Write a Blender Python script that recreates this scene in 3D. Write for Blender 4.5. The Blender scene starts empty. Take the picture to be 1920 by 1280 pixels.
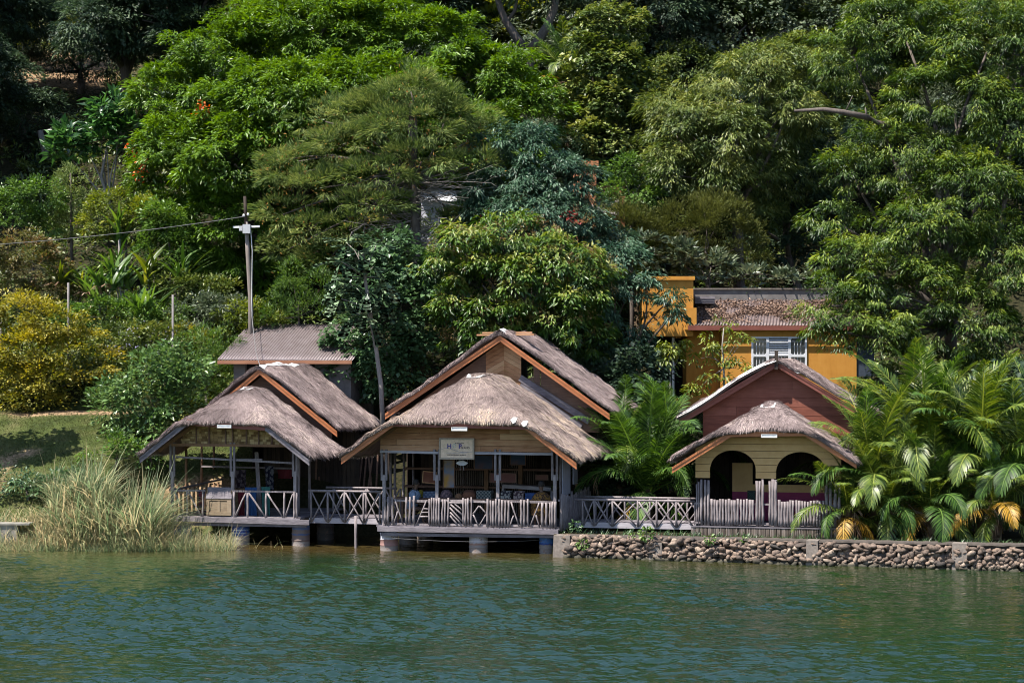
import bpy, math, random
import numpy as np
from mathutils import Vector, Matrix
rad = math.radians
rng = np.random.default_rng(7)
rnd = random.Random(5)
scene = bpy.context.scene
COL = scene.collection
# the camera looks along +Y from a boat, 5.75 m above the water; CAMH, FOC and HZN turn a measured picture point at a chosen distance into metres
CAMH, FOC, HZN = 5.75, 3600.0, 690.0
def P(px, py, Y):
    return np.array([(px - 960) / FOC * Y, Y, CAMH - (py - HZN) / FOC * Y])

# ------------------------------------------------------------------ meshes
def build_mesh(name, V, faces, tint=None, smooth=False):
    V = np.asarray(V, dtype=np.float32)
    me = bpy.data.meshes.new(name)
    faces = [np.asarray(f, dtype=np.int32) for f in faces if len(f)]
    loops = np.concatenate([f.ravel() for f in faces])
    sizes = np.concatenate([np.full(len(f), f.shape[1], dtype=np.int32) for f in faces])
    starts = np.concatenate([[0], np.cumsum(sizes)[:-1]]).astype(np.int32)
    me.vertices.add(len(V)); me.vertices.foreach_set('co', V.ravel())
    me.loops.add(len(loops)); me.loops.foreach_set('vertex_index', loops)
    me.polygons.add(len(sizes)); me.polygons.foreach_set('loop_start', starts)
    if smooth:
        me.polygons.foreach_set('use_smooth', np.ones(len(sizes), dtype=bool))
    me.update(calc_edges=True)
    if tint is not None:
        a = me.attributes.new('tint', 'FLOAT', 'POINT')
        a.data.foreach_set('value', np.asarray(tint, dtype=np.float32))
    return me

def link(name, me, mat=None, parent=None):
    o = bpy.data.objects.new(name, me); COL.objects.link(o)
    if mat is not None:
        if len(me.materials) == 0: me.materials.append(mat)
    if parent is not None: o.parent = parent
    return o

def tag(o, label=None, cat=None, group=None, kind=None):
    if label: o['label'] = label
    if cat: o['category'] = cat
    if group: o['group'] = group
    if kind: o['kind'] = kind
    return o

def thing(name, label, cat, loc=(0, 0, 0), rz=0.0, group=None):
    o = bpy.data.objects.new(name, None); COL.objects.link(o)
    o.empty_display_size = .2
    o.location = [float(a) for a in loc]; o.rotation_euler = (0, 0, rz)
    return tag(o, label, cat, group)

def norm(a):
    return a / (np.linalg.norm(a, axis=-1, keepdims=True) + 1e-9)

class MB:
    """collects boards, tubes and sheets into one mesh"""
    def __init__(s): s.v = []; s.f = []; s.sm = False
    def add(s, vs, fs):
        b = len(s.v); s.v += [tuple(float(c) for c in v) for v in vs]; s.f += [tuple(i + b for i in f) for f in fs]
    def box(s, a, b):
        x0, y0, z0 = a; x1, y1, z1 = b
        s.add([(x0,y0,z0),(x1,y0,z0),(x1,y1,z0),(x0,y1,z0),(x0,y0,z1),(x1,y0,z1),(x1,y1,z1),(x0,y1,z1)],
              [(0,3,2,1),(4,5,6,7),(0,1,5,4),(1,2,6,5),(2,3,7,6),(3,0,4,7)])
    def beam(s, p, q, w, h, up=(0, 0, 1), jit=0.0):
        p = np.array(p, float); q = np.array(q, float); d = norm(q - p); up = np.array(up, float)
        if abs(d @ up) > .98: up = np.array((0, 1., 0))
        r = norm(np.cross(d, up)); u = np.cross(r, d); vs = []
        for c in (p, q):
            for a, b in ((-1, -1), (1, -1), (1, 1), (-1, 1)):
                j = (1 + rnd.uniform(-jit, jit))
                vs.append(c + r * a * w / 2 * j + u * b * h / 2 * j)
        s.add(vs, [(0,1,2,3),(7,6,5,4),(0,4,5,1),(1,5,6,2),(2,6,7,3),(3,7,4,0)])
    def tube(s, pts, radii, n=7, cap=True):
        pts = [np.array(p, float) for p in pts]
        if not hasattr(radii, '__len__'): radii = [radii] * len(pts)
        vs = []; fs = []
        for i, p in enumerate(pts):
            d = norm(pts[min(i + 1, len(pts) - 1)] - pts[max(i - 1, 0)])
            a = np.array((1., 0, 0)) if abs(d[0]) < .8 else np.array((0, 1., 0))
            r = norm(np.cross(d, a)); u = np.cross(d, r)
            for k in range(n):
                t = 2 * math.pi * k / n
                vs.append(p + (r * math.cos(t) + u * math.sin(t)) * radii[i])
        for i in range(len(pts) - 1):
            for k in range(n):
                fs.append((i*n+k, i*n+(k+1)%n, (i+1)*n+(k+1)%n, (i+1)*n+k))
        if cap: fs += [tuple(range(n))[::-1], tuple(range((len(pts)-1)*n, len(pts)*n))]
        s.add(vs, fs)
    def poly(s, pts, thick):
        """flat polygon given as points with a thickness vector"""
        pts = [np.array(p, float) for p in pts]; t = np.array(thick, float); n = len(pts)
        s.add(pts + [p + t for p in pts], [tuple(range(n)), tuple(range(2*n-1, n-1, -1))] + [(i, i+n, (i+1)%n+n, (i+1)%n) for i in range(n)])
    def lathe(s, prof, c=(0,0,0), n=20):
        vs = []; fs = []
        for r, z in prof:
            for k in range(n):
                t = 2*math.pi*k/n; vs.append((c[0]+r*math.cos(t), c[1]+r*math.sin(t), c[2]+z))
        for i in range(len(prof)-1):
            for k in range(n): fs.append((i*n+k, i*n+(k+1)%n, (i+1)*n+(k+1)%n, (i+1)*n+k))
        s.add(vs, fs)
    def mesh(s, name, smooth=False):
        me = bpy.data.meshes.new(name); me.from_pydata(s.v, [], s.f); me.update()
        if smooth or s.sm: me.polygons.foreach_set('use_smooth', [True]*len(me.polygons))
        return me
    def build(s, name, mat, parent=None, smooth=False):
        return link(name, s.mesh(name, smooth), mat, parent)

def bent(p, q, r, n=5, wob=.02, taper=.9):
    """a slightly crooked pole from p to q"""
    p = np.array(p, float); q = np.array(q, float)
    pts = [p + (q - p) * i / (n - 1) + np.array([rnd.uniform(-wob, wob), rnd.uniform(-wob, wob), 0]) * (0 < i < n - 1) for i in range(n)]
    rr = [r * (1 + rnd.uniform(-.12, .12)) * (1 + (taper - 1) * i / (n - 1)) for i in range(n)]
    return pts, rr

# ------------------------------------------------------------------ smooth noise
_grids = {}
def vnoise(x, y, scale, seed=0):
    g = _grids.setdefault(seed, np.random.default_rng(1000 + seed).random((128, 128)))
    x = np.asarray(x, float) / scale; y = np.asarray(y, float) / scale
    xi = np.floor(x).astype(int); yi = np.floor(y).astype(int); fx = x - xi; fy = y - yi
    fx = fx*fx*(3-2*fx); fy = fy*fy*(3-2*fy)
    a = g[xi % 128, yi % 128]; b = g[(xi+1) % 128, yi % 128]; c = g[xi % 128, (yi+1) % 128]; d = g[(xi+1) % 128, (yi+1) % 128]
    return (a*(1-fx)+b*fx)*(1-fy) + (c*(1-fx)+d*fx)*fy
def sstep(a, b, x):
    t = np.clip((np.asarray(x, float) - a) / (b - a), 0, 1); return t*t*(3-2*t)

# ------------------------------------------------------------------ materials
MATS = {}
def newmat(name):
    m = bpy.data.materials.new(name); m.use_nodes = True; nt = m.node_tree
    for n in list(nt.nodes): nt.nodes.remove(n)
    out = nt.nodes.new('ShaderNodeOutputMaterial')
    def N(t, **kw):
        n = nt.nodes.new(t)
        for k, v in kw.items():
            if k.startswith('i_'): n.inputs[k[2:].replace('_', ' ')].default_value = v
            else: setattr(n, k, v)
        return n
    L = nt.links.new
    MATS[name] = m
    return m, N, L, out
def ramp(N, cols, pos=None):
    r = N('ShaderNodeValToRGB'); e = r.color_ramp.elements
    pos = pos or [i/(len(cols)-1) for i in range(len(cols))]
    while len(e) < len(cols): e.new(.5)
    for i, c in enumerate(cols): e[i].position = pos[i]; e[i].color = (c[0], c[1], c[2], 1)
    return r

def leaf_mat(name, cols, rough=.45, transl=.3, spec=.5):
    m, N, L, out = newmat(name)
    k_ = [.62, .8, 1.0, 1.12]; cols = [tuple(v*(k_[i] if len(cols) == 4 else 1) for v in c) for i, c in enumerate(cols)]  # stops spread apart: foliage shadow and highlight contrast painted into the tints
    at = N('ShaderNodeAttribute', attribute_name='tint')
    r = ramp(N, cols); L(at.outputs['Fac'], r.inputs[0])
    b = N('ShaderNodeBsdfPrincipled'); b.inputs['Roughness'].default_value = rough
    b.inputs['Specular IOR Level'].default_value = spec
    L(r.outputs[0], b.inputs['Base Color'])
    t = N('ShaderNodeBsdfTranslucent')
    hs = N('ShaderNodeHueSaturation'); hs.inputs['Hue'].default_value = .485; hs.inputs['Saturation'].default_value = 1.15; hs.inputs['Value'].default_value = 1.5
    L(r.outputs[0], hs.inputs['Color']); L(hs.outputs[0], t.inputs['Color'])
    mx = N('ShaderNodeMixShader'); mx.inputs[0].default_value = transl
    L(b.outputs[0], mx.inputs[1]); L(t.outputs[0], mx.inputs[2]); L(mx.outputs[0], out.inputs[0])
    return m

def tint_mat(name, cols, rough=.85, spec=.2, pos=None):
    m, N, L, out = newmat(name)
    at = N('ShaderNodeAttribute', attribute_name='tint')
    r = ramp(N, cols, pos); L(at.outputs['Fac'], r.inputs[0])
    b = N('ShaderNodeBsdfPrincipled'); b.inputs['Roughness'].default_value = rough; b.inputs['Specular IOR Level'].default_value = spec
    L(r.outputs[0], b.inputs['Base Color']); L(b.outputs[0], out.inputs[0])
    return m

def wood_mat(name, cols, stretch=(14, 14, 1.2), scale=3.0, rough=.8, isl=.5, spec=.25, bump=.25):
    """grain by stretched noise, and each board (mesh island) of its own tone"""
    m, N, L, out = newmat(name)
    tc = N('ShaderNodeTexCoord'); mp = N('ShaderNodeMapping'); mp.inputs['Scale'].default_value = stretch
    L(tc.outputs['Object'], mp.inputs[0])
    n = N('ShaderNodeTexNoise'); n.inputs['Scale'].default_value = scale; n.inputs['Detail'].default_value = 6; n.inputs['Roughness'].default_value = .65
    L(mp.outputs[0], n.inputs['Vector'])
    g = N('ShaderNodeNewGeometry')
    n2 = N('ShaderNodeTexNoise'); n2.inputs['Scale'].default_value = 2.3; n2.inputs['Detail'].default_value = 4; L(tc.outputs['Object'], n2.inputs['Vector'])
    a = N('ShaderNodeMath', operation='MULTIPLY_ADD'); L(g.outputs['Random Per Island'], a.inputs[0]); a.inputs[1].default_value = isl; 
    s = N('ShaderNodeMath', operation='MULTIPLY_ADD'); L(n2.outputs[0], s.inputs[0]); s.inputs[1].default_value = .6; L(n.outputs[0], s.inputs[2])
    sh = N('ShaderNodeMath', operation='SUBTRACT'); L(s.outputs[0], sh.inputs[0]); sh.inputs[1].default_value = .3 + isl/2
    L(sh.outputs[0], a.inputs[2])
    mr = N('ShaderNodeMapRange'); mr.inputs['From Min'].default_value = .1; mr.inputs['From Max'].default_value = .9; L(a.outputs[0], mr.inputs[0])
    r = ramp(N, cols); L(mr.outputs[0], r.inputs[0])
    b = N('ShaderNodeBsdfPrincipled'); b.inputs['Roughness'].default_value = rough; b.inputs['Specular IOR Level'].default_value = spec
    L(r.outputs[0], b.inputs['Base Color'])
    bp = N('ShaderNodeBump'); bp.inputs['Strength'].default_value = bump; bp.inputs['Distance'].default_value = .02; L(n.outputs[0], bp.inputs['Height']); L(bp.outputs[0], b.inputs['Normal'])
    L(b.outputs[0], out.inputs[0])
    return m

def plain_mat(name, col, col2=None, scale=6, rough=.7, metal=0., spec=.3, bump=.1, detail=6, pos=(.3, .7)):
    """paint, plaster or metal with patchy wear"""
    m, N, L, out = newmat(name)
    tc = N('ShaderNodeTexCoord'); n = N('ShaderNodeTexNoise'); n.inputs['Scale'].default_value = scale; n.inputs['Detail'].default_value = detail; n.inputs['Roughness'].default_value = .65
    L(tc.outputs['Object'], n.inputs['Vector'])
    col2 = col2 or tuple(c*.75 for c in col)
    r = ramp(N, [col, col2], list(pos)); L(n.outputs[0], r.inputs[0])
    b = N('ShaderNodeBsdfPrincipled'); b.inputs['Roughness'].default_value = rough; b.inputs['Metallic'].default_value = metal; b.inputs['Specular IOR Level'].default_value = spec
    L(r.outputs[0], b.inputs['Base Color'])
    if bump:
        bp = N('ShaderNodeBump'); bp.inputs['Strength'].default_value = bump; bp.inputs['Distance'].default_value = .02; L(n.outputs[0], bp.inputs['Height']); L(bp.outputs[0], b.inputs['Normal'])
    L(b.outputs[0], out.inputs[0])
    return m

# ------------------------------------------------------------------ leaves
def leaves_mesh(name, pos, d, n, Ln, Wd, tint, fold=.3, mid=.45, bend=.12):
    N = len(pos); d = norm(d); s = norm(np.cross(d, n)); n2 = np.cross(s, d)
    Ln = np.broadcast_to(Ln, (N,))[:, None]; Wd = np.broadcast_to(Wd, (N,))[:, None]
    V = np.empty((N, 4, 3), np.float32)
    V[:, 0] = pos
    V[:, 1] = pos + d*Ln*mid + s*Wd/2 + n2*fold*Wd/2
    V[:, 2] = pos + d*Ln - n2*bend*Ln
    V[:, 3] = pos + d*Ln*mid - s*Wd/2 + n2*fold*Wd/2
    i = np.arange(N)[:, None]*4
    T = np.concatenate([i + np.array([[0, 1, 2]]), i + np.array([[0, 2, 3]])])
    return build_mesh(name, V.reshape(-1, 3), [T], np.repeat(np.clip(tint, 0, 1), 4))

def blades_mesh(name, pos, az, Ln, W, lean, curl, tint, seg=4):
    """upright blades of grass or reed that arch over; one strip each"""
    N = len(pos); t = np.linspace(0, 1, seg)[None, :, None]
    h = np.stack([np.cos(az), np.sin(az), np.zeros(N)], -1)[:, None, :]
    s = np.stack([-np.sin(az + .5), np.cos(az + .5), np.zeros(N)], -1)[:, None, :]
    Ln = np.broadcast_to(Ln, (N,))[:, None, None]; lean = np.broadcast_to(lean, (N,))[:, None, None]; curl = np.broadcast_to(curl, (N,))[:, None, None]
    c = pos[:, None, :] + h*Ln*(lean*t + curl*t**2.2*.8) + np.array([0, 0, 1.])*Ln*(t - curl*.6*t**2.4)
    w = np.broadcast_to(W, (N,))[:, None, None] * (1 - t**2*.93) / 2
    V = np.stack([c - s*w, c + s*w], 2).reshape(N, seg*2, 3)
    i = np.arange(N)[:, None]*seg*2
    Q = np.concatenate([i + np.array([[2*k, 2*k+1, 2*k+3, 2*k+2]]) for k in range(seg-1)])
    return build_mesh(name, V.reshape(-1, 3), [Q], np.repeat(np.clip(tint, 0, 1), seg*2))

def sphere_dirs(n):
    z = rng.uniform(-1, 1, n); t = rng.uniform(0, 2*math.pi, n); r = np.sqrt(1-z*z)
    return np.stack([r*np.cos(t), r*np.sin(t), z], -1)

STYLES = {  # spacing between clumps, clump radius, leaves per clump, leaf length, width, droop, outward pull, flattening of a clump
    'mango':   dict(sp=.70, rc=.56, m=170, L=.215, W=.066, droop=.5, out=.5, flat=.62),
    'flower':  dict(sp=.58, rc=.42, m=125, L=.19, W=.064, droop=.75, out=.35, flat=.95),
    'broad':   dict(sp=.56, rc=.44, m=80, L=.175, W=.135, droop=.5, out=.6, flat=.8),
    'needle':  dict(sp=.56, rc=.46, m=90, L=.25, W=.028, droop=-.1, out=1.1, flat=.42),
    'pinnate': dict(sp=.60, rc=.47, m=150, L=.18, W=.052, droop=.8, out=.55, flat=.6),
    'willow':  dict(sp=.58, rc=.48, m=165, L=.175, W=.042, droop=.75, out=.5, flat=.75),
    'thuja':   dict(sp=.33, rc=.30, m=80, L=.13, W=.026, droop=-.5, out=.9, flat=1.0),
    'bigleaf': dict(sp=.66, rc=.40, m=24, L=.44, W=.18, droop=-.15, out=.7, flat=.5),
    'bush':    dict(sp=.42, rc=.36, m=95, L=.125, W=.058, droop=.1, out=.7, flat=.8),
    'fine':    dict(sp=.44, rc=.42, m=100, L=.13, W=.04, droop=.25, out=.6, flat=.6),
    'far':     dict(sp=.80, rc=.70, m=150, L=.21, W=.08, droop=.5, out=.5, flat=.6),
}
def crown_mesh(name, lobes, style, dens=1.0, size=1.0, backcut=.55, flush=0.0, tb=0.0, **over):
    """lobes: (centre, (rx, ry, rz)). Leaves sit in clumps on the lobes' outside; clumps buried in another lobe are skipped"""
    st = dict(STYLES[style]); st.update(over)
    C = np.array([l[0] for l in lobes]); Rr = np.array([l[1] for l in lobes])
    cl = []; od = []
    for i in range(len(C)):
        a, b, c = Rr[i]; p = 1.6
        area = 4*math.pi*(((a*b)**p + (a*c)**p + (b*c)**p)/3)**(1/p)
        n = max(6, int(area/(st['sp']**2)*dens))
        q = sphere_dirs(n)
        keep = (rng.random(n) > np.where(q[:, 1] > .35, backcut, 0)) & (rng.random(n) > np.where(q[:, 2] < -.35, .55, 0))
        q = q[keep]
        gap = np.sin(q[:, 0]*5.3+i*1.7)+np.sin(q[:, 2]*6.1+i*2.9)+np.sin((q[:, 1]+q[:, 0])*4.7+i); q = q[(gap > -1.15) | (rng.random(len(q)) < .35)]
        k = C[i] + q*Rr[i]*(.74 + .34*rng.random((len(q), 1)) + .26*rng.random((len(q), 1))*(rng.random((len(q), 1)) < .22))
        for j in range(len(C)):
            if j != i:
                e = np.linalg.norm((k - C[j])/Rr[j], axis=1); ok = e > .72; k = k[ok]; q = q[ok]
        cl.append(k); od.append(norm(q/Rr[i]))
    cl = np.concatenate(cl); od = np.concatenate(od); n = len(cl); m = st['m']
    crad = st['rc']*size*(.55 + .85*rng.random(n))
    q = sphere_dirs(n*m).reshape(n, m, 3)
    q[..., 2] = np.where(q[..., 2] < -.25, -q[..., 2], q[..., 2])             # a clump is a leafy dome, open below
    rr = 1-.45*rng.random((n, m, 1))**1.7
    off = q*rr*crad[:, None, None]*np.array([1, 1, st['flat']])
    off[..., 2] += -.25*(off[..., 0]**2 + off[..., 1]**2)/crad[:, None]
    off = off*(1+.22*np.sin(3*np.arctan2(off[..., 1:2], off[..., 0:1])+6.3*rng.random((n, 1, 1))))
    pos = cl[:, None, :] + off
    d = q*np.array([1, 1, .35]) + od[:, None, :]*st['out'] + np.array([0, 0, -st['droop']]) + rng.normal(0, .33, (n, m, 3))
    nn = np.array([0, 0, .9]) + q*.45 + od[:, None, :]*.55 + rng.normal(0, .38, (n, m, 3))
    ct = rng.random(n)[:, None]
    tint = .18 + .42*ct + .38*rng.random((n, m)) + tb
    if flush: tint = tint + flush*np.clip(off[..., 2]/crad[:, None]*1.6, -.4, 1)  # tint rises towards each clump's top and falls below
    sc = (.55 + .85*rng.random((n, m)))*size*(.8+.45*rng.random((n, 1)))
    return leaves_mesh(name, pos.reshape(-1, 3), d.reshape(-1, 3), nn.reshape(-1, 3), (st['L']*sc).ravel(), (st['W']*sc).ravel(), tint.ravel())

def limb(mb, p, q, r0, r1, n=6, sag=.12, sides=6):
    p = np.array(p, float); q = np.array(q, float); L = np.linalg.norm(q-p); pts = []; rr = []
    w = rng.normal(0, 1, 3)*L*.05
    for i in range(n):
        t = i/(n-1)
        pts.append(p + (q-p)*t + w*math.sin(math.pi*t) + np.array([0, 0, L*sag*math.sin(math.pi*t)])); rr.append(r0 + (r1-r0)*t**.8)
    mb.tube(pts, rr, sides); return pts
# ------------------------------------------------------------------ light, camera, sky
SUN_EL, SUN_AZ = rad(61), rad(34)         # azimuth: 0 = from the left, positive = towards the camera
to_sun = Vector((-math.cos(SUN_EL)*math.cos(SUN_AZ), -math.cos(SUN_EL)*math.sin(SUN_AZ), math.sin(SUN_EL)))
w = bpy.data.worlds.new('World'); scene.world = w; w.use_nodes = True
bg = w.node_tree.nodes['Background']; sky = w.node_tree.nodes.new('ShaderNodeTexSky')
sky.sky_type = 'NISHITA'; sky.sun_disc = False; sky.sun_elevation = SUN_EL; sky.sun_rotation = math.atan2(to_sun.x, to_sun.y)
sky.altitude = 600; sky.air_density = 1.0; sky.dust_density = 1.0; sky.ozone_density = 1.5
w.node_tree.links.new(sky.outputs[0], bg.inputs['Color']); bg.inputs['Strength'].default_value = .10
sl = bpy.data.lights.new('sun', 'SUN'); sl.energy = 5.0; sl.angle = rad(.5); sl.color = (1, .94, .84)
so = bpy.data.objects.new('sun', sl); COL.objects.link(so); so.rotation_euler = (-to_sun).to_track_quat('-Z', 'Y').to_euler(); so.location = (-30, 10, 60)
cam = bpy.data.cameras.new('camera'); co = bpy.data.objects.new('camera', cam); COL.objects.link(co)
co.location = (0, 0, CAMH); co.rotation_euler = (rad(90), 0, 0)
cam.sensor_width = 36; cam.lens = FOC/1920*36; cam.shift_y = 50/1920; cam.clip_end = 3000; cam.clip_start = .5
scene.camera = co
vs = scene.view_settings; vs.view_transform = 'Standard'; vs.look = 'None'; vs.exposure = 1.32; vs.gamma = 1
scene.cycles.max_bounces = 6; scene.cycles.diffuse_bounces = 3; scene.cycles.glossy_bounces = 3; scene.cycles.transmission_bounces = 3
scene.cycles.use_denoising = True; scene.cycles.filter_width = 1.0
scene.cycles.caustics_reflective = False; scene.cycles.caustics_refractive = False

# ------------------------------------------------------------------ terrain
def wall_y(x): return 58.75 - (np.asarray(x, float) - 1.3)*.322
def terrain_h(x, y):
    x = np.asarray(x, float); y = np.asarray(y, float)
    yl = y + (vnoise(x, y*0, 3.0, 3) - .5)*.8
    left = np.interp(yl, [40, 57, 60.6, 61.2, 61.9, 69, 70.4, 72.4, 112, 125, 320], [-2, -1.6, -.35, .1, 1.0, 4.1, 4.25, 5.7, 26.5, 31.5, 36])
    mid = np.interp(y, [40, 60, 65, 66, 66.6, 67.6, 72, 76, 112, 125, 320], [-2, -1.6, -.5, 0, 1.15, 2.0, 3.6, 6.0, 26, 31, 36])
    wy = wall_y(x)
    s = y - wy
    right = np.where(s < .15, np.interp(s, [-3, -.2, .15], [-1.6, -.7, -.4]), np.interp(y, [50, 63, 73, 78, 82, 112, 125, 320], [.6, .68, 4.1, 4.9, 7.0, 26, 31, 36]))
    right = np.where((s >= .15), right, np.where(s > .1, .6, right))
    a = sstep(-13.4, -12.5, x); b = np.where(y < 67, sstep(1.15, 1.3, x), sstep(1, 5, x))
    z = left*(1-a) + mid*a
    z = z*(1-b) + right*b
    big = sstep(76, 90, y)
    return z + big*((vnoise(x, y, 9, 1)-.5)*2.2 + (vnoise(x, y, 3.3, 2)-.5)*.8) + (vnoise(x, y, 1.1, 4)-.5)*.12*(z > .9)
def th(x, y): return float(terrain_h(np.array([x]), np.array([y]))[0])

gx = np.unique(np.concatenate([np.linspace(-220, -24, 34), np.arange(-24, 24, .3), np.linspace(24, 220, 34), [1.15, 1.25, 1.3]]))
gy = np.unique(np.concatenate([np.linspace(30, 52, 8), np.arange(52, 84, .3), np.arange(84, 140, 1.2), np.linspace(140, 320, 30)]))
X, Y = np.meshgrid(gx, gy); Z = terrain_h(X, Y)
nx, ny = len(gx), len(gy); I = np.arange(nx*ny).reshape(ny, nx)
Q = np.stack([I[:-1, :-1], I[:-1, 1:], I[1:, 1:], I[1:, :-1]], -1).reshape(-1, 4)
def gauss(px, py, Yd, rx, ry):
    c = P(px, py, Yd); return np.exp(-((X-c[0])/rx)**2 - ((Y-Yd)/ry)**2)
dirt = np.clip(gauss(0, 850, 65.4, .6, .7)*.8 + gauss(55, 832, 66.2, .5, .35)*.7 + gauss(130, 777, 69.4, 2.2, .45)*1.4 + gauss(-40, 900, 63.6, .8, .8)
               + 1.2*np.exp(-((X+10.6)/1.6)**2 - ((Y-66.9)/.6)**2) + gauss(110, 170, 104, 2.8, 2.5)*2.2, 0, 1.5)
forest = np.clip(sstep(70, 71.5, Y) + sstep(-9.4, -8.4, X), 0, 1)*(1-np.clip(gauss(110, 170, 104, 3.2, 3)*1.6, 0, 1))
me = build_mesh('ground', np.stack([X, Y, Z], -1).reshape(-1, 3), [Q], dirt.ravel(), smooth=True)
a = me.attributes.new('forest', 'FLOAT', 'POINT'); a.data.foreach_set('value', forest.ravel().astype(np.float32))
m, N, L, out = newmat('ground_soil_and_grass')
tc = N('ShaderNodeTexCoord'); n1 = N('ShaderNodeTexNoise', i_Scale=1.2, i_Detail=8.0); n2 = N('ShaderNodeTexNoise', i_Scale=9.0, i_Detail=6.0)
L(tc.outputs['Object'], n1.inputs['Vector']); L(tc.outputs['Object'], n2.inputs['Vector'])
g = ramp(N, [(.028, .04, .012), (.05, .065, .018), (.085, .085, .035)], [.3, .5, .72]); L(n1.outputs[0], g.inputs[0])
dr = ramp(N, [(.13, .085, .05), (.26, .18, .11)], [.35, .65]); L(n2.outputs[0], dr.inputs[0])
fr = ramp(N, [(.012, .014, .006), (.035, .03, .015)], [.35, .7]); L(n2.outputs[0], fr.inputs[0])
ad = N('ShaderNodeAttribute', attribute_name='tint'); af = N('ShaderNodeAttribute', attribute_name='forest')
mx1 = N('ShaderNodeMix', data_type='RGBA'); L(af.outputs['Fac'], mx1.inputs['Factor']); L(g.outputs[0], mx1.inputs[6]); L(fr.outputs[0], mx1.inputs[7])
dm = N('ShaderNodeMath', operation='MULTIPLY_ADD', use_clamp=True); L(n2.outputs[0], dm.inputs[0]); dm.inputs[1].default_value = .9
dm2 = N('ShaderNodeMath', operation='SUBTRACT'); L(ad.outputs['Fac'], dm2.inputs[0]); dm2.inputs[1].default_value = .65; L(dm2.outputs[0], dm.inputs[2])
dm3 = N('ShaderNodeMath', operation='MULTIPLY', use_clamp=True); L(dm.outputs[0], dm3.inputs[0]); dm3.inputs[1].default_value = 2.2
gt = N('ShaderNodeMath', operation='GREATER_THAN'); L(ad.outputs['Fac'], gt.inputs[0]); gt.inputs[1].default_value = .02
dm4 = N('ShaderNodeMath', operation='MULTIPLY'); L(dm3.outputs[0], dm4.inputs[0]); L(gt.outputs[0], dm4.inputs[1])
mx2 = N('ShaderNodeMix', data_type='RGBA'); L(dm4.outputs[0], mx2.inputs['Factor']); L(mx1.outputs[2], mx2.inputs[6]); L(dr.outputs[0], mx2.inputs[7])
b = N('ShaderNodeBsdfPrincipled', i_Roughness=.95); b.inputs['Specular IOR Level'].default_value = .1
L(mx2.outputs[2], b.inputs['Base Color']); bp = N('ShaderNodeBump', i_Strength=.6, i_Distance=.1); L(n2.outputs[0], bp.inputs['Height']); L(bp.outputs[0], b.inputs['Normal']); L(b.outputs[0], out.inputs[0])
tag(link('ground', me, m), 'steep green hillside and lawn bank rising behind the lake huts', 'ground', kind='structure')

# ------------------------------------------------------------------ water: murky green lake with wind ripples
m, N, L, out = newmat('lake_water')
tc = N('ShaderNodeTexCoord'); sep = N('ShaderNodeSeparateXYZ'); L(tc.outputs['Object'], sep.inputs[0])
sh = N('ShaderNodeMath', operation='MULTIPLY_ADD'); L(sep.outputs['X'], sh.inputs[0]); sh.inputs[1].default_value = .16; L(sep.outputs['Y'], sh.inputs[2])   # towards the slanting shore
n0 = N('ShaderNodeTexNoise', i_Scale=.35, i_Detail=3.0); L(tc.outputs['Object'], n0.inputs['Vector'])
s2 = N('ShaderNodeMath', operation='MULTIPLY_ADD'); L(n0.outputs[0], s2.inputs[0]); s2.inputs[1].default_value = 6.0; L(sh.outputs[0], s2.inputs[2])
mr = N('ShaderNodeMapRange'); mr.inputs['From Min'].default_value = 54; mr.inputs['From Max'].default_value = 63; L(s2.outputs[0], mr.inputs[0])
bc = ramp(N, [(.006, .019, .008), (.010, .024, .007), (.04, .029, .010)], [0, .55, 1]); L(mr.outputs[0], bc.inputs[0])
b = N('ShaderNodeBsdfPrincipled', i_Roughness=.04, i_IOR=1.8); L(bc.outputs[0], b.inputs['Base Color'])
def wave(scale, sx, sy, rot, det, dist, strength, prev, rough=.5, mask=None):
    mp = N('ShaderNodeMapping'); mp.inputs['Scale'].default_value = (sx, sy, 1); mp.inputs['Rotation'].default_value = (0, 0, rad(rot)); L(tc.outputs['Object'], mp.inputs[0])
    n = N('ShaderNodeTexNoise', i_Scale=scale, i_Detail=det, i_Roughness=rough); L(mp.outputs[0], n.inputs['Vector'])
    bp = N('ShaderNodeBump', i_Distance=dist); bp.inputs['Strength'].default_value = strength
    L(n.outputs[0], bp.inputs['Height'])
    if mask is not None: L(mask, bp.inputs['Strength'])
    if prev is not None: L(prev.outputs[0], bp.inputs['Normal'])
    return bp
w2 = wave(4.5, .6, 1.3, -18, 3, .05, .8, None)
L(w2.outputs[0], b.inputs['Normal']); L(b.outputs[0], out.inputs[0])
wxs = np.unique(np.concatenate([np.linspace(-220, -17, 14), np.arange(-17, 17.05, .058), np.linspace(17, 220, 14)])); wys = np.unique(np.concatenate([np.linspace(-120, 32, 12), np.arange(32, 63.5, .038), np.linspace(63.5, 68, 10)]))
WX, WY = np.meshgrid(wxs, wys); WZ = np.zeros_like(WX); wr_ = np.random.default_rng(3)
for k in range(64):
    lam = .13*(.95/.13)**wr_.random(); a = wr_.normal(0, .62)+math.pi/2; kx, ky = math.cos(a)*2*math.pi/lam, math.sin(a)*2*math.pi/lam
    amp = .024*lam/(2*math.pi)*1.5; WZ += amp*np.sin(kx*WX+ky*WY+wr_.uniform(0, 6.3))
gust = vnoise(WX+300, (WY+.3*WX)*1.6+300, 4.2, 31)*.62+vnoise(WX+300, WY*2+300, 1.5, 32)*.38
shore = np.clip((60.5-.0-np.maximum(0, (WX-1))*.32-WY)/9, 0, 1)
calm = np.interp(WX, [-17, -2, 6, 12, 17], [1.0, 1.0, .80, .52, .5])
WZ *= (.35+1.5*np.clip((gust-.28)*1.8, 0, 1))*calm*(.28+.72*shore)*sstep(17.5, 15.5, np.abs(WX))*sstep(31, 33, WY)
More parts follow.
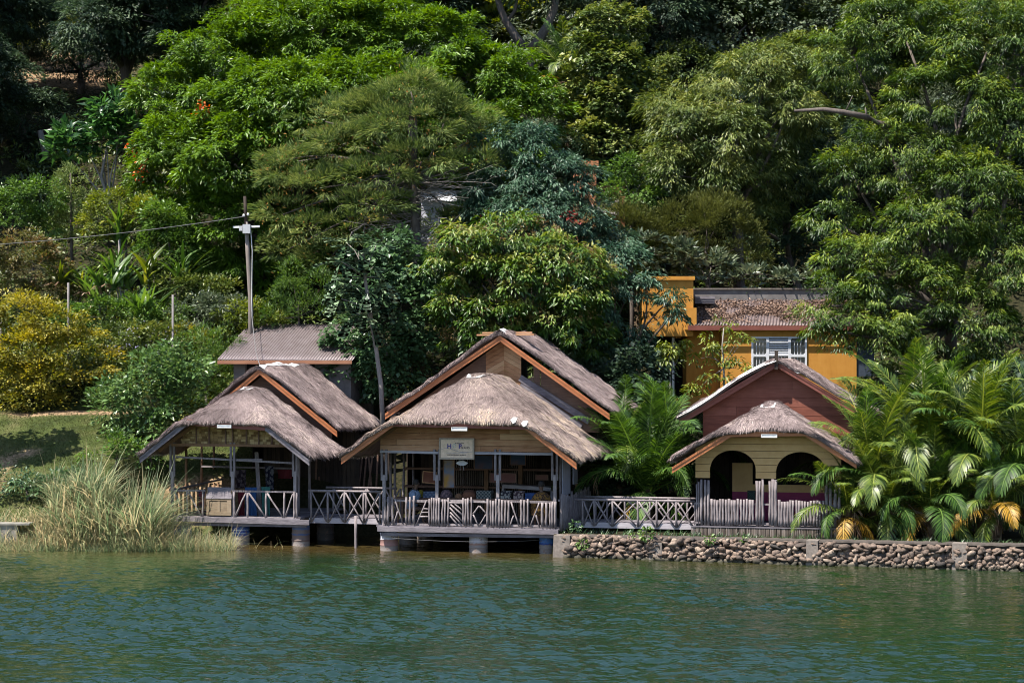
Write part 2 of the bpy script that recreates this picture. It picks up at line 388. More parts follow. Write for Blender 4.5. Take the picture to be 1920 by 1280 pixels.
nwx, nwy = len(wxs), len(wys); I = np.arange(nwx*nwy).reshape(nwy, nwx)
me = build_mesh('water', np.stack([WX, WY, WZ], -1).reshape(-1, 3), [np.stack([I[:-1, :-1], I[:-1, 1:], I[1:, 1:], I[1:, :-1]], -1).reshape(-1, 4)], smooth=True)
tag(link('water', me, m), 'rippled green lake water in front of the huts', 'lake', kind='structure')
# ------------------------------------------------------------------ materials of the huts
M = MATS
wood_mat('grey_pole', [(.055, .045, .05), (.17, .145, .15), (.32, .28, .285)], (9, 9, 1.2), 4, .85, .45)
wood_mat('grey_board', [(.045, .040, .048), (.135, .12, .135), (.25, .225, .245)], (1.2, 9, 9), 4, .85, .4)
wood_mat('silver_board', [(.17, .155, .17), (.33, .30, .325), (.46, .43, .45)], (1.0, 12, 12), 4, .8, .25)
wood_mat('varnished_board', [(.20, .062, .022), (.33, .115, .042), (.42, .17, .07)], (1.0, 12, 12), 3, .5, .25, .4)
wood_mat('red_board', [(.10, .03, .022), (.17, .055, .04), (.22, .08, .06)], (1.0, 12, 12), 3, .6, .3, .3)
wood_mat('pine_plank', [(.22, .095, .042), (.40, .21, .11), (.52, .33, .19)], (.7, 10, 10), 2.6, .7, .55)
wood_mat('brown_plank', [(.06, .035, .028), (.13, .075, .055), (.21, .125, .085)], (.8, 9, 9), 3, .75, .55)
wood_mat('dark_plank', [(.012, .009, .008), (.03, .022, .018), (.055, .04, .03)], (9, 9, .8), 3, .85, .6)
wood_mat('maroon_plank', [(.105, .033, .021), (.165, .054, .035), (.225, .085, .06)], (.6, 9, 9), 2.5, .65, .35)
wood_mat('yellow_plank', [(.30, .22, .085), (.40, .31, .125), (.46, .37, .17)], (.6, 8, 8), 2.5, .7, .25)
wood_mat('bamboo_slat', [(.05, .04, .03), (.15, .12, .10), (.26, .22, .20)], (16, 16, 1.0), 3, .8, .6)
wood_mat('brown_pole', [(.10, .055, .03), (.19, .105, .06), (.28, .17, .10)], (9, 9, 1.2), 4, .8, .4)
wood_mat('weave', [(.13, .075, .03), (.33, .22, .10), (.5, .37, .19)], (2, 6, 6), 3, .8, .75)
thatch_cols = [(.065, .049, .048), (.19, .148, .145), (.315, .25, .24), (.48, .395, .345)]
tint_mat('thatch', thatch_cols, .9, .15, [0, .4, .75, 1])
tint_mat('thatch_golden', [(.065, .05, .048), (.195, .15, .142), (.335, .268, .235), (.56, .44, .31)], .9, .15, [0, .35, .7, 1])
plain_mat('plastic_sheet', (.6, .6, .6), (.35, .34, .34), 5, .5)
plain_mat('white_metal', (.72, .72, .70), (.5, .5, .5), 9, .5)
plain_mat('lamp_glass', (.55, .57, .62), (.4, .42, .46), 12, .15, 0, .6)
plain_mat('shade_black', (.006, .006, .007), None, 5, .9)  # near-black, standing for the unlit depth of openings

class Hut:
    """a hut's own frame: u along its front, v inland, z up; turned as the shore runs"""
    A = rad(13)
    def __init__(s, px, Y):
        s.o = np.array([(px-960)/FOC*Y, Y]); s.u = np.array([math.cos(s.A), -math.sin(s.A)]); s.v = np.array([math.sin(s.A), math.cos(s.A)])
    def q(s, px, py, v=0.0):
        """(u, z) of a measured point on the upright plane v"""
        d = np.array([(px-960)/FOC, 1.0]); o = s.o + s.v*v
        t = (o @ s.v)/(d @ s.v); p = d*t
        return float((p - s.o) @ s.u), CAMH - (py-HZN)/FOC*t
    def p(s, px, py, v=0.0):
        u, z = s.q(px, py, v); return np.array((u, v, z))
    def w(s, u, v, z=0.0):
        p = s.o + s.u*u + s.v*v; return np.array((p[0], p[1], z))
    def thing(s, name, label, cat, at=(0, 0, 0), group=None):
        return thing(name, label, cat, s.w(*at), -s.A, group)

def thatch(name, parent, uc, hw, vf, vb, zr, sl, hip=None, th=.17, mat='thatch', n=26000, seed=0, sag=.06, hw_r=None):
    """a straw roof as a thick rounded sheet with loose straw combed down every slope and hanging over its edges"""
    hl, hr = hw, hw_r or hw
    us = np.linspace(uc-hl, uc+hr, int((hl+hr)/.09)); vv = np.linspace(vf, vb, int((vb-vf)/.09))
    def top(u, v):
        x = np.abs(u-uc); z = zr - sl*(np.sqrt(x*x+.09)-.30)
        if hip:
            vh, s2 = hip; zh = zr - s2*(vh-v); k = .22; h = np.clip(.5+.5*(zh-z)/k, 0, 1); z = zh*(1-h)+z*h - k*h*(1-h)
        z = z - sag*np.sin(np.clip(np.where(u < uc, x/hl, x/hr), 0, 1)*math.pi)*.8
        e = np.minimum(np.where(u < uc, hl-x, hr-x), np.minimum(v-vf, vb-v))
        z = z - .045*np.exp(-e/.10)
        return z + (vnoise(u+30, v+30, .9, seed)-.5)*.11 + (vnoise(u+30, v+30, .27, seed+1)-.5)*.075
    U, V = np.meshgrid(us, vv); Zt = top(U, V); a, b = U.shape
    T = np.stack([U, V, Zt], -1).reshape(-1, 3); B = np.stack([U, V, Zt-th+.06*0], -1).reshape(-1, 3)
    I = np.arange(a*b).reshape(a, b); nT = a*b
    q = lambda J: np.stack([J[:-1, :-1], J[:-1, 1:], J[1:, 1:], J[1:, :-1]], -1).reshape(-1, 4)
    F = [q(I), (q(I)+nT)[:, ::-1]]
    for e in (I[0, :], I[:, -1], I[-1, ::-1], I[::-1, 0]):
        F.append(np.stack([e[:-1], e[:-1]+nT, e[1:]+nT, e[1:]], -1))
    base_t = .16 + .22*rng.random(2*nT)
    # loose straw
    area = (hl+hr)*(vb-vf); m1 = n
    u = rng.uniform(uc-hl, uc+hr, m1); v = rng.uniform(vf, vb, m1); h = .05
    gu = (top(u+h, v)-top(u-h, v))/(2*h); gv = (top(u, v+h)-top(u, v-h))/(2*h)
    d = norm(np.stack([-gu, -gv, np.zeros(m1)], -1) + rng.normal(0, .16, (m1, 3))*np.array([1, 1, 0]))
    slope = gu*d[:, 0]+gv*d[:, 1]; d[:, 2] = slope + rng.uniform(-.02, .16, m1); d = norm(d)
    pos = np.stack([u, v, top(u, v)+.004], -1)
    # fringe over the eaves and verges
    per = []; m2 = int(n*.16)
    for (u0, v0, u1, v1, ou, ov) in ((uc-hl, vf, uc+hr, vf, 0, -1), (uc-hl, vf, uc-hl, vb, -1, 0), (uc+hr, vf, uc+hr, vb, 1, 0), (uc-hl, vb, uc+hr, vb, 0, 1)):
        k = int(m2*math.hypot(u1-u0, v1-v0)/(2*(hl+hr)+2*(vb-vf))); t = rng.random(k)
        uu = u0+(u1-u0)*t; v_ = v0+(v1-v0)*t; dep = rng.random(k)
        fr_ = .45 if ov < 0 else 1.0
        pp = np.stack([uu-ou*.06, v_-ov*.10*fr_, top(uu, v_)-th*dep*.9*fr_], -1)
        dd = norm(np.stack([np.full(k, ou*.75), np.full(k, ov*.75), (-.35-.6*rng.random(k))*(.55 if ov < 0 else 1)], -1)+rng.normal(0, .3, (k, 3)))
        per.append((pp, dd))
    pos = np.concatenate([pos]+[p for p, _ in per]); d = np.concatenate([d]+[x for _, x in per]); k = len(pos)
    Ln = rng.uniform(.10, .26, k); Ln[m1:] *= .6; W = rng.uniform(.008, .021, k)
    s = norm(np.cross(d, np.array([0, 0, 1.])+rng.normal(0, .25, (k, 3)))); n2 = np.cross(s, d)
    S = np.empty((k, 4, 3)); S[:, 0] = pos - s*W[:, None]*.3; S[:, 1] = pos + s*W[:, None]*.5 + d*Ln[:, None]*.3; S[:, 2] = pos + d*Ln[:, None] - n2*.06*Ln[:, None]; S[:, 3] = pos - s*W[:, None]*.5 + d*Ln[:, None]*.4
    patch = vnoise(pos[:, 0]+9, pos[:, 1]+9, .7, seed+2)
    ti = np.clip(.02 + .62*patch + .45*rng.random(k)**1.5, 0, 1)
    i = 2*nT + np.arange(k)[:, None]*4
    me = build_mesh(name, np.concatenate([T, B, S.reshape(-1, 3)]), F + [i+np.array([[0, 1, 2]]), i+np.array([[0, 2, 3]])], np.concatenate([base_t, np.repeat(ti, 4)]))
    o = link(name, me, M[mat], parent); o['_top'] = 0; del o['_top']
    return o, top

def fascia(parent, pts, v, mat, h=.2, t=.04, labels=None):
    """boards under the thatch along the front edge; pts are (u, z) of the bottom edge"""
    for i in range(len(pts)-1):
        m = MB(); (u0, z0), (u1, z1) = pts[i], pts[i+1]
        dv = .006*(i % 2)
        m.poly([(u0, v-dv, z0), (u1, v-dv, z1), (u1, v-dv, z1+h*.62), (u0, v-dv, z0+h*.62)], (0, t, 0))
        m.poly([(u0, v-dv-.022, z0+h*.60), (u1, v-dv-.022, z1+h*.60), (u1, v-dv-.022, z1+h), (u0, v-dv-.022, z0+h)], (0, t, 0))
        mm = mat[i] if isinstance(mat, (list, tuple)) else mat
        o = m.build('fascia_board', M[mm], parent)
        if labels and labels[i]: o['label'] = labels[i]

def split_post(H, parent, px, top, mid, bot, v=0., mat='grey_pole', gap=.075):
    """two slim boards above, nailed to a single pole below"""
    m = MB(); u, zt = H.q(px, top, v); _, zm = H.q(px, mid, v); _, zb = H.q(px, bot, v)
    for s in (-1, 1):
        m.beam((u+s*gap, v, zt), (u+s*gap*.95, v+.01, zm-.12), .07, .05, (0, 1, 0), .06)
    m.beam((u+.01, v+.002, zm+.05), (u, v+.003, zb), .10, .08, (0, 1, 0), .05)
    return m.build('post', M[mat], parent)

def logs(H, parent, xs, top, bot, v, r=.042, mat='grey_pole', name='baluster'):
    for x in xs:
        u, zt = H.q(x, top + rnd.uniform(-2.2, 2.2), v); u2, zb = H.q(x + rnd.uniform(-.8, .8), bot + rnd.uniform(-1, 1.5), v)
        m = MB(); a, rr = bent((u2, v, zb), (u, v, zt), r*rnd.uniform(.82, 1.15), 5, .012, .88); m.tube(a, rr, 8)
        m.build(name, M[mat], parent, True)
def sticks(H, parent, segs, v, r=.026, mat='grey_pole', name='brace'):
    for x0, y0, x1, y1 in segs:
        a, b = H.p(x0, y0, v), H.p(x1, y1, v); m = MB(); pt, rr = bent(a, b, r*rnd.uniform(.9, 1.1), 4, .01, .92); m.tube(pt, rr, 7)
        m.build(name, M[mat], parent, True)

def gable_planks(name, parent, uL, uR, z0, lim, v, pl, mat, thick=.03, slant=0.0):
    """horizontal planks cut off under the roof line lim(u)"""
    m = MB(); z = z0; k = 0
    us = np.linspace(uL, uR, 60); zl = np.array([lim(u) for u in us]); zmax = zl.max()
    while z < zmax - .01:
        z1 = min(z + pl*rnd.uniform(.9, 1.1), zmax); zm = z + .0
        ok = us[zl > zm + .015]
        if len(ok) > 1:
            a, b = ok.min(), ok.max(); zt = z1 - .008
            top = [(u, min(lim(u), zt)) for u in np.linspace(a, b, 24)]
            vo = v + rnd.uniform(0, .012)
            cuts = [a] + sorted(rnd.uniform(a, b) for _ in range(1 if b-a > 1.5 else 0)) + [b]
            for c0, c1 in zip(cuts[:-1], cuts[1:]):
                uu = np.linspace(c0, c1-.006, 14)
                m.poly([(c0, vo, z)] + [(c1-.006, vo, z)] + [(u, vo, max(z+.002, min(lim(u), zt))) for u in uu[::-1]], (0, thick, 0))
        z = z1
    return m.build(name, M[mat], parent)

def floodlight(H, px, py, v, label, w=.38, h=.10):
    u, z = H.q(px, py, v); t = H.thing('floodlight', label, 'lamp', (u, v, z), 'strip lamps under the thatch')
    m = MB(); m.box((-w/2, 0, -h/2), (w/2, .05, -h/2+.016)); m.box((-w/2, 0, h/2-.016), (w/2, .05, h/2)); m.box((-w/2, 0, -h/2+.016), (-w/2+.02, .05, h/2-.016)); m.box((w/2-.02, 0, -h/2+.016), (w/2, .05, h/2-.016)); m.build('casing', M['white_metal'], t)
    m = MB(); m.box((-w/2+.02, .012, -h/2+.016), (w/2-.02, .045, h/2-.016)); m.build('diffuser', M['lamp_glass'], t)

def drum_mat(name, bands):
    """painted oil drum: bands of paint from bottom (0) to top (1) with rust and peeling"""
    m, N, L, out = newmat(name)
    tc = N('ShaderNodeTexCoord'); sp = N('ShaderNodeSeparateXYZ'); L(tc.outputs['Object'], sp.inputs[0])
    n = N('ShaderNodeTexNoise', i_Scale=7.0, i_Detail=8.0, i_Roughness=.7); L(tc.outputs['Object'], n.inputs['Vector'])
    z = N('ShaderNodeMath', operation='MULTIPLY_ADD'); L(n.outputs[0], z.inputs[0]); z.inputs[1].default_value = .10; L(sp.outputs['Z'], z.inputs[2])
    z2 = N('ShaderNodeMath', operation='SUBTRACT'); L(z.outputs[0], z2.inputs[0]); z2.inputs[1].default_value = .05
    r = ramp(N, [(c[0]*.55, c[1]*.55, c[2]*.6) for _, c in bands], [p for p, _ in bands]); r.color_ramp.interpolation = 'CONSTANT'; L(z2.outputs[0], r.inputs[0])
    n2 = N('ShaderNodeTexNoise', i_Scale=11.0, i_Detail=8.0, i_Roughness=.75); L(tc.outputs['Object'], n2.inputs['Vector'])
    k = ramp(N, [(0, 0, 0), (1, 1, 1)], [.54, .64]); L(n2.outputs[0], k.inputs[0])
    mx = N('ShaderNodeMix', data_type='RGBA'); L(k.outputs[0], mx.inputs['Factor']); L(r.outputs[0], mx.inputs[6]); mx.inputs[7].default_value = (.16, .10, .075, 1)
    b = N('ShaderNodeBsdfPrincipled', i_Roughness=.7); L(mx.outputs[2], b.inputs['Base Color']); bp = N('ShaderNodeBump', i_Strength=.3, i_Distance=.02); L(n2.outputs[0], bp.inputs['Height']); L(bp.outputs[0], b.inputs['Normal']); L(b.outputs[0], out.inputs[0])
    return m
def drum(H, u, v, zt, label, bands, r=.29, z0=-.6):
    name = 'drum_paint_%d' % len([k for k in M if k.startswith('drum_paint')])
    drum_mat(name, bands)
    m = MB(); h = zt; prof = [(0, z0), (r, z0), (r, .02)]
    for c in (.30, .62): prof += [(r, h*c-.03), (r+.014, h*c), (r, h*c+.03)]
    prof += [(r, h-.03), (r+.012, h-.02), (r+.012, h), (r-.02, h), (r-.02, h-.02), (0, h-.02)]
    m.lathe(prof, (0, 0, 0), 28)
    o = m.build('drum_pier', M[name], None, True); o.location = H.w(u, v, 0); o.rotation_euler = (0, 0, -H.A + rnd.uniform(-1, 1))
    me = o.data
    try: me.set_sharp_from_angle(angle=rad(40))
    except Exception: pass
    return tag(o, label, 'drum', 'oil drums carrying the huts over the water')

white, cream, rust, dblue, lblue, red = (.62, .60, .60), (.36, .31, .27), (.24, .15, .11), (.03, .10, .40), (.08, .26, .68), (.45, .11, .10)
# ================================================================== the middle hut
HC = Hut(875, 60.0)
hut = HC.thing('thatched_hut', 'large middle thatched hut on painted drums, open porch with a name board under the eaves', 'hut')
VF = -.85
fl = [HC.q(640, 870, VF), HC.q(737, 799, VF), HC.q(985, 805, VF), HC.q(1081, 880, VF)]
uc = (fl[0][0]+fl[3][0])/2; hw = (fl[3][0]-fl[0][0])/2+.06
zr = HC.q(890, 702, 1.1)[1]; zf = (fl[0][1]+fl[3][1])/2+.33
slC = (zr-zf)/(hw-.2)
s2 = (zr - (fl[1][1]+fl[2][1])/2 - .34)/(1.15-VF)
_, topC = thatch('porch_thatch', hut, uc, hw, VF-.06, 4.9, zr, slC, (1.15, s2), .14, 'thatch_golden', 60000, 11)
fascia(hut, fl, VF, ['varnished_board', 'red_board', 'varnished_board'], .2)
m = MB()  # torn white sheet showing at the ridge
for i in range(7):
    u0, z0 = uc-.02, 0; v0 = 1.0+i*.22
    m.add([(uc-.18, v0, topC(np.array(uc-.18), np.array(v0))+.03), (uc+.22, v0, topC(np.array(uc+.22), np.array(v0))+.03), (uc+.24+rnd.uniform(-.05, .1), v0+.24, topC(np.array(uc+.24), np.array(v0+.22))+.035), (uc-.16-rnd.uniform(-.05, .1), v0+.24, topC(np.array(uc-.16), np.array(v0+.22))+.035)], [(0, 1, 2, 3)])
m.build('ridge_sheet', M['plastic_sheet'], hut)
for px, py in ((963, 782), (983, 797)):
    u, z = HC.q(px, py, VF-.16); m = MB(); zz = float(topC(np.array(u), np.array(VF+.02)))
    m.add([(u-.05, VF-.02, zz+.05), (u+.09, VF+.0, zz+.04), (u+.06, VF-.17, zz-.1), (u-.02, VF-.19, zz-.14), (u-.1, VF-.16, zz-.03)], [(0, 1, 2, 3, 4)])
    m.build('torn_sheet', M['plastic_sheet'], hut)
# upper roof, behind and higher
VU = 4.45
fu = [HC.q(722, 786, VU), HC.q(938, 640, VU), HC.q(1143, 787, VU)]
ucU = fu[1][0]; hwU = (fu[2][0]-fu[0][0])/2+.05; zrU = HC.q(938, 621, VU)[1]+.02; slU = (zrU-(fu[0][1]+fu[2][1])/2-.33)/(hwU-.15)
thatch('upper_thatch', hut, ucU, hwU, VU-.06, VU+5.0, zrU, slU, None, .14, 'thatch', 36000, 21)
fascia(hut, fu, VU, 'varnished_board', .2)
def limU(u): return zrU-.30-slU*abs(u-ucU)
# gable boarding: pale diamond boards in the middle, dull panels to the sides
vw = VU+.55
m = MB(); zb = HC.q(870, 720, vw)[1]
c = HC.q(945, 660, vw)[0]; l_, r_ = HC.q(911, 660, vw)[0], HC.q(977, 660, vw)[0]
for side, a, b in ((-1, l_, c), (1, c, r_)):
    z = zb-.3
    while z < limU(c)+.5:
        dz = .16; off = (b-a)*.55
        lo = [(a, z-(off if side < 0 else 0)), (b, z-(0 if side < 0 else off))]; hi = [(x, y+dz-.008) for x, y in lo]
        cl = lambda x, y: (x, vw+rnd.uniform(0, .008), min(y, limU(x)))
        q = [cl(*lo[0]), cl(*lo[1]), cl(*hi[1]), cl(*hi[0])]
        if q[2][2]-q[1][2] > .02 or q[3][2]-q[0][2] > .02: m.poly(q, (0, .025, 0))
        z += dz
m.build('gable_boards', M['pine_plank'], hut)
m = MB()
for a, b, zz in ((fu[0][0]+.5, l_-.01, 0), (r_+.42, HC.q(1012, 700, vw)[0], 0), (HC.q(1012, 700, vw)[0]+.02, fu[2][0]-.45, 0)):
    us = np.linspace(a, b, 8); z0 = zb-1.6
    m.poly([(a, vw+.03, z0), (b, vw+.03, z0)]+[(u, vw+.03, limU(u)) for u in us[::-1]], (0, .02, 0))
m.poly([(r_+.01, vw+.035, zb-1.6), (r_+.41, vw+.035, zb-1.6), (r_+.41, vw+.035, limU(r_+.4)-.55), (r_+.01, vw+.035, limU(r_)-.95)], (0, .02, 0))
m.build('gable_panel', M['brown_plank'], hut)
m = MB()
for k in range(7):
    x0, y0 = 976+k*17, 716+k*11
    a = HC.p(x0, y0, vw-.04); b2 = HC.p(x0+70, y0+52, vw-.04)
m.beam(HC.p(975, 708, vw-.05), HC.p(1105, 790, vw-.05), .03, .22, (0, 0, 1)); m.beam(HC.p(975, 722, vw-.03), HC.p(1090, 800, vw-.03), .03, .2, (0, 0, 1))
m.build('slanting_board', M['grey_board'], hut)
m = MB(); m.beam(HC.p(896, 628, VU+.6), HC.p(1003, 627, VU+.6), .35, .05); m.beam(HC.p(905, 624, VU+1.1), HC.p(998, 623, VU+1.1), .12, .05); m.build('ridge_plank', M['pine_plank'], hut)
m = MB(); m.add([(ucU-.22, VU-.12, zrU-.10), (ucU+.0, VU-.14, zrU+.05), (ucU+.2, VU-.12, zrU-.08), (ucU+.22, VU+.5, zrU-.02), (ucU, VU+.5, zrU+.1), (ucU-.24, VU+.5, zrU-.04)], [(0, 1, 4, 5), (1, 2, 3, 4)]); m.build('ridge_sheet', M['plastic_sheet'], hut)
# closed back rooms under the upper roof
uL, uR = HC.q(712, 900)[0], HC.q(1043, 900)[0]; zd = HC.q(875, 986)[1]
m = MB(); ua, ub = fu[0][0]+.45, fu[2][0]-.5; ztop = fu[0][1]+.1
def boards(m, a, b, z0, z1, step=.15):
    a = np.array(a, float); b = np.array(b, float); L_ = np.linalg.norm(b-a); n = max(1, int(L_/step)); d = (b-a)/n; t = norm(np.array((-d[1], d[0])))
    for i in range(n):
        p = a+d*(i+.04); q = a+d*(i+.96); o = t*rnd.uniform(-.008, .008)
        m.poly([(p[0]+o[0], p[1]+o[1], z0), (q[0]+o[0], q[1]+o[1], z0), (q[0]+o[0], q[1]+o[1], z1), (p[0]+o[0], p[1]+o[1], z1)], (t[0]*.03, t[1]*.03, 0))
boards(m, (uL-.2, 5.45), (uR+.9, 5.45), zd, ztop+.6); boards(m, (ua, 9.2), (ua, 5.5), zd, ztop); boards(m, (ub, 5.5), (ub, 9.2), zd, ztop); boards(m, (ub, 9.25), (ua, 9.25), zd, ztop)
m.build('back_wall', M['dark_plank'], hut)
# deck
m = MB()
for i in range(44):
    v = -.12 + i*.127; m.box((uL-.08, v, zd-.06), (uR+.12, v+.119, zd-.01-rnd.uniform(0, .006)))
m.build('deck_boards', M['grey_board'], hut)
m = MB(); p0, p1 = HC.p(708, 991, -.16), HC.p(1047, 997, -.16)
m.beam(p0, p1, .08, .15, (0, 0, 1)); m.beam(HC.p(715, 1001, -.08), HC.p(1044, 1005, -.08), .08, .10, (0, 0, 1))
for k in range(5): v = .5+k*1.05; m.beam((uL, v, zd-.13), (uR, v, zd-.13), .08, .13)
m.build('deck_beam', M['grey_board'], hut)
# posts, lintel, planked gable of the porch
for px in (720, 819, 933, 1040): split_post(HC, hut, px, 842, 893, 985)
for px, v in ((733, 2.2), (741, 3.6), (757, 4.6), (775, 5.2), (1052, 1.4), (1063, 2.6), (1081, 3.9)):
    u, z = HC.q(px, 846, v); m = MB(); a, rr = bent((u, v, zd), (u, v, 3.15), .05, 4, .015); m.tube(a, rr, 8); m.build('post', M['brown_pole' if px in (1081,) else 'grey_pole'], hut, True)
m = MB(); m.beam(HC.p(713, 846, -.02), HC.p(823, 848.5, -.02), .07, .075, (0, 0, 1)); m.beam(HC.p(824, 848, -.024), HC.p(1037, 851, -.024), .07, .075, (0, 0, 1)); m.build('lintel', M['silver_board'], hut)
u0, z0 = HC.q(713, 842, .03); u1, _ = HC.q(1037, 847, .03); zbm = HC.q(875, 846, .03)[1]
gable_planks('porch_gable', hut, u0, u1, zbm, lambda u: min(float(topC(np.array(u), np.array(0.)))-.22, HC.q(875, 796, .03)[1]), .03, .185, 'pine_plank')
for s, f in ((0, 1), (3, -1)):
    e = fl[s]
    for p_, q_ in (((e[0]+f*.35, 0.0, e[1]+.38), (fl[1 if s == 0 else 2][0], .0, fl[1][1]+.05)), ((e[0]+f*.35, 2.4, e[1]+.38), (uc, 2.4, zr-.35))): m = MB(); m.beam(p_, q_, .06, .1); m.build('rafter', M['brown_pole'], hut)
# front railing
rail = MB()
for a, b in ((718, 825), (822, 935), (930, 1042)):
    rail.beam(HC.p(a, 937+(a-718)*.008, -.05), HC.p(b, 939+(b-718)*.008, -.05), .05, .07); rail.beam(HC.p(a, 981+(a-718)*.014, -.05), HC.p(b, 982+(b-718)*.014, -.05), .05, .06)
rl = rail.build('railing', M['grey_pole'], hut)
logs(HC, rl, [721.5, 728, 735.5, 761.5, 768.5, 776.5], 931, 982, -.11)
logs(HC, rl, [805, 809.5, 813.5, 818.5, 823, 830, 834.5, 840.5, 868.5, 873, 877.5, 883.5], 933.5, 984, -.11, .034)
logs(HC, rl, [914, 919.5, 925, 930, 936, 941.5, 947.5, 953.5, 977.5, 983, 989.5], 936, 986.5, -.11, .037)
logs(HC, rl, [1017, 1024, 1031, 1036.5, 1041.5], 940, 989, -.11, .04)
sticks(HC, rl, [(740, 934, 755, 981), (745.5, 958, 739, 981), (800, 937, 781, 983), (794, 953, 803, 954), (790, 960, 803, 960), (788, 968, 803, 968),
                (845, 945, 867, 965), (853, 944, 866, 956), (843, 951, 866, 976), (844, 960, 864, 981), (844, 966, 857, 982), (842, 942, 867, 943),
                (887, 963, 898, 948), (899, 948, 911, 962), (887, 964, 897, 984), (911, 964, 899, 984),
                (958, 940, 973, 986), (963, 966, 956, 986), (1011, 942, 994, 987), (1005, 965, 1011, 987)], -.10)
# side railing, one log after another towards the bank
m = MB(); m.beam((uR+.08, 0, zd+.85), (uR+.08, 5.2, zd+.85), .05, .06); sr = m.build('side_railing', M['grey_pole'], hut)
for k in range(22):
    v = .12+k*.235; m = MB(); a, rr = bent((uR+.12, v, zd-.12), (uR+.12+rnd.uniform(-.02, .02), v+rnd.uniform(-.03, .03), zd+.93+rnd.uniform(-.08, .1)), .045, 4, .015); m.tube(a, rr, 7); m.build('baluster', M['grey_pole'], sr, True)
for px, y1, v in ((1058, 922, 1.6), (1068, 912, 3.2)):
    u, z = HC.q(px, y1, v)
m = MB(); m.box((uR+.0, .9, 1.75), (uR+.03, 2.1, 3.05)); m.box((uR+.0, 2.6, 2.0), (uR+.03, 3.3, 3.05)); m.build('side_screen', plain_mat('screen_cloth', (.26, .27, .32), (.2, .2, .25), 4, .8), hut)
floodlight(HC, 861, 804, VF-.13, 'white strip lamp on the red board above the name board', .5, .11)

drum(HC, HC.q(730, 1030, .3)[0], .3, .54, 'drum pier with white top and peeling red band at the middle hut left corner', [(0, cream), (.14, (.40, .22, .18)), (.34, white), (.36, white)])
drum(HC, HC.q(765, 1020, 2.4)[0], 2.4, .62, 'blue and rust drum pier second from the left under the middle hut', [(0, (.22, .19, .17)), (.30, rust), (.42, (.05, .08, .16))])
drum(HC, HC.q(797, 1010, 4.6)[0], 4.6, .66, 'tan drum pier far back under the middle hut', [(0, (.3, .25, .2)), (.4, (.34, .24, .17)), (.5, (.3, .25, .2))])
drum(HC, HC.q(897, 1030, .3)[0], .3, .5, 'pale spotted drum pier under the middle of the porch front', [(0, cream), (.22, (.42, .26, .2)), (.27, white), (.4, white)])
drum(HC, HC.q(1027, 1030, .45)[0], .45, .52, 'bright blue drum pier beside the end of the stone wall', [(0, cream), (.26, dblue), (.31, lblue)], .26)

# name board hanging under the lintel
u, z = HC.q(856, 841, -.12); sg = HC.thing('sign_board', 'framed cream name board with blue capitals hanging over the porch opening', 'sign', (u, -.12, z))
sw, shh = 68/60*.5, 40/60*.5
m = MB()
for a, b in (((-sw, 0, -shh), (sw, .05, -shh+.05)), ((-sw, 0, shh-.05), (sw, .05, shh)), ((-sw, 0, -shh+.05), (-sw+.05, .05, shh-.05)), ((sw-.05, 0, -shh+.05), (sw, .05, shh-.05))): m.box(a, b)
m.build('frame', plain_mat('sign_frame', (.40, .33, .26), (.24, .19, .15), 14, .7), sg)
m = MB(); m.box((-sw+.05, .018, -shh+.05), (sw-.05, .045, shh-.05)); m.build('panel', plain_mat('sign_cream', (.72, .54, .40), (.50, .36, .26), 9, .6, pos=(.38, .75)), sg)
def lettering(txt, x, z, size, mat, name='lettering'):
    cu = bpy.data.curves.new(name, 'FONT'); cu.body = txt; cu.size = size; cu.extrude = .003; cu.offset = .006 if size > .15 else .001
    t = bpy.data.objects.new(name, cu); COL.objects.link(t); dg = bpy.context.evaluated_depsgraph_get(); dg.update()
    me = bpy.data.meshes.new_from_object(t.evaluated_get(dg)); bpy.data.objects.remove(t); bpy.data.curves.remove(cu)
    me.materials.clear(); o = link(name, me, mat, sg); o.rotation_euler = (rad(90), 0, 0); o.location = (x, .014, z); return o
ink = plain_mat('blue_ink', (.02, .018, .16), (.03, .03, .2), 20, .5); blk = plain_mat('black_ink', (.02, .02, .03), (.05, .04, .05), 20, .6)
lettering('H', -.31, .01, .20, ink); lettering('P', .06, .01, .20, ink); lettering('ISLAND', .13, .005, .085, blk); lettering('BUNYONYI', -.05, .155, .055, blk)
lettering('LAKE RESTAURANT & CRAFTS', -.30, -.205, .045, blk)
m = MB(); m.lathe([(.045, 0), (.05, .004)], n=14)
for k in range(3): m.beam((-.13+k*.01, .0, .03+k*.05), (-.02-k*.02, .0, .05+k*.05), .006, .012, (0, 1, 0))
m.tube([(-.075+.05*math.cos(t), 0, .09+.055*math.sin(t)) for t in np.linspace(0, 5.6, 14)], .008, 5)
o = m.build('island_emblem', plain_mat('emblem_blue', (.22, .35, .5), (.2, .4, .3), 20, .6), sg); o.location = (0, .012, 0)
m = MB(); m.tube([(-.5+x, .012, -.06+.05*math.sin(x*7)*math.exp(-x)+.04*math.cos(x*3)) for x in np.linspace(0, 1, 20)], .005, 5); m.beam((-.33, .012, -.135), (.33, .012, -.135), .004, .012, (0, 1, 0)); m.build('landscape_line', plain_mat('sign_line', (.2, .25, .36), None, 9, .6), sg)

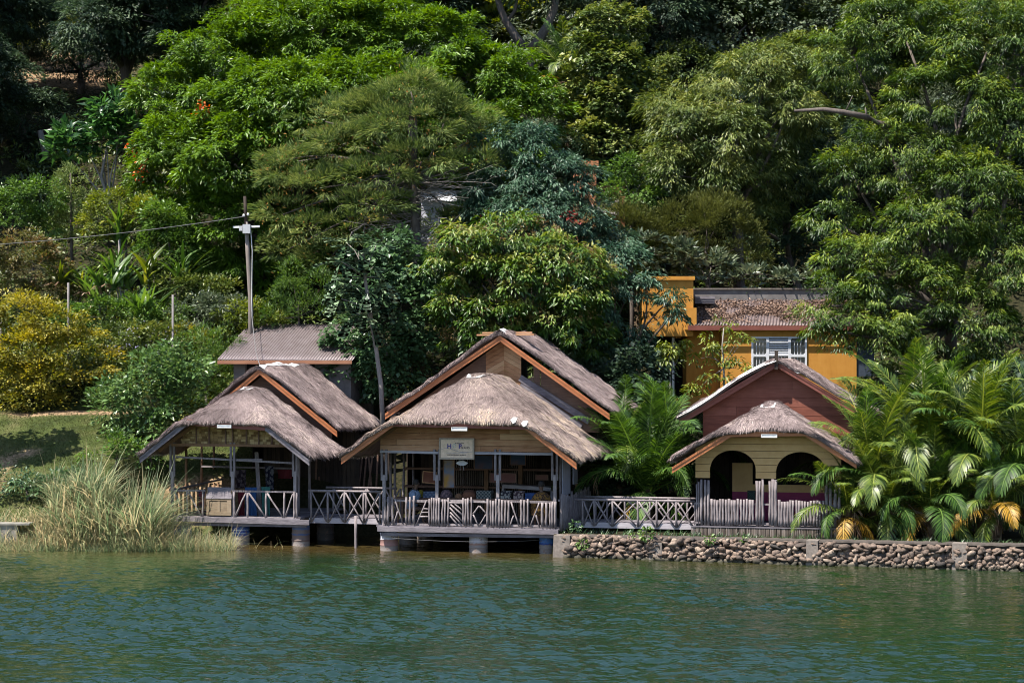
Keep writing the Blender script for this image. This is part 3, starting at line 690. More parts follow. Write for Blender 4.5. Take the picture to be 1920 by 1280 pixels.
# hanging pale fish-shaped board below it
u, z = HC.q(866, 868, .25); m = MB(); pr = [(0, .34)]
pts = [(-.2, 0), (-.14, .045), (-.06, .075), (.04, .08), (.13, .05), (.2, .005), (.13, -.05), (.04, -.075), (-.06, -.07), (-.14, -.04)]
m.poly([(x, 0, zz) for x, zz in pts], (0, .03, 0))
for x in (-.08, .02): m.beam((x, .015, .07), (x+.03, .015, .2), .008, .008)
for x in (-.06, .05): m.beam((x, .015, -.07), (x, .015, -.22), .006, .006)
o = m.build('hanging_ornament', plain_mat('pale_tin', (.55, .55, .6), (.4, .4, .46), 6, .5)); o.location = HC.w(u, .25, z); o.rotation_euler = (0, 0, -HC.A); tag(o, 'pale eye-shaped ornament hanging on strings below the name board', 'ornament')
# ------------------------------------------------------------------ goods inside the middle hut
def cloth_mat(name, cols, kind='noise', scale=8):
    m, N, L, out = newmat(name); tc = N('ShaderNodeTexCoord')
    if kind == 'noise': n = N('ShaderNodeTexNoise', i_Scale=scale, i_Detail=3.0); o = n.outputs[0]
    elif kind == 'dots': n = N('ShaderNodeTexVoronoi', i_Scale=scale); o = n.outputs['Distance']
    elif kind == 'rings': n = N('ShaderNodeTexWave', wave_type='RINGS', i_Scale=scale, i_Distortion=2.5); n.rings_direction = 'Y'; o = n.outputs[0]
    elif kind == 'checker': n = N('ShaderNodeTexChecker', i_Scale=scale); o = n.outputs['Fac']
    else: n = N('ShaderNodeTexWave', i_Scale=scale, i_Distortion=1.0); n.bands_direction = 'Z'; o = n.outputs[0]
    L(tc.outputs['Object'], n.inputs['Vector']); r = ramp(N, cols, None); r.color_ramp.interpolation = 'CONSTANT' if kind != 'noise' else 'LINEAR'; L(o, r.inputs[0])
    b = N('ShaderNodeBsdfPrincipled', i_Roughness=.9); L(r.outputs[0], b.inputs['Base Color']); L(b.outputs[0], out.inputs[0]); return m
TT = zd + .82
tb = HC.thing('display_table', 'long wooden display table behind the front railing of the middle hut', 'table', (0, 0, 0))
m = MB(); ta, tz = HC.q(742, 937, .7)[0], HC.q(1010, 940, .7)[0]
for k in range(4): m.box((ta, .55+k*.16, TT-.04), (tz, .70+k*.16, TT))
m.build('tabletop', M['brown_plank'], tb)
for x in np.linspace(ta+.1, tz-.1, 5):
    for v in (.6, 1.12): mm = MB(); mm.beam((x, v, zd), (x, v, TT-.04), .06, .06); mm.build('leg', M['brown_plank'], tb)
def basket(px, py, r, h, mat, label, v=.85):
    u, _ = HC.q(px, py, v); m = MB(); pr = [(0, 0), (r*.95, 0)] + [(r*math.cos(t)**.8, .02+h*math.sin(t)) for t in np.linspace(0, 1.45, 7)] + [(0, h+.02)]
    m.lathe(pr, n=20); o = m.build('basket', mat, None, True); o.location = HC.w(u, v, TT); tag(o, label, 'basket', 'baskets on the display table')
basket(789, 925, .13, .22, cloth_mat('basket_yellow', [(0.175, 0.140, 0.010), (0.225, 0.180, 0.025)], 'bands', 14), 'plain yellow round basket at the left end of the display table')
basket(837, 925, .20, .24, cloth_mat('basket_mauve', [(0.150, 0.090, 0.100), (0.060, 0.040, 0.050), (0.175, 0.125, 0.125)], 'dots', 12), 'mauve patterned dome basket beside the second porch post')
basket(880, 928, .25, .25, cloth_mat('basket_orange', [(0.150, 0.060, 0.030), (0.040, 0.015, 0.010), (0.160, 0.070, 0.040)], 'bands', 9), 'orange and black striped dome basket in the middle of the table')
basket(860, 930, .12, .14, cloth_mat('basket_tan', [(0.140, 0.070, 0.035), (0.100, 0.050, 0.025)], 'bands', 15), 'small tan basket left of the striped dome basket', .7)
def stack(px, w, h, mat, label, v=.85, lid=True):
    u, _ = HC.q(px, 930, v); m = MB(); z = 0
    while z < h: m.box((-w/2+rnd.uniform(0, .02), -.16, z), (w/2-rnd.uniform(0, .02), .16, z+.045)); z += .05
    o = m.build('folded_cloth', mat); o.location = HC.w(u, v, TT); o.rotation_euler = (0, 0, -HC.A+rnd.uniform(-.1, .1)); tag(o, label, 'cloth', 'folded cloths on the display table')
stack(909, .5, .22, cloth_mat('cloth_teal', [(0.007, 0.025, 0.030), (0.015, 0.060, 0.065), (0.150, 0.150, 0.140)], 'checker', 18), 'dark teal checked cloth pile left of the third porch post')
stack(950, .34, .24, cloth_mat('cloth_white_dots', [(0.250, 0.240, 0.225), (0.015, 0.015, 0.025), (0.010, 0.010, 0.020)], 'dots', 16), 'black and white dotted cloth pile right of the third porch post')
stack(974, .36, .22, cloth_mat('cloth_maroon', [(0.250, 0.200, 0.190), (0.030, 0.015, 0.025), (0.050, 0.015, 0.025)], 'dots', 15), 'maroon and white dotted cloth pile in the right bay')
stack(996, .32, .20, cloth_mat('cloth_blue', [(0.010, 0.025, 0.100), (0.025, 0.070, 0.190)], 'noise', 14), 'bright blue cloth pile beside the person in mustard cloth')
stack(806, .40, .16, cloth_mat('cloth_paleblue', [(0.100, 0.130, 0.190), (0.050, 0.070, 0.125)], 'checker', 16), 'pale blue checked cloth pile left of the second porch post')
def painting(px0, py0, px1, py1, v, cols, label, frame=None, tilt=0, scale=3):
    a, b = HC.p(px0, py0, v), HC.p(px1, py1, v); w, h = b[0]-a[0], a[2]-b[2]
    t = HC.thing('painting', label, 'painting', ((a[0]+b[0])/2, v, (a[2]+b[2])/2), 'paintings hung inside the middle hut')
    m = MB(); m.box((-w/2+.02, 0, -h/2+.02), (w/2-.02, .015, h/2-.02)); o1 = m.build('canvas', cloth_mat('canvas_'+str(px0), cols, 'noise', scale), t)
    m = MB(); f = .03
    m.box((-w/2, -.012, -h/2), (w/2, .02, -h/2+f)); m.box((-w/2, -.012, h/2-f), (w/2, .02, h/2)); m.box((-w/2, -.012, -h/2+f), (-w/2+f, .02, h/2-f)); m.box((w/2-f, -.012, -h/2+f), (w/2, .02, h/2-f))
    m.build('frame', frame or M['brown_plank'], t); t.rotation_euler = (0, tilt, -HC.A)
painting(831, 861, 853, 915, 1.9, [(.02, .05, .16), (.08, .2, .4), (.45, .25, .06), (.3, .12, .05)], 'tall blue and orange batik painting behind the second porch post', None, 0, 2.2)
painting(792, 883, 818, 906, 2.6, [(.08, .03, .02), (.16, .06, .04), (.25, .12, .08)], 'small tilted red-brown painting in the left bay', M['pine_plank'], .08)
painting(889, 852, 925, 880, 3.0, [(.02, .03, .06), (.06, .08, .14), (.22, .09, .05)], 'dark blue painting under the lintel left of the third porch post')
painting(918, 886, 968, 905, 2.4, [(.10, .04, .035), (.17, .07, .06)], 'wide dull red cloth picture behind the third porch post')
painting(956, 850, 986, 872, 3.2, [(.02, .04, .09), (.06, .09, .16), (.25, .1, .04)], 'square dark picture with orange top edge in the right bay')
painting(1004, 889, 1028, 900, 3.2, [(.13, .06, .05), (.2, .1, .07)], 'small brown picture low in the right bay')
sh = HC.thing('back_shelf', 'dim wooden shelf rack along the back wall of the middle hut', 'shelf')
m = MB()
for z in (zd+.95, zd+1.55): m.beam((HC.q(760, 900, 4.4)[0], 4.4, z), (HC.q(1045, 900, 4.4)[0], 4.4, z), .35, .07)
m.build('board', M['brown_plank'], sh)
for px in (912, 976): mm = MB(); u = HC.q(px, 900, 4.2)[0]; mm.beam((u, 4.2, zd), (u, 4.2, 2.9), .13, .1); mm.build('upright', M['brown_pole'], sh)
m = MB()
for k in range(40):
    u = HC.q(848, 900, 5.3)[0]+k*.075; m.tube([(u, 5.32, zd), (u, 5.32, 3.1)], .02, 6)
m.build('bamboo_lining', M['bamboo_slat'], sh)
m = MB(); a, b = HC.p(945, 910, 3.6), HC.p(1036, 916, 3.6); m.beam(a, b, .5, .12); o = m.build('tabletop', M['silver_board'])
o.name = 'bench_top'; bt = HC.thing('pale_bench', 'pale plank bench across the right bay of the middle hut', 'bench'); o.parent = bt
for q in (a, b): mm = MB(); mm.beam((q[0], 3.6, zd), (q[0], 3.6, q[2]-.06), .07, .3); mm.build('leg', M['silver_board'], bt)

# ------------------------------------------------------------------ two seated people
def skin_body(name, joints, edges, mat, parent, sub=1):
    me = bpy.data.meshes.new(name+'_cage'); me.from_pydata([j[:3] for j in joints], edges, []); me.update()
    o = bpy.data.objects.new(name+'_cage', me); COL.objects.link(o)
    o.modifiers.new('s', 'SKIN'); sk = me.skin_vertices[0].data
    for i, j in enumerate(joints): sk[i].radius = (j[3], j[3]*(j[4] if len(j) > 4 else 1)); sk[i].use_root = (i == 0)
    sb = o.modifiers.new('b', 'SUBSURF'); sb.levels = sub; sb.render_levels = sub
    dg = bpy.context.evaluated_depsgraph_get(); dg.update(); m2 = bpy.data.meshes.new_from_object(o.evaluated_get(dg)); m2.name = name
    bpy.data.objects.remove(o); bpy.data.meshes.remove(me); m2.polygons.foreach_set('use_smooth', [True]*len(m2.polygons)); m2.materials.clear()
    return link(name, m2, mat, parent)
skin = plain_mat('brown_skin', (.06, .032, .02), (.075, .04, .026), 5, .5, 0, .4, 0); hairm = plain_mat('black_hair', (.008, .007, .007), (.014, .012, .012), 40, .7)
def person(label, u, v, turn, cloth, hat=None, straps=None, lean=0.0):
    t = HC.thing('person', label, 'person', (u, v, zd)); t.rotation_euler = (0, 0, -HC.A+turn)
    J = [(0, 0, .50, .13), (0, .0, .72, .12), (0, lean*.6, .95, .13), (0, lean, 1.06, .07), (0, lean*1.1, 1.12, .048), (0, lean*1.2+.0, 1.19, .075, 1.1), (0, lean*1.2+.01, 1.30, .088, 1.1), (0, lean*1.2, 1.39, .05)]
    E = [(0,1),(1,2),(2,3),(3,4),(4,5),(5,6),(6,7)]
    for s in (-1, 1):
        b = len(J); J += [(s*.10, .02, .49, .09), (s*.14, .42, .50, .065), (s*.14, .44, .10, .042), (s*.14, .54, .04, .035)]; E += [(0, b), (b, b+1), (b+1, b+2), (b+2, b+3)]
        b = len(J); J += [(s*.19, lean*.9, 1.00, .058), (s*.25, lean+.04, .76, .042), (s*.13, .28, .66, .030), (s*.10, .34, .64, .032)]; E += [(2, b), (b, b+1), (b+1, b+2), (b+2, b+3)]
        h = b+3
        for k in range(4):
            c = len(J); x = s*(.10-.022*(k-1.5)); J += [(x, .39, .635, .009), (x, .425+.006*(k in (1, 2)), .612, .008)]; E += [(h, c), (c, c+1)]
        c = len(J); J += [(s*.06, .35, .65, .010), (s*.045, .385, .63, .009)]; E += [(h, c), (c, c+1)]
    body = skin_body('body', J, E, skin, t)
    m = MB()
    hy = lean*1.2
    m.lathe([(0, .13), (.05, .125), (.085, .09), (.10, .04), (.098, -.01), (.085, -.05)], (0, hy-.012, 1.30), 16); m.build('hair', hairm, body, True)
    m = MB(); m.lathe([(.03, .0), (.012, .03)], (0, hy+.095, 1.265), 8)
    for s in (-1, 1): m.lathe([(0, -.012), (.012, 0), (0, .012)], (s*.035, hy+.088, 1.30), 8); m.lathe([(0, -.03), (.02, 0), (0, .03)], (s*.098, hy, 1.29), 8)
    m.beam((-.03, hy+.085, 1.225), (.03, hy+.085, 1.225), .012, .012); m.build('face', skin, body, True)
    return t, hy
dotty = cloth_mat('mustard_print', [(0.025, 0.010, 0.005), (0.165, 0.085, 0.015), (0.210, 0.115, 0.020)], 'dots', 15)
pt, hy = person('person in a mustard dotted wrap sitting with their back to the railing', HC.q(1015, 930, .42)[0], .42, 0, dotty)
m = MB(); m.lathe([(.33, -.1), (.34, .15), (.33, .35), (.27, .50), (.16, .60), (.065, .635), (.0, .63)], (0, .02, .45), 22); m.build('wrap', dotty, [c for c in pt.children if c.name.startswith('body')][0], True)
bluec = cloth_mat('blue_shirt', [(0.100, 0.150, 0.240), (0.170, 0.225, 0.310)], 'noise', 5)
pt, hy = person('person in a pale blue shirt bending forward in the left bay', HC.q(772, 930, .42)[0], .42, rad(-95), bluec, lean=.13)
bd = [c for c in pt.children if c.name.startswith('body')][0]
m = MB(); m.tube([(0, 0, .47), (0, .02, .62), (0, .06, .8), (0, .10, .97), (0, .13, 1.06), (0, .135, 1.085)], [.16, .17, .17, .185, .12, .06], 14)
for s in (-1, 1): m.tube([(s*.15, .11, 1.0), (s*.21, .14, .92), (s*.25, .165, .80)], [.08, .075, .062], 10)
m.build('shirt', bluec, bd, True)
m = MB(); m.tube([(-.13, -.06, .75), (-.12, -.07, .95), (-.07, .0, 1.09), (-.06, .18, 1.08), (-.09, .24, .9)], .022, 6); m.tube([(.13, -.06, .75), (.12, -.07, .95), (.07, .0, 1.09), (.06, .18, 1.08), (.09, .24, .9)], .022, 6); m.build('strap', hairm, bd, True)
for u, lab in ((HC.q(1015, 930, .42)[0], 'plain wooden stool under the person in the mustard wrap'), (HC.q(772, 930, .42)[0], 'plain wooden stool under the person in the blue shirt')):
    st = HC.thing('stool', lab, 'stool', (u, .42, zd)); m = MB(); m.lathe([(0, .34), (.17, .34), (.17, .38), (0, .38)], n=16); m.build('seat', M['brown_plank'], st)
    for a in range(4): m = MB(); m.beam((.12*math.cos(a*1.57+.78), .12*math.sin(a*1.57+.78), 0), (.1*math.cos(a*1.57+.78), .1*math.sin(a*1.57+.78), .34), .03, .03); m.build('leg', M['brown_plank'], st)
# ================================================================== the left hut
HL = Hut(450, 62.5)
hut = HL.thing('thatched_hut', 'left thatched hut with an open porch half behind tall reeds and weathered grey gable boards', 'hut')
VF = -.85
fl = [HL.q(262, 868, VF), HL.q(351, 797, VF), HL.q(497, 807, VF), HL.q(580, 873, VF)]
uc = (fl[0][0]+fl[3][0])/2; hw = (fl[3][0]-fl[0][0])/2+.06
zr = HL.q(468, 722, 1.0)[1]-.10; zf = (fl[0][1]+fl[3][1])/2+.31
sl_ = (zr-zf)/(hw-.2); s2 = (zr-(fl[1][1]+fl[2][1])/2-.34)/(1.0-VF)
_, topL = thatch('porch_thatch', hut, uc, hw, VF-.06, 2.75, zr, sl_, (1.0, s2), .14, 'thatch', 36000, 41)
fascia(hut, fl, VF, ['grey_board', 'red_board', 'grey_board'], .2, labels=['weathered grey sloping board', None, 'weathered blue-grey sloping board'])
m = MB()
for i in range(6):
    v0 = .9+i*.2; f = lambda u, v: float(topL(np.array(u), np.array(v)))+.03
    m.add([(uc-.12, v0, f(uc-.12, v0)), (uc+.2, v0, f(uc+.2, v0)), (uc+.2, v0+.2, f(uc+.2, v0+.2)), (uc-.14, v0+.2, f(uc-.14, v0+.2))], [(0, 1, 2, 3)])
m.build('ridge_sheet', M['plastic_sheet'], hut)
VU = 2.45
fu = [HL.q(342, 824, VU), HL.q(487, 702, VU), HL.q(632, 819, VU)]
ucU = fu[1][0]; hwU = (fu[2][0]-fu[0][0])/2+.05; zrU = HL.q(487, 686, VU)[1]+.06; slU = (zrU-(fu[0][1]+fu[2][1])/2-.33)/(hwU-.15)
_, topLU = thatch('upper_thatch', hut, ucU, hwU, VU-.06, VU+4.9, zrU, slU, None, .13, 'thatch', 32000, 51)
fascia(hut, fu, VU, 'varnished_board', .2)
m = MB()
for i in range(12):
    v0 = VU-.1+i*.3; f = lambda u, v: float(topLU(np.array(u), np.array(v)))+.03
    m.add([(ucU-.18, v0, f(ucU-.18, v0)), (ucU, v0, f(ucU, v0)+.02), (ucU+.2, v0, f(ucU+.2, v0)), (ucU+.2, v0+.3, f(ucU+.2, v0+.3)), (ucU, v0+.3, f(ucU, v0+.3)+.02), (ucU-.18, v0+.3, f(ucU-.18, v0+.3))], [(0, 1, 4, 5), (1, 2, 3, 4)])
m.build('ridge_sheet', M['plastic_sheet'], hut)
uL, uR = HL.q(322, 930)[0], HL.q(556, 930)[0]; zd = HL.q(450, 968)[1]; zdL = zd
vw = VU+.5
def limUL(u): return zrU-.3-slU*abs(u-ucU)
m = MB(); us = np.linspace(fu[0][0]+.4, fu[2][0]-.35, 24)
m.poly([(us[0], vw, limUL(us[0])-.4), (us[-1], vw, limUL(us[-1])-.4)]+[(u, vw, limUL(u)) for u in us[::-1]], (0, .03, 0)); m.build('gable_panel', M['brown_plank'], hut)
m = MB(); a_, b_ = uL+1.25, fu[2][0]-.4
boards(m, (a_, 5.2), (b_+.3, 5.2), zd, limUL(us[0])+.3); boards(m, (b_+.3, 5.2), (b_+.3, 9.2), zd, limUL(us[-1])-.2); boards(m, (fu[0][0]+1.5, 9.2), (fu[0][0]+1.5, 5.2), zd, limUL(us[0])-.1)
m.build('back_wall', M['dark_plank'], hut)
m = MB()
for i in range(42):
    v = -.1+i*.127; m.box((uL-.1, v, zd-.06), (uR+.15, v+.119, zd-.008-rnd.uniform(0, .006)))
m.build('deck_boards', M['grey_board'], hut)
m = MB(); m.beam(HL.p(322, 972, -.14), HL.p(580, 979, -.14), .09, .16); m.beam(HL.p(324, 981, -.07), HL.p(575, 985, -.07), .09, .10)
for k in range(5): m.beam((uL, .5+k, zd-.13), (uR, .5+k, zd-.13), .08, .13)
m.build('deck_beam', M['grey_board'], hut)
for px in (323, 436, 553): split_post(HL, hut, px, 830, 886, 978, gap=.06)
for px, v, mt in ((349, 2.4, 'brown_pole'), (378, 4.2, 'brown_pole'), (401, 5.0, 'brown_pole'), (560, 1.2, 'grey_pole'), (580, 3.0, 'grey_pole')):
    u = HL.q(px, 880, v)[0]; m = MB(); a, rr = bent((u, v, zd), (u, v, zd+2.35), .05, 4, .012); m.tube(a, rr, 8); m.build('post', M[mt], hut, True)
m = MB(); m.beam(HL.p(322, 833.5, -.02), HL.p(553, 835.5, -.02), .07, .085); m.build('lintel', M['brown_pole'], hut)
for a, b, v in (((330, 856), (552, 868), .05), ((430, 861), (492, 861), .3), ((378, 874), (552, 878), 4.0)): m = MB(); m.beam(HL.p(*a, v), HL.p(*b, v), .05, .06); m.build('cross_bar', M['grey_pole'], hut)
# woven panel under the front edge
u0, zb0 = HL.q(338, 831, .05); u1 = HL.q(545, 833, .05)[0]; ztp = HL.q(436, 798, .05)[1]
lim = lambda u: min(float(topL(np.array(u), np.array(0.)))-.24, ztp)
m = MB(); z = zb0
while z < ztp:
    x = u0+rnd.uniform(0, .1)
    while x < u1-.1:
        w_ = rnd.uniform(.10, .17); zt = min(z+.078, lim(x), lim(min(x+w_, u1)))
        if zt-z > .02: m.poly([(x, .05+rnd.uniform(0, .012), z), (min(x+w_-.008, u1), .05+rnd.uniform(0, .012), z), (min(x+w_-.008, u1), .056, zt-.004), (x, .056, zt-.004)], (0, .02, 0))
        x += w_
    z += .08
m.build('woven_gable', M['weave'], hut)
for px in (368, 392, 423, 436, 462, 485, 510):
    u, zt = HL.q(px, 800, .02); zt = min(zt, lim(u)+.02)
    if zt > zb0+.05: m = MB(); m.beam((u, .02, zb0), (u, .02, zt), .045, .03, (0, 1, 0)); m.build('gable_batten', M['brown_plank'], hut)
for s, f in ((0, 1), (3, -1)):
    for p_, q_ in (((fl[s][0]+f*.3, 0.0, fl[s][1]+.36), (fl[1 if s == 0 else 2][0], .0, fl[1][1]+.05)), ((fl[s][0]+f*.3, 2.2, fl[s][1]+.36), (uc, 2.2, zr-.35))): m = MB(); m.beam(p_, q_, .06, .1); m.build('rafter', M['brown_pole'], hut)
# railing with single diagonals
rail = MB(); rail.beam(HL.p(322, 919, -.05), HL.p(385, 919, -.05), .06, .055); rail.beam(HL.p(436, 920, -.05), HL.p(556, 922, -.05), .06, .055); rail.beam(HL.p(322, 968, -.05), HL.p(556, 971, -.05), .05, .05)
rl = rail.build('railing', M['grey_pole'], hut)
logs(HL, rl, [322, 351, 380], 921, 970, -.06, .036); logs(HL, rl, [439, 464.5, 499, 533, 552, 556.5], 922, 973, -.06, .036)
sticks(HL, rl, [(328, 922, 345, 964), (353, 922, 377, 966), (441, 968, 461, 924), (466, 923, 497, 968), (501, 924, 530, 969), (535, 968, 549, 925)], -.07, .028)
sr = MB(); sr.beam((uL, 0, zd+.82), (uL, 5, zd+.95), .05, .06); srl = sr.build('side_railing', M['grey_pole'], hut)
for k in range(13):
    m = MB(); v = .4+k*.37; a, rr = bent((uL, v, zd), (uL, v, zd+.85), .045, 3, .01); m.tube(a, rr, 7); m.build('baluster', M['brown_pole'], srl, True)
floodlight(HL, 420, 799, VF-.13, 'pale strip lamp over the woven panel of the left hut', .48, .1)
drum(HL, HL.q(343, 1015, .3)[0], .3, .62, 'blue drum pier half hidden by reeds at the left corner', [(0, cream), (.3, (.04, .10, .30)), (.4, (.05, .12, .34))])
drum(HL, HL.q(451, 1015, .3)[0], .3, .62, 'blue striped drum pier with pale base among thin reeds', [(0, cream), (.28, (.03, .09, .36)), (.36, (.3, .42, .62)), (.39, (.03, .10, .4)), (.46, (.34, .45, .65)), (.49, dblue)])
drum(HL, HL.q(564, 1015, .3)[0], .3, .64, 'faded brown drum pier with blue flecks under the right corner of the left hut', [(0, (.44, .38, .33)), (.14, (.24, .17, .14)), (.34, (.10, .16, .32)), (.40, (.24, .18, .15)), (.52, (.12, .18, .34))])
drum(HL, HL.q(610, 1010, 2.6)[0], 2.6, .7, 'dark drum pier in the shade under the first walkway', [(0, (.12, .11, .11)), (.4, (.1, .09, .1)), (.5, (.14, .12, .12))])
# things on and in the left porch
u0, zt = HL.q(387, 913, -.11); u1, zb = HL.q(433, 966, -.11)
wood_mat('crate_wood', [(.10, .07, .05), (.20, .15, .10), (.30, .23, .16)], (1, 9, 9), 3, .85, .4)
cb = HL.thing('wooden_crate', 'pale wooden crate panel standing in the gap of the left porch railing', 'crate', ((u0+u1)/2, -.11, zb)); w2, h = (u1-u0)/2, zt-zb
m = MB(); m.box((-w2, 0, 0), (w2, .04, h*.12)); m.box((-w2, 0, h*.12), (-w2+.10, .04, h*.52)); m.box((w2-.14, 0, h*.12), (w2, .04, h*.52)); m.box((-.04, .0, h*.12), (.04, .04, h*.5)); m.box((-w2, .004, h*.52), (w2, .044, h*.6)); m.box((-w2, .35, 0), (w2, .38, h*.9)); m.box((-w2, .04, .0), (-w2+.02, .35, h*.9)); m.box((w2-.02, .04, 0), (w2, .35, h*.9)); m.build('frame', M['crate_wood'], cb)
m = MB(); m.poly([(-w2-.02, -.01, h*.6), (w2+.02, -.01, h*.6), (w2+.0, .12, h), (-w2, .12, h)], (0, .03, .0)); m.build('lid', M['grey_board'], cb)
m = MB(); m.box((-w2+.10, .02, h*.12), (-.04, .035, h*.5)); m.box((.04, .02, h*.12), (w2-.14, .035, h*.5)); m.build('inset', M['crate_wood'], cb)
def hanging(px0, py0, px1, py1, v, mat, label, ripple=.03):
    a, b = HL.p(px0, py0, v), HL.p(px1, py1, v); n, k = 22, 14; V = []
    for j in range(k):
        for i in range(n):
            t = i/(n-1); s = j/(k-1); V.append(((t-.5)*(b[0]-a[0])*(1-.08*math.sin(s*3)), ripple*math.sin(t*17+s*1.5)*(.4+s), (1-s)*(a[2]-b[2])))
    me = build_mesh('hanging_cloth', V, [[(j*n+i, j*n+i+1, (j+1)*n+i+1, (j+1)*n+i) for j in range(k-1) for i in range(n-1)]], smooth=True)
    o = link('hanging_cloth', me, mat); o.location = HL.w((a[0]+b[0])/2, v, b[2]); o.rotation_euler = (0, 0, -HL.A); tag(o, label, 'cloth', 'cloths hung in the left porch')
hanging(459, 913, 482, 966, .5, cloth_mat('cloth_spiral', [(0.010, 0.050, 0.150), (0.060, 0.200, 0.310)], 'rings', 7), 'blue cloth with pale swirls hung over the left porch rail')
hanging(446, 920, 459, 966, .6, cloth_mat('cloth_red', [(0.140, 0.010, 0.015), (0.100, 0.007, 0.015)], 'noise', 6), 'plain red cloth left of the blue swirled cloth')
hanging(490, 912, 507, 966, .6, cloth_mat('cloth_teal_plain', [(0.010, 0.070, 0.065), (0.015, 0.100, 0.090)], 'noise', 4), 'plain teal cloth right of the leaning plank')
hanging(372, 918, 385, 964, .5, cloth_mat('cloth_floral', [(0.015, 0.010, 0.040), (0.125, 0.010, 0.025), (0.150, 0.100, 0.100)], 'dots', 9), 'dark floral cloth between the rail end and the wooden crate')
hanging(497, 873, 514, 918, 3.2, cloth_mat('cloth_navy_rings', [(0.125, 0.125, 0.150), (0.006, 0.007, 0.025), (0.005, 0.005, 0.015)], 'dots', 10), 'navy cloth with white rings deep in the left porch')
hanging(520, 880, 548, 897, 3.6, cloth_mat('cloth_crimson', [(0.080, 0.005, 0.010), (0.110, 0.010, 0.015)], 'noise', 5), 'crimson cloth hung near the dark back wall')
hanging(440, 880, 462, 915, 3.6, cloth_mat('cloth_dark_dots', [(0.100, 0.075, 0.090), (0.015, 0.006, 0.015), (0.025, 0.007, 0.015)], 'dots', 9), 'dark dotted cloth behind the middle post of the left porch')
m = MB(); m.beam(HL.p(481, 847, 1.2), HL.p(488, 966, .7), .13, .035, (0, 1, 0)); tag(m.build('leaning_plank', M['grey_pole'], None), 'tall grey plank leaning in the left porch behind the rail', 'plank')
o = bpy.data.objects['leaning_plank']; o.location = HL.w(0, 0, 0); o.rotation_euler = (0, 0, -HL.A)

# ================================================================== the right hut
HR = Hut(1440, 58.3)
hut = HR.thing('thatched_hut', 'right thatched hut with maroon gable and yellow arched porch beside the palms', 'hut')
VF = -.55
fl = [HR.q(1260, 887, VF), HR.q(1370, 819, VF), HR.q(1509, 817, VF), HR.q(1606, 878, VF)]
uc = (fl[0][0]+fl[3][0])/2; hw = (fl[3][0]-fl[0][0])/2+.05
zr = HR.q(1443, 757, .8)[1]; zf = (fl[0][1]+fl[3][1])/2+.33; sl_ = (zr-zf)/(hw-.2); s2 = (zr-(fl[1][1]+fl[2][1])/2-.32)/(.8-VF)
_, topR = thatch('porch_thatch', hut, uc, hw, VF-.06, 3.5, zr, sl_, (.8, s2), .13, 'thatch', 30000, 61)
fascia(hut, fl, VF, 'varnished_board', .19)
m = MB()
for i in range(4):
    v0 = .7+i*.2; f = lambda u, v: float(topR(np.array(u), np.array(v)))+.03
    m.add([(uc-.22, v0, f(uc-.22, v0)), (uc+.22, v0, f(uc+.22, v0)), (uc+.22, v0+.2, f(uc+.22, v0+.2)), (uc-.22, v0+.2, f(uc-.22, v0+.2))], [(0, 1, 2, 3)])
m.build('ridge_sheet', M['plastic_sheet'], hut)
VU = 3.2
fu = [HR.q(1273, 798, VU), HR.q(1456, 688, VU), HR.q(1604, 790, VU)]
ucU = fu[1][0]; hwU = ucU-fu[0][0]+.05; hwr = fu[2][0]-ucU+.2; zrU = HR.q(1456, 672, VU)[1]; slU = (zrU-fu[0][1]-.31)/(hwU-.15)
_, topRU = thatch('upper_thatch', hut, ucU, hwU, VU-.06, VU+4.6, zrU, slU, None, .12, 'thatch', 28000, 71, hw_r=hwU)
fascia(hut, [fu[0], fu[1], (2*ucU-fu[0][0], fu[0][1])], VU, 'red_board', .2)
m = MB()
for i in range(8):
    t0, t1 = i/8, (i+1)/8
    for s in (-1,):
        u0, u1 = ucU+s*hwU*t0, ucU+s*hwU*t1; f = lambda u, v: float(topRU(np.array(u), np.array(v)))+.02
        m.add([(u0, VU-.16, f(u0, VU-.05)-.07), (u1, VU-.16, f(u1, VU-.05)-.07), (u1, VU+.06, f(u1, VU+.06)+.01), (u0, VU+.06, f(u0, VU+.06)+.01)], [(0, 1, 2, 3)])
m.build('verge_sheet', M['plastic_sheet'], hut)
m = MB(); m.beam((ucU, VU-.07, zrU-.35), (ucU, VU-.07, zrU+.25), .11, .05, (0, 1, 0)); m.build('ridge_post', M['dark_plank'], hut)
vw = VU+.35
gable_planks('upper_gable', hut, HR.q(1318, 780, vw)[0], 2*ucU-HR.q(1318, 780, vw)[0], HR.q(1440, 860, vw)[1], lambda u: zrU-.20-slU*abs(u-ucU), vw, .27, 'maroon_plank')
m = MB(); _a, _b = HR.q(1320, 780, vw)[0], 2*ucU-HR.q(1320, 780, vw)[0]; m.poly([(_a, vw+.06, HR.q(1440, 860, vw)[1]), (_b, vw+.06, HR.q(1440, 860, vw)[1])]+[(u, vw+.06, zrU-.21-slU*abs(u-ucU)) for u in np.linspace(_b, _a, 9)], (0, .02, 0)); m.build('gable_backing', M['maroon_plank'], hut)
uL, uR = HR.q(1304, 930)[0], HR.q(1577, 930)[0]; zb = HR.q(1440, 985)[1]; zg = .5
m = MB(); us0, us1 = HR.q(1318, 780, vw)[0], 2*ucU-HR.q(1318, 780, vw)[0]
boards(m, (us0, VU+4.4), (us0, vw+.05), .6, fu[0][1]+.35); boards(m, (us1, vw+.05), (us1, VU+4.4), .6, fu[0][1]+.35); boards(m, (us1, VU+4.4), (us0, VU+4.4), .6, fu[0][1]+.35)
m.build('side_wall', M['dark_plank'], hut)
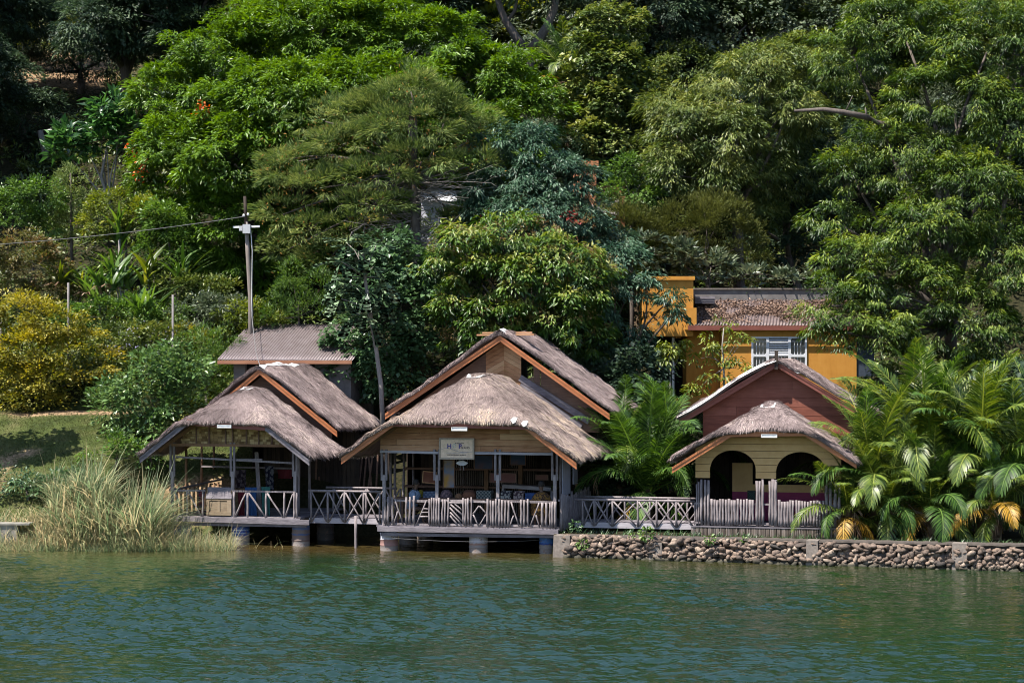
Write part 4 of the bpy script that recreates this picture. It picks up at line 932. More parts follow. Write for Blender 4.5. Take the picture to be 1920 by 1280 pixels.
# yellow front with two arches
zpier = HR.q(1440, 897)[1]
arch = []
for a, b, top, spring in ((1331, 1417, 844, 880), (1455, 1549, 847, 885)):
    ua, ub = HR.q(a, 880)[0], HR.q(b, 880)[0]; zt, zs = HR.q((a+b)/2, top)[1], HR.q((a+b)/2, spring)[1]; arch.append((ua, ub, zt, zs))
zflat = fl[1][1]+.12
def upper(u): return min(float(topR(np.array(u), np.array(0.)))-.17, zflat)
us = list(np.linspace(uL, uR, 90)) + [x for a in arch for x in (a[0]+.001, a[0]-.001, a[1]-.001, a[1]+.001)]; us = sorted(us)
def lower(u):
    for a, b, zt, zs in arch:
        if a <= u <= b:
            c, r = (a+b)/2, (b-a)/2; return zs+(zt-zs)*math.sqrt(max(0, 1-((u-c)/r)**2))
    return zpier
for k, (lo_z, hi_z) in enumerate([(zpier+i*.2, zpier+(i+1)*.2) for i in range(9)]):
    pass
m = MB()
for i in range(len(us)-1):
    a, b = us[i], us[i+1]
    if b-a < 1e-5: continue
    inside = [x for x in arch if x[0] < (a+b)/2 < x[1]]
    la, lb = (lower(a+1e-4), lower(b-1e-4)) if inside else (zpier, zpier)
    z = zpier - .001; rows = [zpier+.21*k for k in range(1, 12)]
    lev = [max(la, lb)] + [r for r in rows if r > max(la, lb)+.01]
    prev = (la, lb)
    for r in rows+[99]:
        ta, tb_ = min(r-.012, upper(a)), min(r-.012, upper(b))
        if ta > prev[0]+.002 or tb_ > prev[1]+.002:
            ta, tb_ = max(ta, prev[0]), max(tb_, prev[1])
            m.poly([(a, 0, prev[0]), (b, 0, prev[1]), (b, 0, tb_), (a, 0, ta)], (0, .05, 0))
            prev = (max(r, la), max(r, lb))
        if r >= max(upper(a), upper(b)): break
ps = m.mesh('porch_front'); 
plain_mat('yellow_paint', (.42, .25, .095), (.50, .32, .14), 3.5, .65, pos=(.35, .7))
link('porch_front', ps, M['yellow_paint'], hut)
m = MB(); m.box((uL, .052, zpier), (uR, .06, zpier+.004))
plain_mat('magenta_paint', (.22, .018, .07), (.15, .012, .05), 5, .6)
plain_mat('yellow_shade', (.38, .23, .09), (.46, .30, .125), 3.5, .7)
m = MB(); vb = 1.9; ud = HR.q(1373, 900, vb)[0]; zm, zM = HR.q(1440, 922, vb)[1], HR.q(1440, 938, vb)[1]
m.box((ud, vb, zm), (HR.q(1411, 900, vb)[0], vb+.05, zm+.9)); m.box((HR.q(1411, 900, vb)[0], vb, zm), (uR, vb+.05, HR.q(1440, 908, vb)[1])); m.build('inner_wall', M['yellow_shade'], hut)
m = MB(); m.box((ud, vb, zb), (uR, vb+.05, zm-.004)); m.build('inner_dado', M['magenta_paint'], hut)
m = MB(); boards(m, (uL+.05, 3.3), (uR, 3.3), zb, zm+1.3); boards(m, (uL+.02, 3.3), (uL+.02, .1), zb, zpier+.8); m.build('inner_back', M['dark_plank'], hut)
m = MB(); boards(m, (uR, .06), (uR, 3.3), zpier, zpier+.85); m.build('porch_side', M['brown_plank'], hut)
m = MB(); m.box((uL-.05, -.02, zb-.09), (uR+.05, 3.4, zb-.02)); m.build('floor_slab', M['grey_board'], hut)
# pole front
pf = MB(); pf.beam((uL, -.03, HR.q(1440, 945)[1]), (uR, -.03, HR.q(1440, 945)[1]), .04, .05); pf.beam((uL, -.03, zb+.06), (uR, -.03, zb+.06), .04, .05); pf = pf.build('palisade', M['grey_pole'], hut)
logs(HR, pf, [1315, 1322, 1328.5], 898, 984, -.09, .05); logs(HR, pf, [1419, 1424.5, 1430, 1443, 1449, 1455], 900, 985, -.09, .046); logs(HR, pf, [1550, 1557, 1566, 1574], 903, 986, -.09, .05)
x = 1334.5
while x < 1416: logs(HR, pf, [x], 936, 984, -.09, .042*rnd.uniform(.85, 1.15)); x += rnd.uniform(5.0, 6.3)
x = 1461
while x < 1547: logs(HR, pf, [x], 938, 986, -.09, .043*rnd.uniform(.85, 1.15)); x += rnd.uniform(5.0, 6.3)
logs(HR, pf, [1306, 1310], 905, 985, -.02, .035)
m = MB(); u = uL-.1
while u < uR+.1:
    m.tube([(u, -.13, zg-.05), (u+rnd.uniform(-.008, .008), -.13, zb-.05+rnd.uniform(-.02, .01))], rnd.uniform(.012, .02), 6); u += rnd.uniform(.03, .045)
m.build('bamboo_skirt', M['bamboo_slat'], hut)
m = MB(); m.beam((uL-.12, -.14, zb-.05), (uR+.1, -.14, zb-.05), .04, .03); m.build('skirt_rail', M['grey_board'], hut)
floodlight(HR, 1442, 817, VF-.13, 'white strip lamp above the two yellow arches', .48, .1)
u, z = HR.q(1409, 928, 1.2); o = HR.thing('framed_picture', 'small dark green picture leaning inside the left arch', 'picture', (u, 1.2, z))
m = MB(); m.box((-.11, 0, -.13), (.11, .02, .13)); m.build('panel', cloth_mat('green_picture', [(0.005, 0.010, 0.010), (0.015, 0.045, 0.035), (0.030, 0.060, 0.045)], 'rings', 6), o)
m = MB(); m.box((-.13, -.008, -.15), (.13, .018, -.13)); m.box((-.13, -.008, .13), (.13, .018, .15)); m.box((-.13, -.008, -.13), (-.11, .018, .13)); m.box((.11, -.008, -.13), (.13, .018, .13)); m.build('frame', M['dark_plank'], o)

# ================================================================== walkways
def walkway(H, label, x0, x1, ytop, ybot, xs, ydeck, v0, depth, sl=0.0, back=True):
    wk = H.thing('walkway', label, 'walkway', (0, 0, 0))
    f = lambda x: (x-x0)*sl
    m = MB(); za = H.q(x0, ydeck, v0)[1]; ua, ub = H.q(x0, ydeck, v0)[0], H.q(x1, ydeck, v0)[0]; n = int((ub-ua)/.14)
    for i in range(n): u = ua+(ub-ua)*i/n; m.box((u, v0+.05, za-.05), (u+(ub-ua)/n*.94, v0+depth, za-rnd.uniform(0, .01)))
    m.build('deck_boards', M['grey_board'], wk)
    m = MB(); m.beam((ua, v0, za-.1), (ub, v0, za-.1), .07, .17); m.beam((ua, v0+depth, za-.1), (ub, v0+depth, za-.1), .07, .17); m.build('deck_beam', M['silver_board'], wk)
    for r, (vv, dx, n_) in enumerate(((v0-.06, 0, 'railing'), (v0+depth, 9, 'railing'))[:2 if back else 1]):
        m = MB()
        tp, bt = H.q(x0, ytop, vv)[1], H.q(x0, ybot, vv)[1]
        if r: tp = H.q(x0, ytop, v0-.06)[1]; bt = za-.05
        a, b = (ua, vv, tp), (ub, vv, tp-sl*.03)
        pt, rr = bent(a, b, .04, 6, .012); m.tube(pt, rr, 8); rl = m.build(n_, M['grey_pole'], wk, True)
        U = [H.q(x, ytop, v0-.06)[0]+dx*.02 for x in xs]
        for u in U:
            m = MB(); p_, r_ = bent((u, vv, bt), (u, vv, tp), .035, 4, .01); m.tube(p_, r_, 7); m.build('baluster', M['grey_pole'], rl, True)
        E = [ua]+U+[ub]
        for i in range(len(U)-1):
            for q, (za_, zb_) in enumerate(((tp-.04, bt+.03), (bt+.03, tp-.04))):
                m = MB(); p_, r_ = bent((U[i]+.04, vv-.03+.05*q, za_), (U[i+1]-.04, vv-.03+.05*q, zb_), .027, 4, .008); m.tube(p_, r_, 7); m.build('brace', M['grey_pole'], rl, True)
    return wk
walkway(HL, 'first wooden walkway with crossed rails between the left and middle huts', 580, 716, 919.5, 978, [583, 614.6, 646, 682, 712], 969, .35, 1.7)
walkway(HC, 'second wooden walkway with crossed rails between the middle and right huts', 1078, 1304, 936, 985, [1092, 1114, 1148, 1195.6, 1231, 1268, 1303], 977, 1.0, 1.2)
for i, (px, v) in enumerate(((1208, 1.05), (1168, 2.0))):
    u, z = HC.q(px, 985, v); m = MB(); m.beam((0, 0, -.2), (0, 0, z), .14, .12, (0, 1, 0)); o = m.build('support_post', M['grey_pole']); o.location = HC.w(u, v, 0); o.rotation_euler = (0, 0, -HC.A)
    tag(o, ['front grey post holding up the second walkway', 'rear grey post holding up the second walkway'][i], 'post')
u, _ = HL.q(667, 1024, 0.0); m = MB(); a, rr = bent((0, 0, -.8), (0, 0, 1.02), .055, 4, .01); m.tube(a, rr, 8); o = m.build('mooring_post', M['grey_pole'], None, True); o.location = HL.w(u, 0, 0); tag(o, 'single grey post standing in the water before the first walkway', 'post')
m = MB()
for px in range(590, 712, 9):
    u, _ = HL.q(px+rnd.uniform(-3, 3), 950, 5.2); m.beam((u, 5.2, 1.0), (u+rnd.uniform(-.25, .25), 5.2+rnd.uniform(0, .2), 3.0), .06, .04, (0, 1, 0))
o = m.build('stick_screen', M['brown_plank']); o.location = HL.w(0, 0, 0); o.rotation_euler = (0, 0, -HL.A); tag(o, 'dim screen of leaning sticks behind the first walkway', 'screen')
m = MB(); u0, u1 = HL.q(585, 950, 6.0)[0], HL.q(730, 950, 6.0)[0]; boards(m, (u0, 6.0), (u1, 6.0), .6, 3.6); o = m.build('plank_wall', M['dark_plank']); o.location = HL.w(0, 0, 0); o.rotation_euler = (0, 0, -HL.A); tag(o, 'dark plank wall closing the gap between left and middle huts', 'wall')
# ------------------------------------------------------------------ stone lake wall
import bmesh
SA = math.atan(.322); WU = np.array([math.cos(SA), -math.sin(SA)]); WV = np.array([math.sin(SA), math.cos(SA)])
sw_ = thing('stone_wall', 'rubble stone lake wall with concrete piers running along the shore', 'wall', (1.3, 58.75, 0), -SA)
LEN = 19.0; TOPZ = .64
def wall_top(u): return .62+.012*u*.6
bm = bmesh.new(); bmesh.ops.create_icosphere(bm, subdivisions=2, radius=1); SV = np.array([v.co[:] for v in bm.verts]); SF = np.array([[v.index for v in f.verts] for f in bm.faces]); bm.free()
piers = [(0.0, .55), (3.0, 3.42), (7.72, 8.1), (11.9, 12.35), (16.6, 17.0)]
VS = []; FS = []; T = []; b0 = 0
def stone(u, v, z, a, b, c):
    global b0
    k = rng.uniform(0, 100, 3); Mx = np.linalg.qr(rng.normal(0, 1, (3, 3)))[0]
    pn = norm(rng.normal(0, 1, (11, 3))); q = SV*np.minimum(1.25, (rng.uniform(.5, .95, 11)[None, :]/np.maximum(SV@pn.T, 1e-3)).min(1))[:, None]*1.2     # broken faces
    nse = .06*np.sin(SV@rng.normal(0, 2.2, 3)+k[0])+.05*np.sin(SV@rng.normal(0, 4, 3)+k[1])+.05*np.sin(SV@rng.normal(0, 8, 3)+k[2])
    q = q*(1+nse[:, None]); r = rnd.uniform(-.5, .5); R_ = np.array([[math.cos(r), 0, math.sin(r)], [0, 1, 0], [-math.sin(r), 0, math.cos(r)]])
    VS.append((q*np.array([a, b, c]))@R_.T + np.array([u, v, z])); FS.append(SF+b0); b0 += len(SV); T.append(np.full(len(SV), rng.random()))
z = -.10
while z < .66:
    u = .3; h = rnd.uniform(.10, .16)
    while u < LEN:
        w = rnd.uniform(.11, .31); s_ = rnd.uniform(.85, 1.2)
        if wall_top(u) > z - .02: stone(u+w/2, rnd.uniform(-.04, .03)-max(0, (.5-z))*.18, z+rnd.uniform(-.03, .03), w*.62, .17, h*.66*s_)
        if rnd.random() < .45 and wall_top(u) > z: stone(u+w+rnd.uniform(-.03, .03), -.05-max(0, (.5-z))*.18, z+h*.5, .07, .09, .06)
        u += w
    z += h*.82
me = build_mesh('stones', np.concatenate(VS), [np.concatenate(FS)], np.concatenate(T), smooth=False)
m, N, L, out = newmat('rubble_stone')
at = N('ShaderNodeAttribute', attribute_name='tint'); r = ramp(N, [(.04, .034, .032), (.13, .095, .075), (.21, .155, .12), (.15, .11, .09), (.32, .26, .21)]); L(at.outputs['Fac'], r.inputs[0])
tc = N('ShaderNodeTexCoord'); n = N('ShaderNodeTexNoise', i_Scale=16.0, i_Detail=7.0, i_Roughness=.7); L(tc.outputs['Object'], n.inputs['Vector'])
k = ramp(N, [(.35, .33, .32), (1.25, 1.2, 1.15)], [.35, .65]); L(n.outputs[0], k.inputs[0]); mx = N('ShaderNodeMix', data_type='RGBA', blend_type='MULTIPLY'); mx.inputs['Factor'].default_value = 1; L(r.outputs[0], mx.inputs[6]); L(k.outputs[0], mx.inputs[7])
sp = N('ShaderNodeSeparateXYZ'); L(tc.outputs['Object'], sp.inputs[0]); wr = N('ShaderNodeMapRange'); wr.inputs['From Min'].default_value = .04; wr.inputs['From Max'].default_value = .14; L(sp.outputs['Z'], wr.inputs[0])
mw = N('ShaderNodeMix', data_type='RGBA'); L(wr.outputs[0], mw.inputs['Factor']); mw.inputs[6].default_value = (.035, .032, .02, 1); L(mx.outputs[2], mw.inputs[7])
b = N('ShaderNodeBsdfPrincipled', i_Roughness=.85); L(mw.outputs[2], b.inputs['Base Color']); bp = N('ShaderNodeBump', i_Strength=.7, i_Distance=.03); L(n.outputs[0], bp.inputs['Height']); L(bp.outputs[0], b.inputs['Normal']); L(b.outputs[0], out.inputs[0])
link('stones', me, m, sw_)
plain_mat('mortar', (.085, .07, .06), (.04, .034, .03), 9, .95, bump=.6)
plain_mat('concrete_pier', (.20, .17, .15), (.10, .085, .075), 7, .9, bump=.5)
mb = MB(); mb.poly([(.02, .0, -.9), (LEN, .0, -.9), (LEN, .06, wall_top(LEN)), (.02, .06, wall_top(0))], (0, .3, 0)); mb.build('mortar_core', M['mortar'], sw_)
mb = MB(); us = np.linspace(.3, LEN, 120); cv = []; cf = []
for i, u in enumerate(us):
    zt = wall_top(u)+.03+rnd.uniform(-.012, .012); f = -.07+rnd.uniform(-.03, .03); cv += [(u, f, zt-.05), (u, f+.02, zt), (u, .42, zt+.01)]
for i in range(len(us)-1): cf += [(3*i, 3*i+3, 3*i+4, 3*i+1), (3*i+1, 3*i+4, 3*i+5, 3*i+2)]
mb.add(cv, cf); mb.build('coping', M['mortar'], sw_)
for i, (a, b_) in enumerate(piers):
    mb = MB(); zt = wall_top(a)+(.04 if i != 1 else -.12); V = []
    mb.poly([(a, -.30, -.9), (b_, -.30, -.9), (b_-.02, -.16, zt), (a+.02, -.16, zt)], (0, .45, 0)); mb.build('concrete_pier', M['concrete_pier'], sw_)
mb = MB(); boards_y = [(.0, .0)]
mb.box((-.02, .05, -.9), (.30, 6.0, .62)); mb.build('wall_return', M['mortar'], sw_)
for k in range(7):
    u = 3.05+k*.055; mb = MB(); mb.tube([(u, -.05+.03*(k % 3), .4), (u+rnd.uniform(-.02, .02), -.05, .78+rnd.uniform(-.06, .06))], .009, 5); mb.build('rebar', plain_mat('rust_steel', (.18, .10, .07), (.1, .05, .04), 20, .8) if k == 0 else M['rust_steel'], sw_)
# low white lake wall at the far left edge
o = MB(); a, b_ = P(-60, 975, 61.0), P(32, 990, 60.9); o.box((a[0], 60.9, -.5), (b_[0], 61.3, 0.78)); o.box((a[0], 60.85, .78), (b_[0]+.4, 61.4, .84)); tag(o.build('low_wall', plain_mat('white_wall', (.26, .24, .21), (.15, .14, .12), 4, .8)), 'low pale concrete wall at the left edge behind the reeds', 'wall')

# ------------------------------------------------------------------ orange house
def corrugated(name, parent, mat, p00, p10, p11, p01, n, amp=.022, th=.012):
    """corrugated sheet over the quad p00 (eave left), p10 (eave right), p11 (top right), p01 (top left)"""
    p00, p10, p11, p01 = [np.array(p, float) for p in (p00, p10, p11, p01)]; up = norm(np.cross(p10-p00, p01-p00)); V = []; k = n*6+1
    for rowt in np.linspace(0, 1, 7):
        for i in range(k):
            t = i/(k-1); c = (p00*(1-t)+p10*t)*(1-rowt)+(p01*(1-t)+p11*t)*rowt; V.append(c+up*amp*math.sin(2*math.pi*n*t))
    me = build_mesh(name, V, [[(j*k+i, j*k+i+1, (j+1)*k+i+1, (j+1)*k+i) for j in range(6) for i in range(k-1)]], smooth=True)
    o = link(name, me, mat, parent); md = o.modifiers.new('t', 'SOLIDIFY'); md.thickness = th; return o
wood_mat('orange_plaster', [(.34, .145, .022), (.44, .205, .04), (.49, .245, .055)], (3, 3, .4), 1.1, .85, 0, .2, .15)
plain_mat('grey_cement', (.19, .175, .17), (.11, .10, .10), 3, .9, bump=.3)
plain_mat('rusty_sheet', (.15, .118, .118), (.10, .068, .062), 3.5, .6, .2, .4, .1)
plain_mat('shed_sheet', (.19, .16, .165), (.13, .10, .10), 2.6, .5, .3, .4, .1)
plain_mat('window_white', (.62, .63, .66), (.5, .5, .54), 8, .5)
plain_mat('window_pane', (.035, .045, .06), (.02, .025, .035), 2, .08, 0, .6, 0)
YH = 73.0
hs = thing('orange_house', 'two storey orange plastered house with rusty corrugated roof and white barred window', 'house', P(1440, 690, YH)*np.array([1, 1, 0]))
ho = np.array([hs.location.x, YH, 0.])
def hp(px, py, dy=0.): return P(px, py, YH+dy)-ho
plainw = MB()
def wallq(m, x0, y0, x1, y1, dy, th=.25): 
    a, b = hp(x0, y0, dy), hp(x1, y1, dy); m.box((a[0], a[1], b[2]), (b[0], a[1]+th, a[2]))
m = MB(); WX0, WX1, WY0, WY1 = 1409, 1513, 631, 700
wallq(m, 1353, 612, WX0, 780, 0); wallq(m, WX1, 612, 1606, 780, 0); wallq(m, WX0, 612, WX1, WY0, 0); wallq(m, WX0, WY1, WX1, 780, 0); m.build('front_wall', M['orange_plaster'], hs)
m = MB(); wallq(m, 1287, 618, 1356, 780, .8); a = hp(1353, 612, 0); m.box((a[0], a[1]+.25, hp(1353, 780)[2]), (a[0]+.2, 1.1, a[2])); m.build('recessed_wall', M['orange_plaster'], hs)
m = MB(); a, b = hp(1606, 612), hp(1606, 790); m.box((a[0]-.25, .25, b[2]), (a[0], 6, a[2])); a2 = hp(1287, 612, .8); m.box((a2[0], 1.05, b[2]), (a2[0]+.25, 6, a[2])); m.box((a2[0], 6, b[2]), (a[0], 6.2, a[2]+1.2)); m.build('side_wall', M['orange_plaster'], hs)
# tower block on the left, porch under it
m = MB(); tl, tr = hp(1207, 525, -.1), hp(1300, 630, -.1)
m.box((tl[0], tl[1], tr[2]), (tr[0], 2.6, tl[2])); m.build('tower', M['orange_plaster'], hs)
m = MB(); m.box((tl[0]-.1, tl[1]-.1, tl[2]), (tr[0]+.05, 2.7, tl[2]+.14)); m.build('tower_coping', plain_mat('orange_coping', (.50, .235, .035), (.40, .17, .03), 3, .85), hs)
m = MB(); a, b = hp(1284, 577, -.18), hp(1306, 618, -.18); m.box((a[0], a[1], b[2]), (b[0], .5, a[2])); m.build('corner_block', M['orange_plaster'], hs)
m = MB(); a, b = hp(1225, 632, 1.2), hp(1290, 780, 1.2); m.box((a[0], 2.4, b[2]), (b[0], 2.6, a[2])); m.build('porch_shade_panel', M['shade_black'], hs)  # black panel painting in the darkness of the open porch
m = MB(); a, b = hp(1212, 745, -.2), hp(1348, 775, -.2); m.box((a[0], a[1], b[2]), (b[0], a[1]+.2, a[2])); m.build('porch_wall', M['orange_plaster'], hs)
m = MB(); u = hp(1262, 632, .6); m.beam((u[0], u[1], hp(1262, 760)[2]), (u[0], u[1], u[2]), .09, .09, (0, 1, 0)); m.build('porch_post', M['white_metal'], hs)
# roof
e0, e1, r1, r0 = hp(1291, 609, -.22), hp(1625, 611, -.22), hp(1625, 562, 2.6), hp(1303, 562, 2.6)
corrugated('roof', hs, M['rusty_sheet'], e0, e1, r1, r0, 56, .025)
m = MB(); m.box((e0[0]-.02, e0[1]-.05, e0[2]-.2), (e1[0], e0[1]-.02, e0[2]-.03)); m.box((e0[0]-.02, e0[1]-.02, e0[2]-.2), (e0[0]+.02, .2, e0[2]-.03)); m.build('eave_board', M['red_board'], hs)
m = MB(); a, b = hp(1300, 543, 2.65), hp(1625, 566, 2.65); m.box((a[0], a[1], b[2]-.1), (b[0], a[1]+.2, a[2])); m.build('parapet', M['grey_cement'], hs)
m = MB(); m.box((a[0]-.05, a[1]-.06, a[2]), (b[0], a[1]+.26, a[2]+.06)); m.build('parapet_coping', M['concrete_pier'], hs)
m = MB(); a, b = hp(1303, 556, 1.4), hp(1340, 569, 1.4)
for k in range(3): m.box((a[0], a[1]-.02*k, b[2]+.09*k), (b[0], a[1]+.8, b[2]+.09*k+.085))
m.build('roof_boards', M['grey_board'], hs)
nlf = 7500; t = rng.random(nlf); s = rng.beta(2.2, 1.8, nlf); ok = (vnoise(t*7, s*3, .8, 77)+rng.random(nlf)*.5 > .62); t, s = t[ok], s[ok]; nlf = len(t)
pp = (e0*(1-t)[:, None]+e1*t[:, None])*(1-s)[:, None]+(r0*(1-t)[:, None]+r1*t[:, None])*s[:, None]+np.array([0, -.02, .04])
dl = rng.normal(0, 1, (nlf, 3))*np.array([1, 1, .35]); nl = np.array([0, -.3, 1])+rng.normal(0, .5, (nlf, 3))
lm = leaves_mesh('leaf_litter', pp, dl, nl, rng.uniform(.08, .17, nlf), rng.uniform(.04, .07, nlf), rng.random(nlf), .5)
o = link('leaf_litter', lm, tint_mat('dry_leaf', [(.07, .045, .035), (.17, .105, .078), (.27, .185, .14)])); o.location = ho; tag(o, 'drift of dry brown leaves lying on the orange house roof', 'leaves', kind='stuff')
# window with rounded lights, louvres and bars
wn = MB(); A, B = hp(WX0, WY0, -.05), hp(WX1, WY1, -.05)
def wx(px): return hp(px, 650, -.05)[0]
def wz(py): return hp(1460, py, -.05)[2]
fr = MB(); yb = A[1]
for x0, x1 in ((1409, 1412.5), (1437, 1442), (1478, 1483), (1509.5, 1513)): fr.box((wx(x0), yb, wz(700)), (wx(x1), yb+.12, wz(631)))
for y0, y1, x0, x1 in ((631, 634, 1412.5, 1437), (631, 633.5, 1442, 1478), (631, 634, 1483, 1509.5), (664, 668.5, 1412.5, 1437), (663, 667, 1442, 1478), (664, 669, 1483, 1509.5), (697, 700, 1412.5, 1437), (697, 700, 1442, 1478), (697, 700, 1483, 1509.5)): fr.box((wx(x0), yb, wz(y1)), (wx(x1), yb+.12, wz(y0)))
def corner(m, x, z, sx, sz, r=.07):
    pts = [(x, yb+.004, z)] + [(x+sx*r*(1-math.cos(t)) , yb+.004, z+sz*r*(1-math.sin(t))) for t in np.linspace(0, math.pi/2, 6)]
    m.poly(pts, (0, .1, 0))
for x0, x1 in ((1412.5, 1437), (1483, 1509.5)):
    for y0, y1 in ((634, 664), (668.5, 697)):
        corner(fr, wx(x0), wz(y0), 1, -1); corner(fr, wx(x1), wz(y0), -1, -1); corner(fr, wx(x0), wz(y1), 1, 1); corner(fr, wx(x1), wz(y1), -1, 1)
wnd = fr.build('window', M['window_white'], hs)
m = MB()
for x0, x1 in ((1412.5, 1437), (1442, 1478), (1483, 1509.5)): m.box((wx(x0), yb+.06, wz(698)), (wx(x1), yb+.07, wz(632)))
m.build('pane', M['window_pane'], wnd)
m = MB()
for k in range(9):
    z_ = wz(636+k*3.15); m.poly([(wx(1442), yb+.005, z_-.035), (wx(1478), yb+.005, z_-.035), (wx(1478), yb+.05, z_), (wx(1442), yb+.05, z_)], (0, .006, .006))
m.build('louvre', M['window_white'], wnd)
m = MB()
for x in (1419, 1425, 1431, 1448, 1454, 1460, 1466, 1472, 1490, 1496, 1502): m.tube([(wx(x), yb+.045, wz(698)), (wx(x), yb+.045, wz(668 if 1440 < x < 1480 else 640))], .011, 6)
for x0, x1 in ((1413, 1437), (1484, 1509)): m.tube([(wx(x0), yb+.045, wz(640)), (wx(x1), yb+.045, wz(640))], .011, 6)
m.build('window_bars', M['window_white'], wnd)
m = MB(); a, b = hp(1604, 640, -.04), hp(1640, 705, -.04); m.box((a[0]+.01, a[1]+.1, b[2]), (b[0], a[1]+.2, a[2])); m.build('side_shutter', plain_mat('blue_grey_paint', (.05, .065, .09), (.035, .045, .065), 5, .5), hs)

# ------------------------------------------------------------------ corrugated shed behind the left hut
HS = Hut(520, 69.8)
sd = HS.thing('shed', 'small concrete shed with a rust-tinged corrugated iron roof behind the left hut', 'shed')
p00, p10 = HS.p(407, 674, 0), HS.p(660, 676, 0); rise = 1.38; dep = 3.3
p01, p11 = p00+np.array([0, dep, rise]), p10+np.array([0, dep, rise])
corrugated('roof', sd, M['shed_sheet'], p00, p10, p11, p01, 46, .022)
m = MB(); m.box((p00[0]+.02, -.02, p00[2]-.16), (p10[0], .01, p00[2]-.03)); m.poly([(p00[0]+.02, .01, p00[2]-.16), (p00[0]+.02, dep, p01[2]-.16), (p00[0]+.02, dep, p01[2]-.04), (p00[0]+.02, .01, p00[2]-.04)], (.03, 0, 0)); m.build('eave_board', wood_mat('faded_board', [(.13, .06, .035), (.22, .10, .06), (.29, .15, .09)], (1, 12, 12), 3, .7, .3), sd)
m = MB(); u0, zt = HS.q(438, 684, .5); zb = zt-3
u1, u2, u3, u4 = HS.q(460, 690, .5)[0], HS.q(590, 690, .5)[0], HS.q(602, 690, .5)[0], p10[0]-.2
m.box((u0, .5, zb), (u1, .7, p00[2]+.15)); m.box((u2, .5, zb), (u4, .7, p00[2]+.15)); m.box((u0, .7, zb), (u0+.2, dep, p00[2]+.3)); m.box((u4-.2, .7, zb), (u4, dep, p00[2]+.3)); m.box((u0, dep-.2, zb), (u4, dep, p01[2]-.1)); m.box((u1, .52, zb), (u2, .7, p00[2]-.55)); m.build('wall', M['grey_cement'], sd)
m = MB(); m.box((u1, .66, p00[2]-.55), (u2, .7, p00[2]+.1)); m.build('opening_dark_panel', M['shade_black'], sd)  # black panel in the opening, standing for the unlit room

# ------------------------------------------------------------------ glimpses of two more houses up the hill
b = thing('brick_house', 'reddish plastered house corner glimpsed between trees above the thatch', 'house', P(1098, 470, 79.5)*np.array([1, 1, 0]))
q = lambda px, py, dy=0: P(px, py, 79.5+dy)-np.array([b.location.x, 79.5, 0])
plain_mat('red_plaster', (.34, .15, .075), (.26, .11, .06), 4, .9)
m = MB(); a, c = q(1076, 312), q(1118, 520); m.box((a[0], 0, c[2]), (c[0], 3, a[2])); a, c = q(1070, 335), q(1180, 520); m.box((a[0], 3, c[2]), (c[0], 6, a[2])); m.build('wall', M['red_plaster'], b)
m = MB(); a, c = q(1072, 302), q(1122, 312); m.box((a[0], -.1, c[2]), (c[0], 3.1, a[2])); m.build('roof_coping', plain_mat('terracotta', (.42, .17, .08), None, 5, .8), b)
corrugated('roof', b, M['grey_cement'], q(1112, 392, -1.5), q(1160, 404, -1.5), q(1160, 372, 1), q(1108, 378, 1), 12)
b = thing('white_house', 'whitewashed shed wall glimpsed behind the bare conifer trunk', 'house', P(820, 420, 77.6)*np.array([1, 1, 0]))
q = lambda px, py, dy=0: P(px, py, 77.6+dy)-np.array([b.location.x, 77.6, 0])
plain_mat('whitewash', (.55, .56, .62), (.42, .43, .5), 5, .85)
m = MB(); a, c = q(790, 374), q(850, 470); m.box((a[0], 0, c[2]), (c[0], 2.5, a[2])); m.build('wall', M['whitewash'], b)
corrugated('roof', b, M['window_white'], q(786, 375, -.3), q(856, 377, -.3), q(856, 358, 1.5), q(790, 356, 1.5), 14)

# ------------------------------------------------------------------ utility pole, fence posts, wires
pb = P(471, 640, 72.6); up = thing('utility_pole', 'grey wooden utility pole with white crossarm and meter box on the hillside', 'utility pole', (pb[0], 72.6, th(pb[0], 72.6)-.1))
q = lambda px, py, dy=0: P(px, py, 72.6+dy)-np.array(up.location)
m = MB(); m.tube([(0, 0, 0), q(470, 560), q(465, 480), q(461.5, 415)], [.105, .095, .085, .07], 12); m.build('pole', wood_mat('pole_wood', [(.10, .08, .07), (.18, .15, .135), (.26, .225, .205)], (9, 9, .7), 3, .85, .1), up, True)
m = MB(); m.tube([q(461.5, 425), q(459, 368)], [.075, .055], 10); m.build('pole_top', M['dark_plank'], up, True)
m = MB(); m.beam(q(437, 426, -.12), q(487, 424.5, -.12), .06, .075); m.build('crossarm', M['white_metal'], up)
m = MB(); a, c = q(456, 421, -.14), q(470, 438, -.14); m.box((a[0], a[1]-.16, c[2]), (c[0], a[1], a[2])); a, c = q(449, 424, -.14), q(455, 433, -.14); m.box((a[0], a[1]-.1, c[2]), (c[0], a[1], a[2])); m.build('meter_box', plain_mat('box_grey', (.42, .43, .45), (.35, .35, .37), 10, .5), up)
m = MB(); m.tube([q(470, 430, -.15), q(473, 470, -.15), q(472, 560, -.15), q(473, 600, -.15)], .014, 5); m.build('conduit', M['white_metal'], up)
for k, (px, py) in enumerate(((457, 404), (465, 402))): m = MB(); m.lathe([(0, -.05), (.04, -.04), (.05, 0), (.03, .05), (0, .06)], q(px, py, -.09), 10); m.build('insulator', M['white_metal'], up, True)
def wire(label, pts, r=.014, sag=.25, mat='wire_grey'):
    if mat not in M: plain_mat(mat, (.16, .155, .16), None, 9, .6)
    m = MB(); P_ = []
    for a, b in zip(pts[:-1], pts[1:]):
        for i in range(13):
            t = i/12; p = a*(1-t)+b*t; p = p-np.array([0, 0, sag*4*t*(1-t)]); P_.append(p)
    m.tube(P_, r, 5); tag(m.build('power_line', M[mat]), label, 'cable')
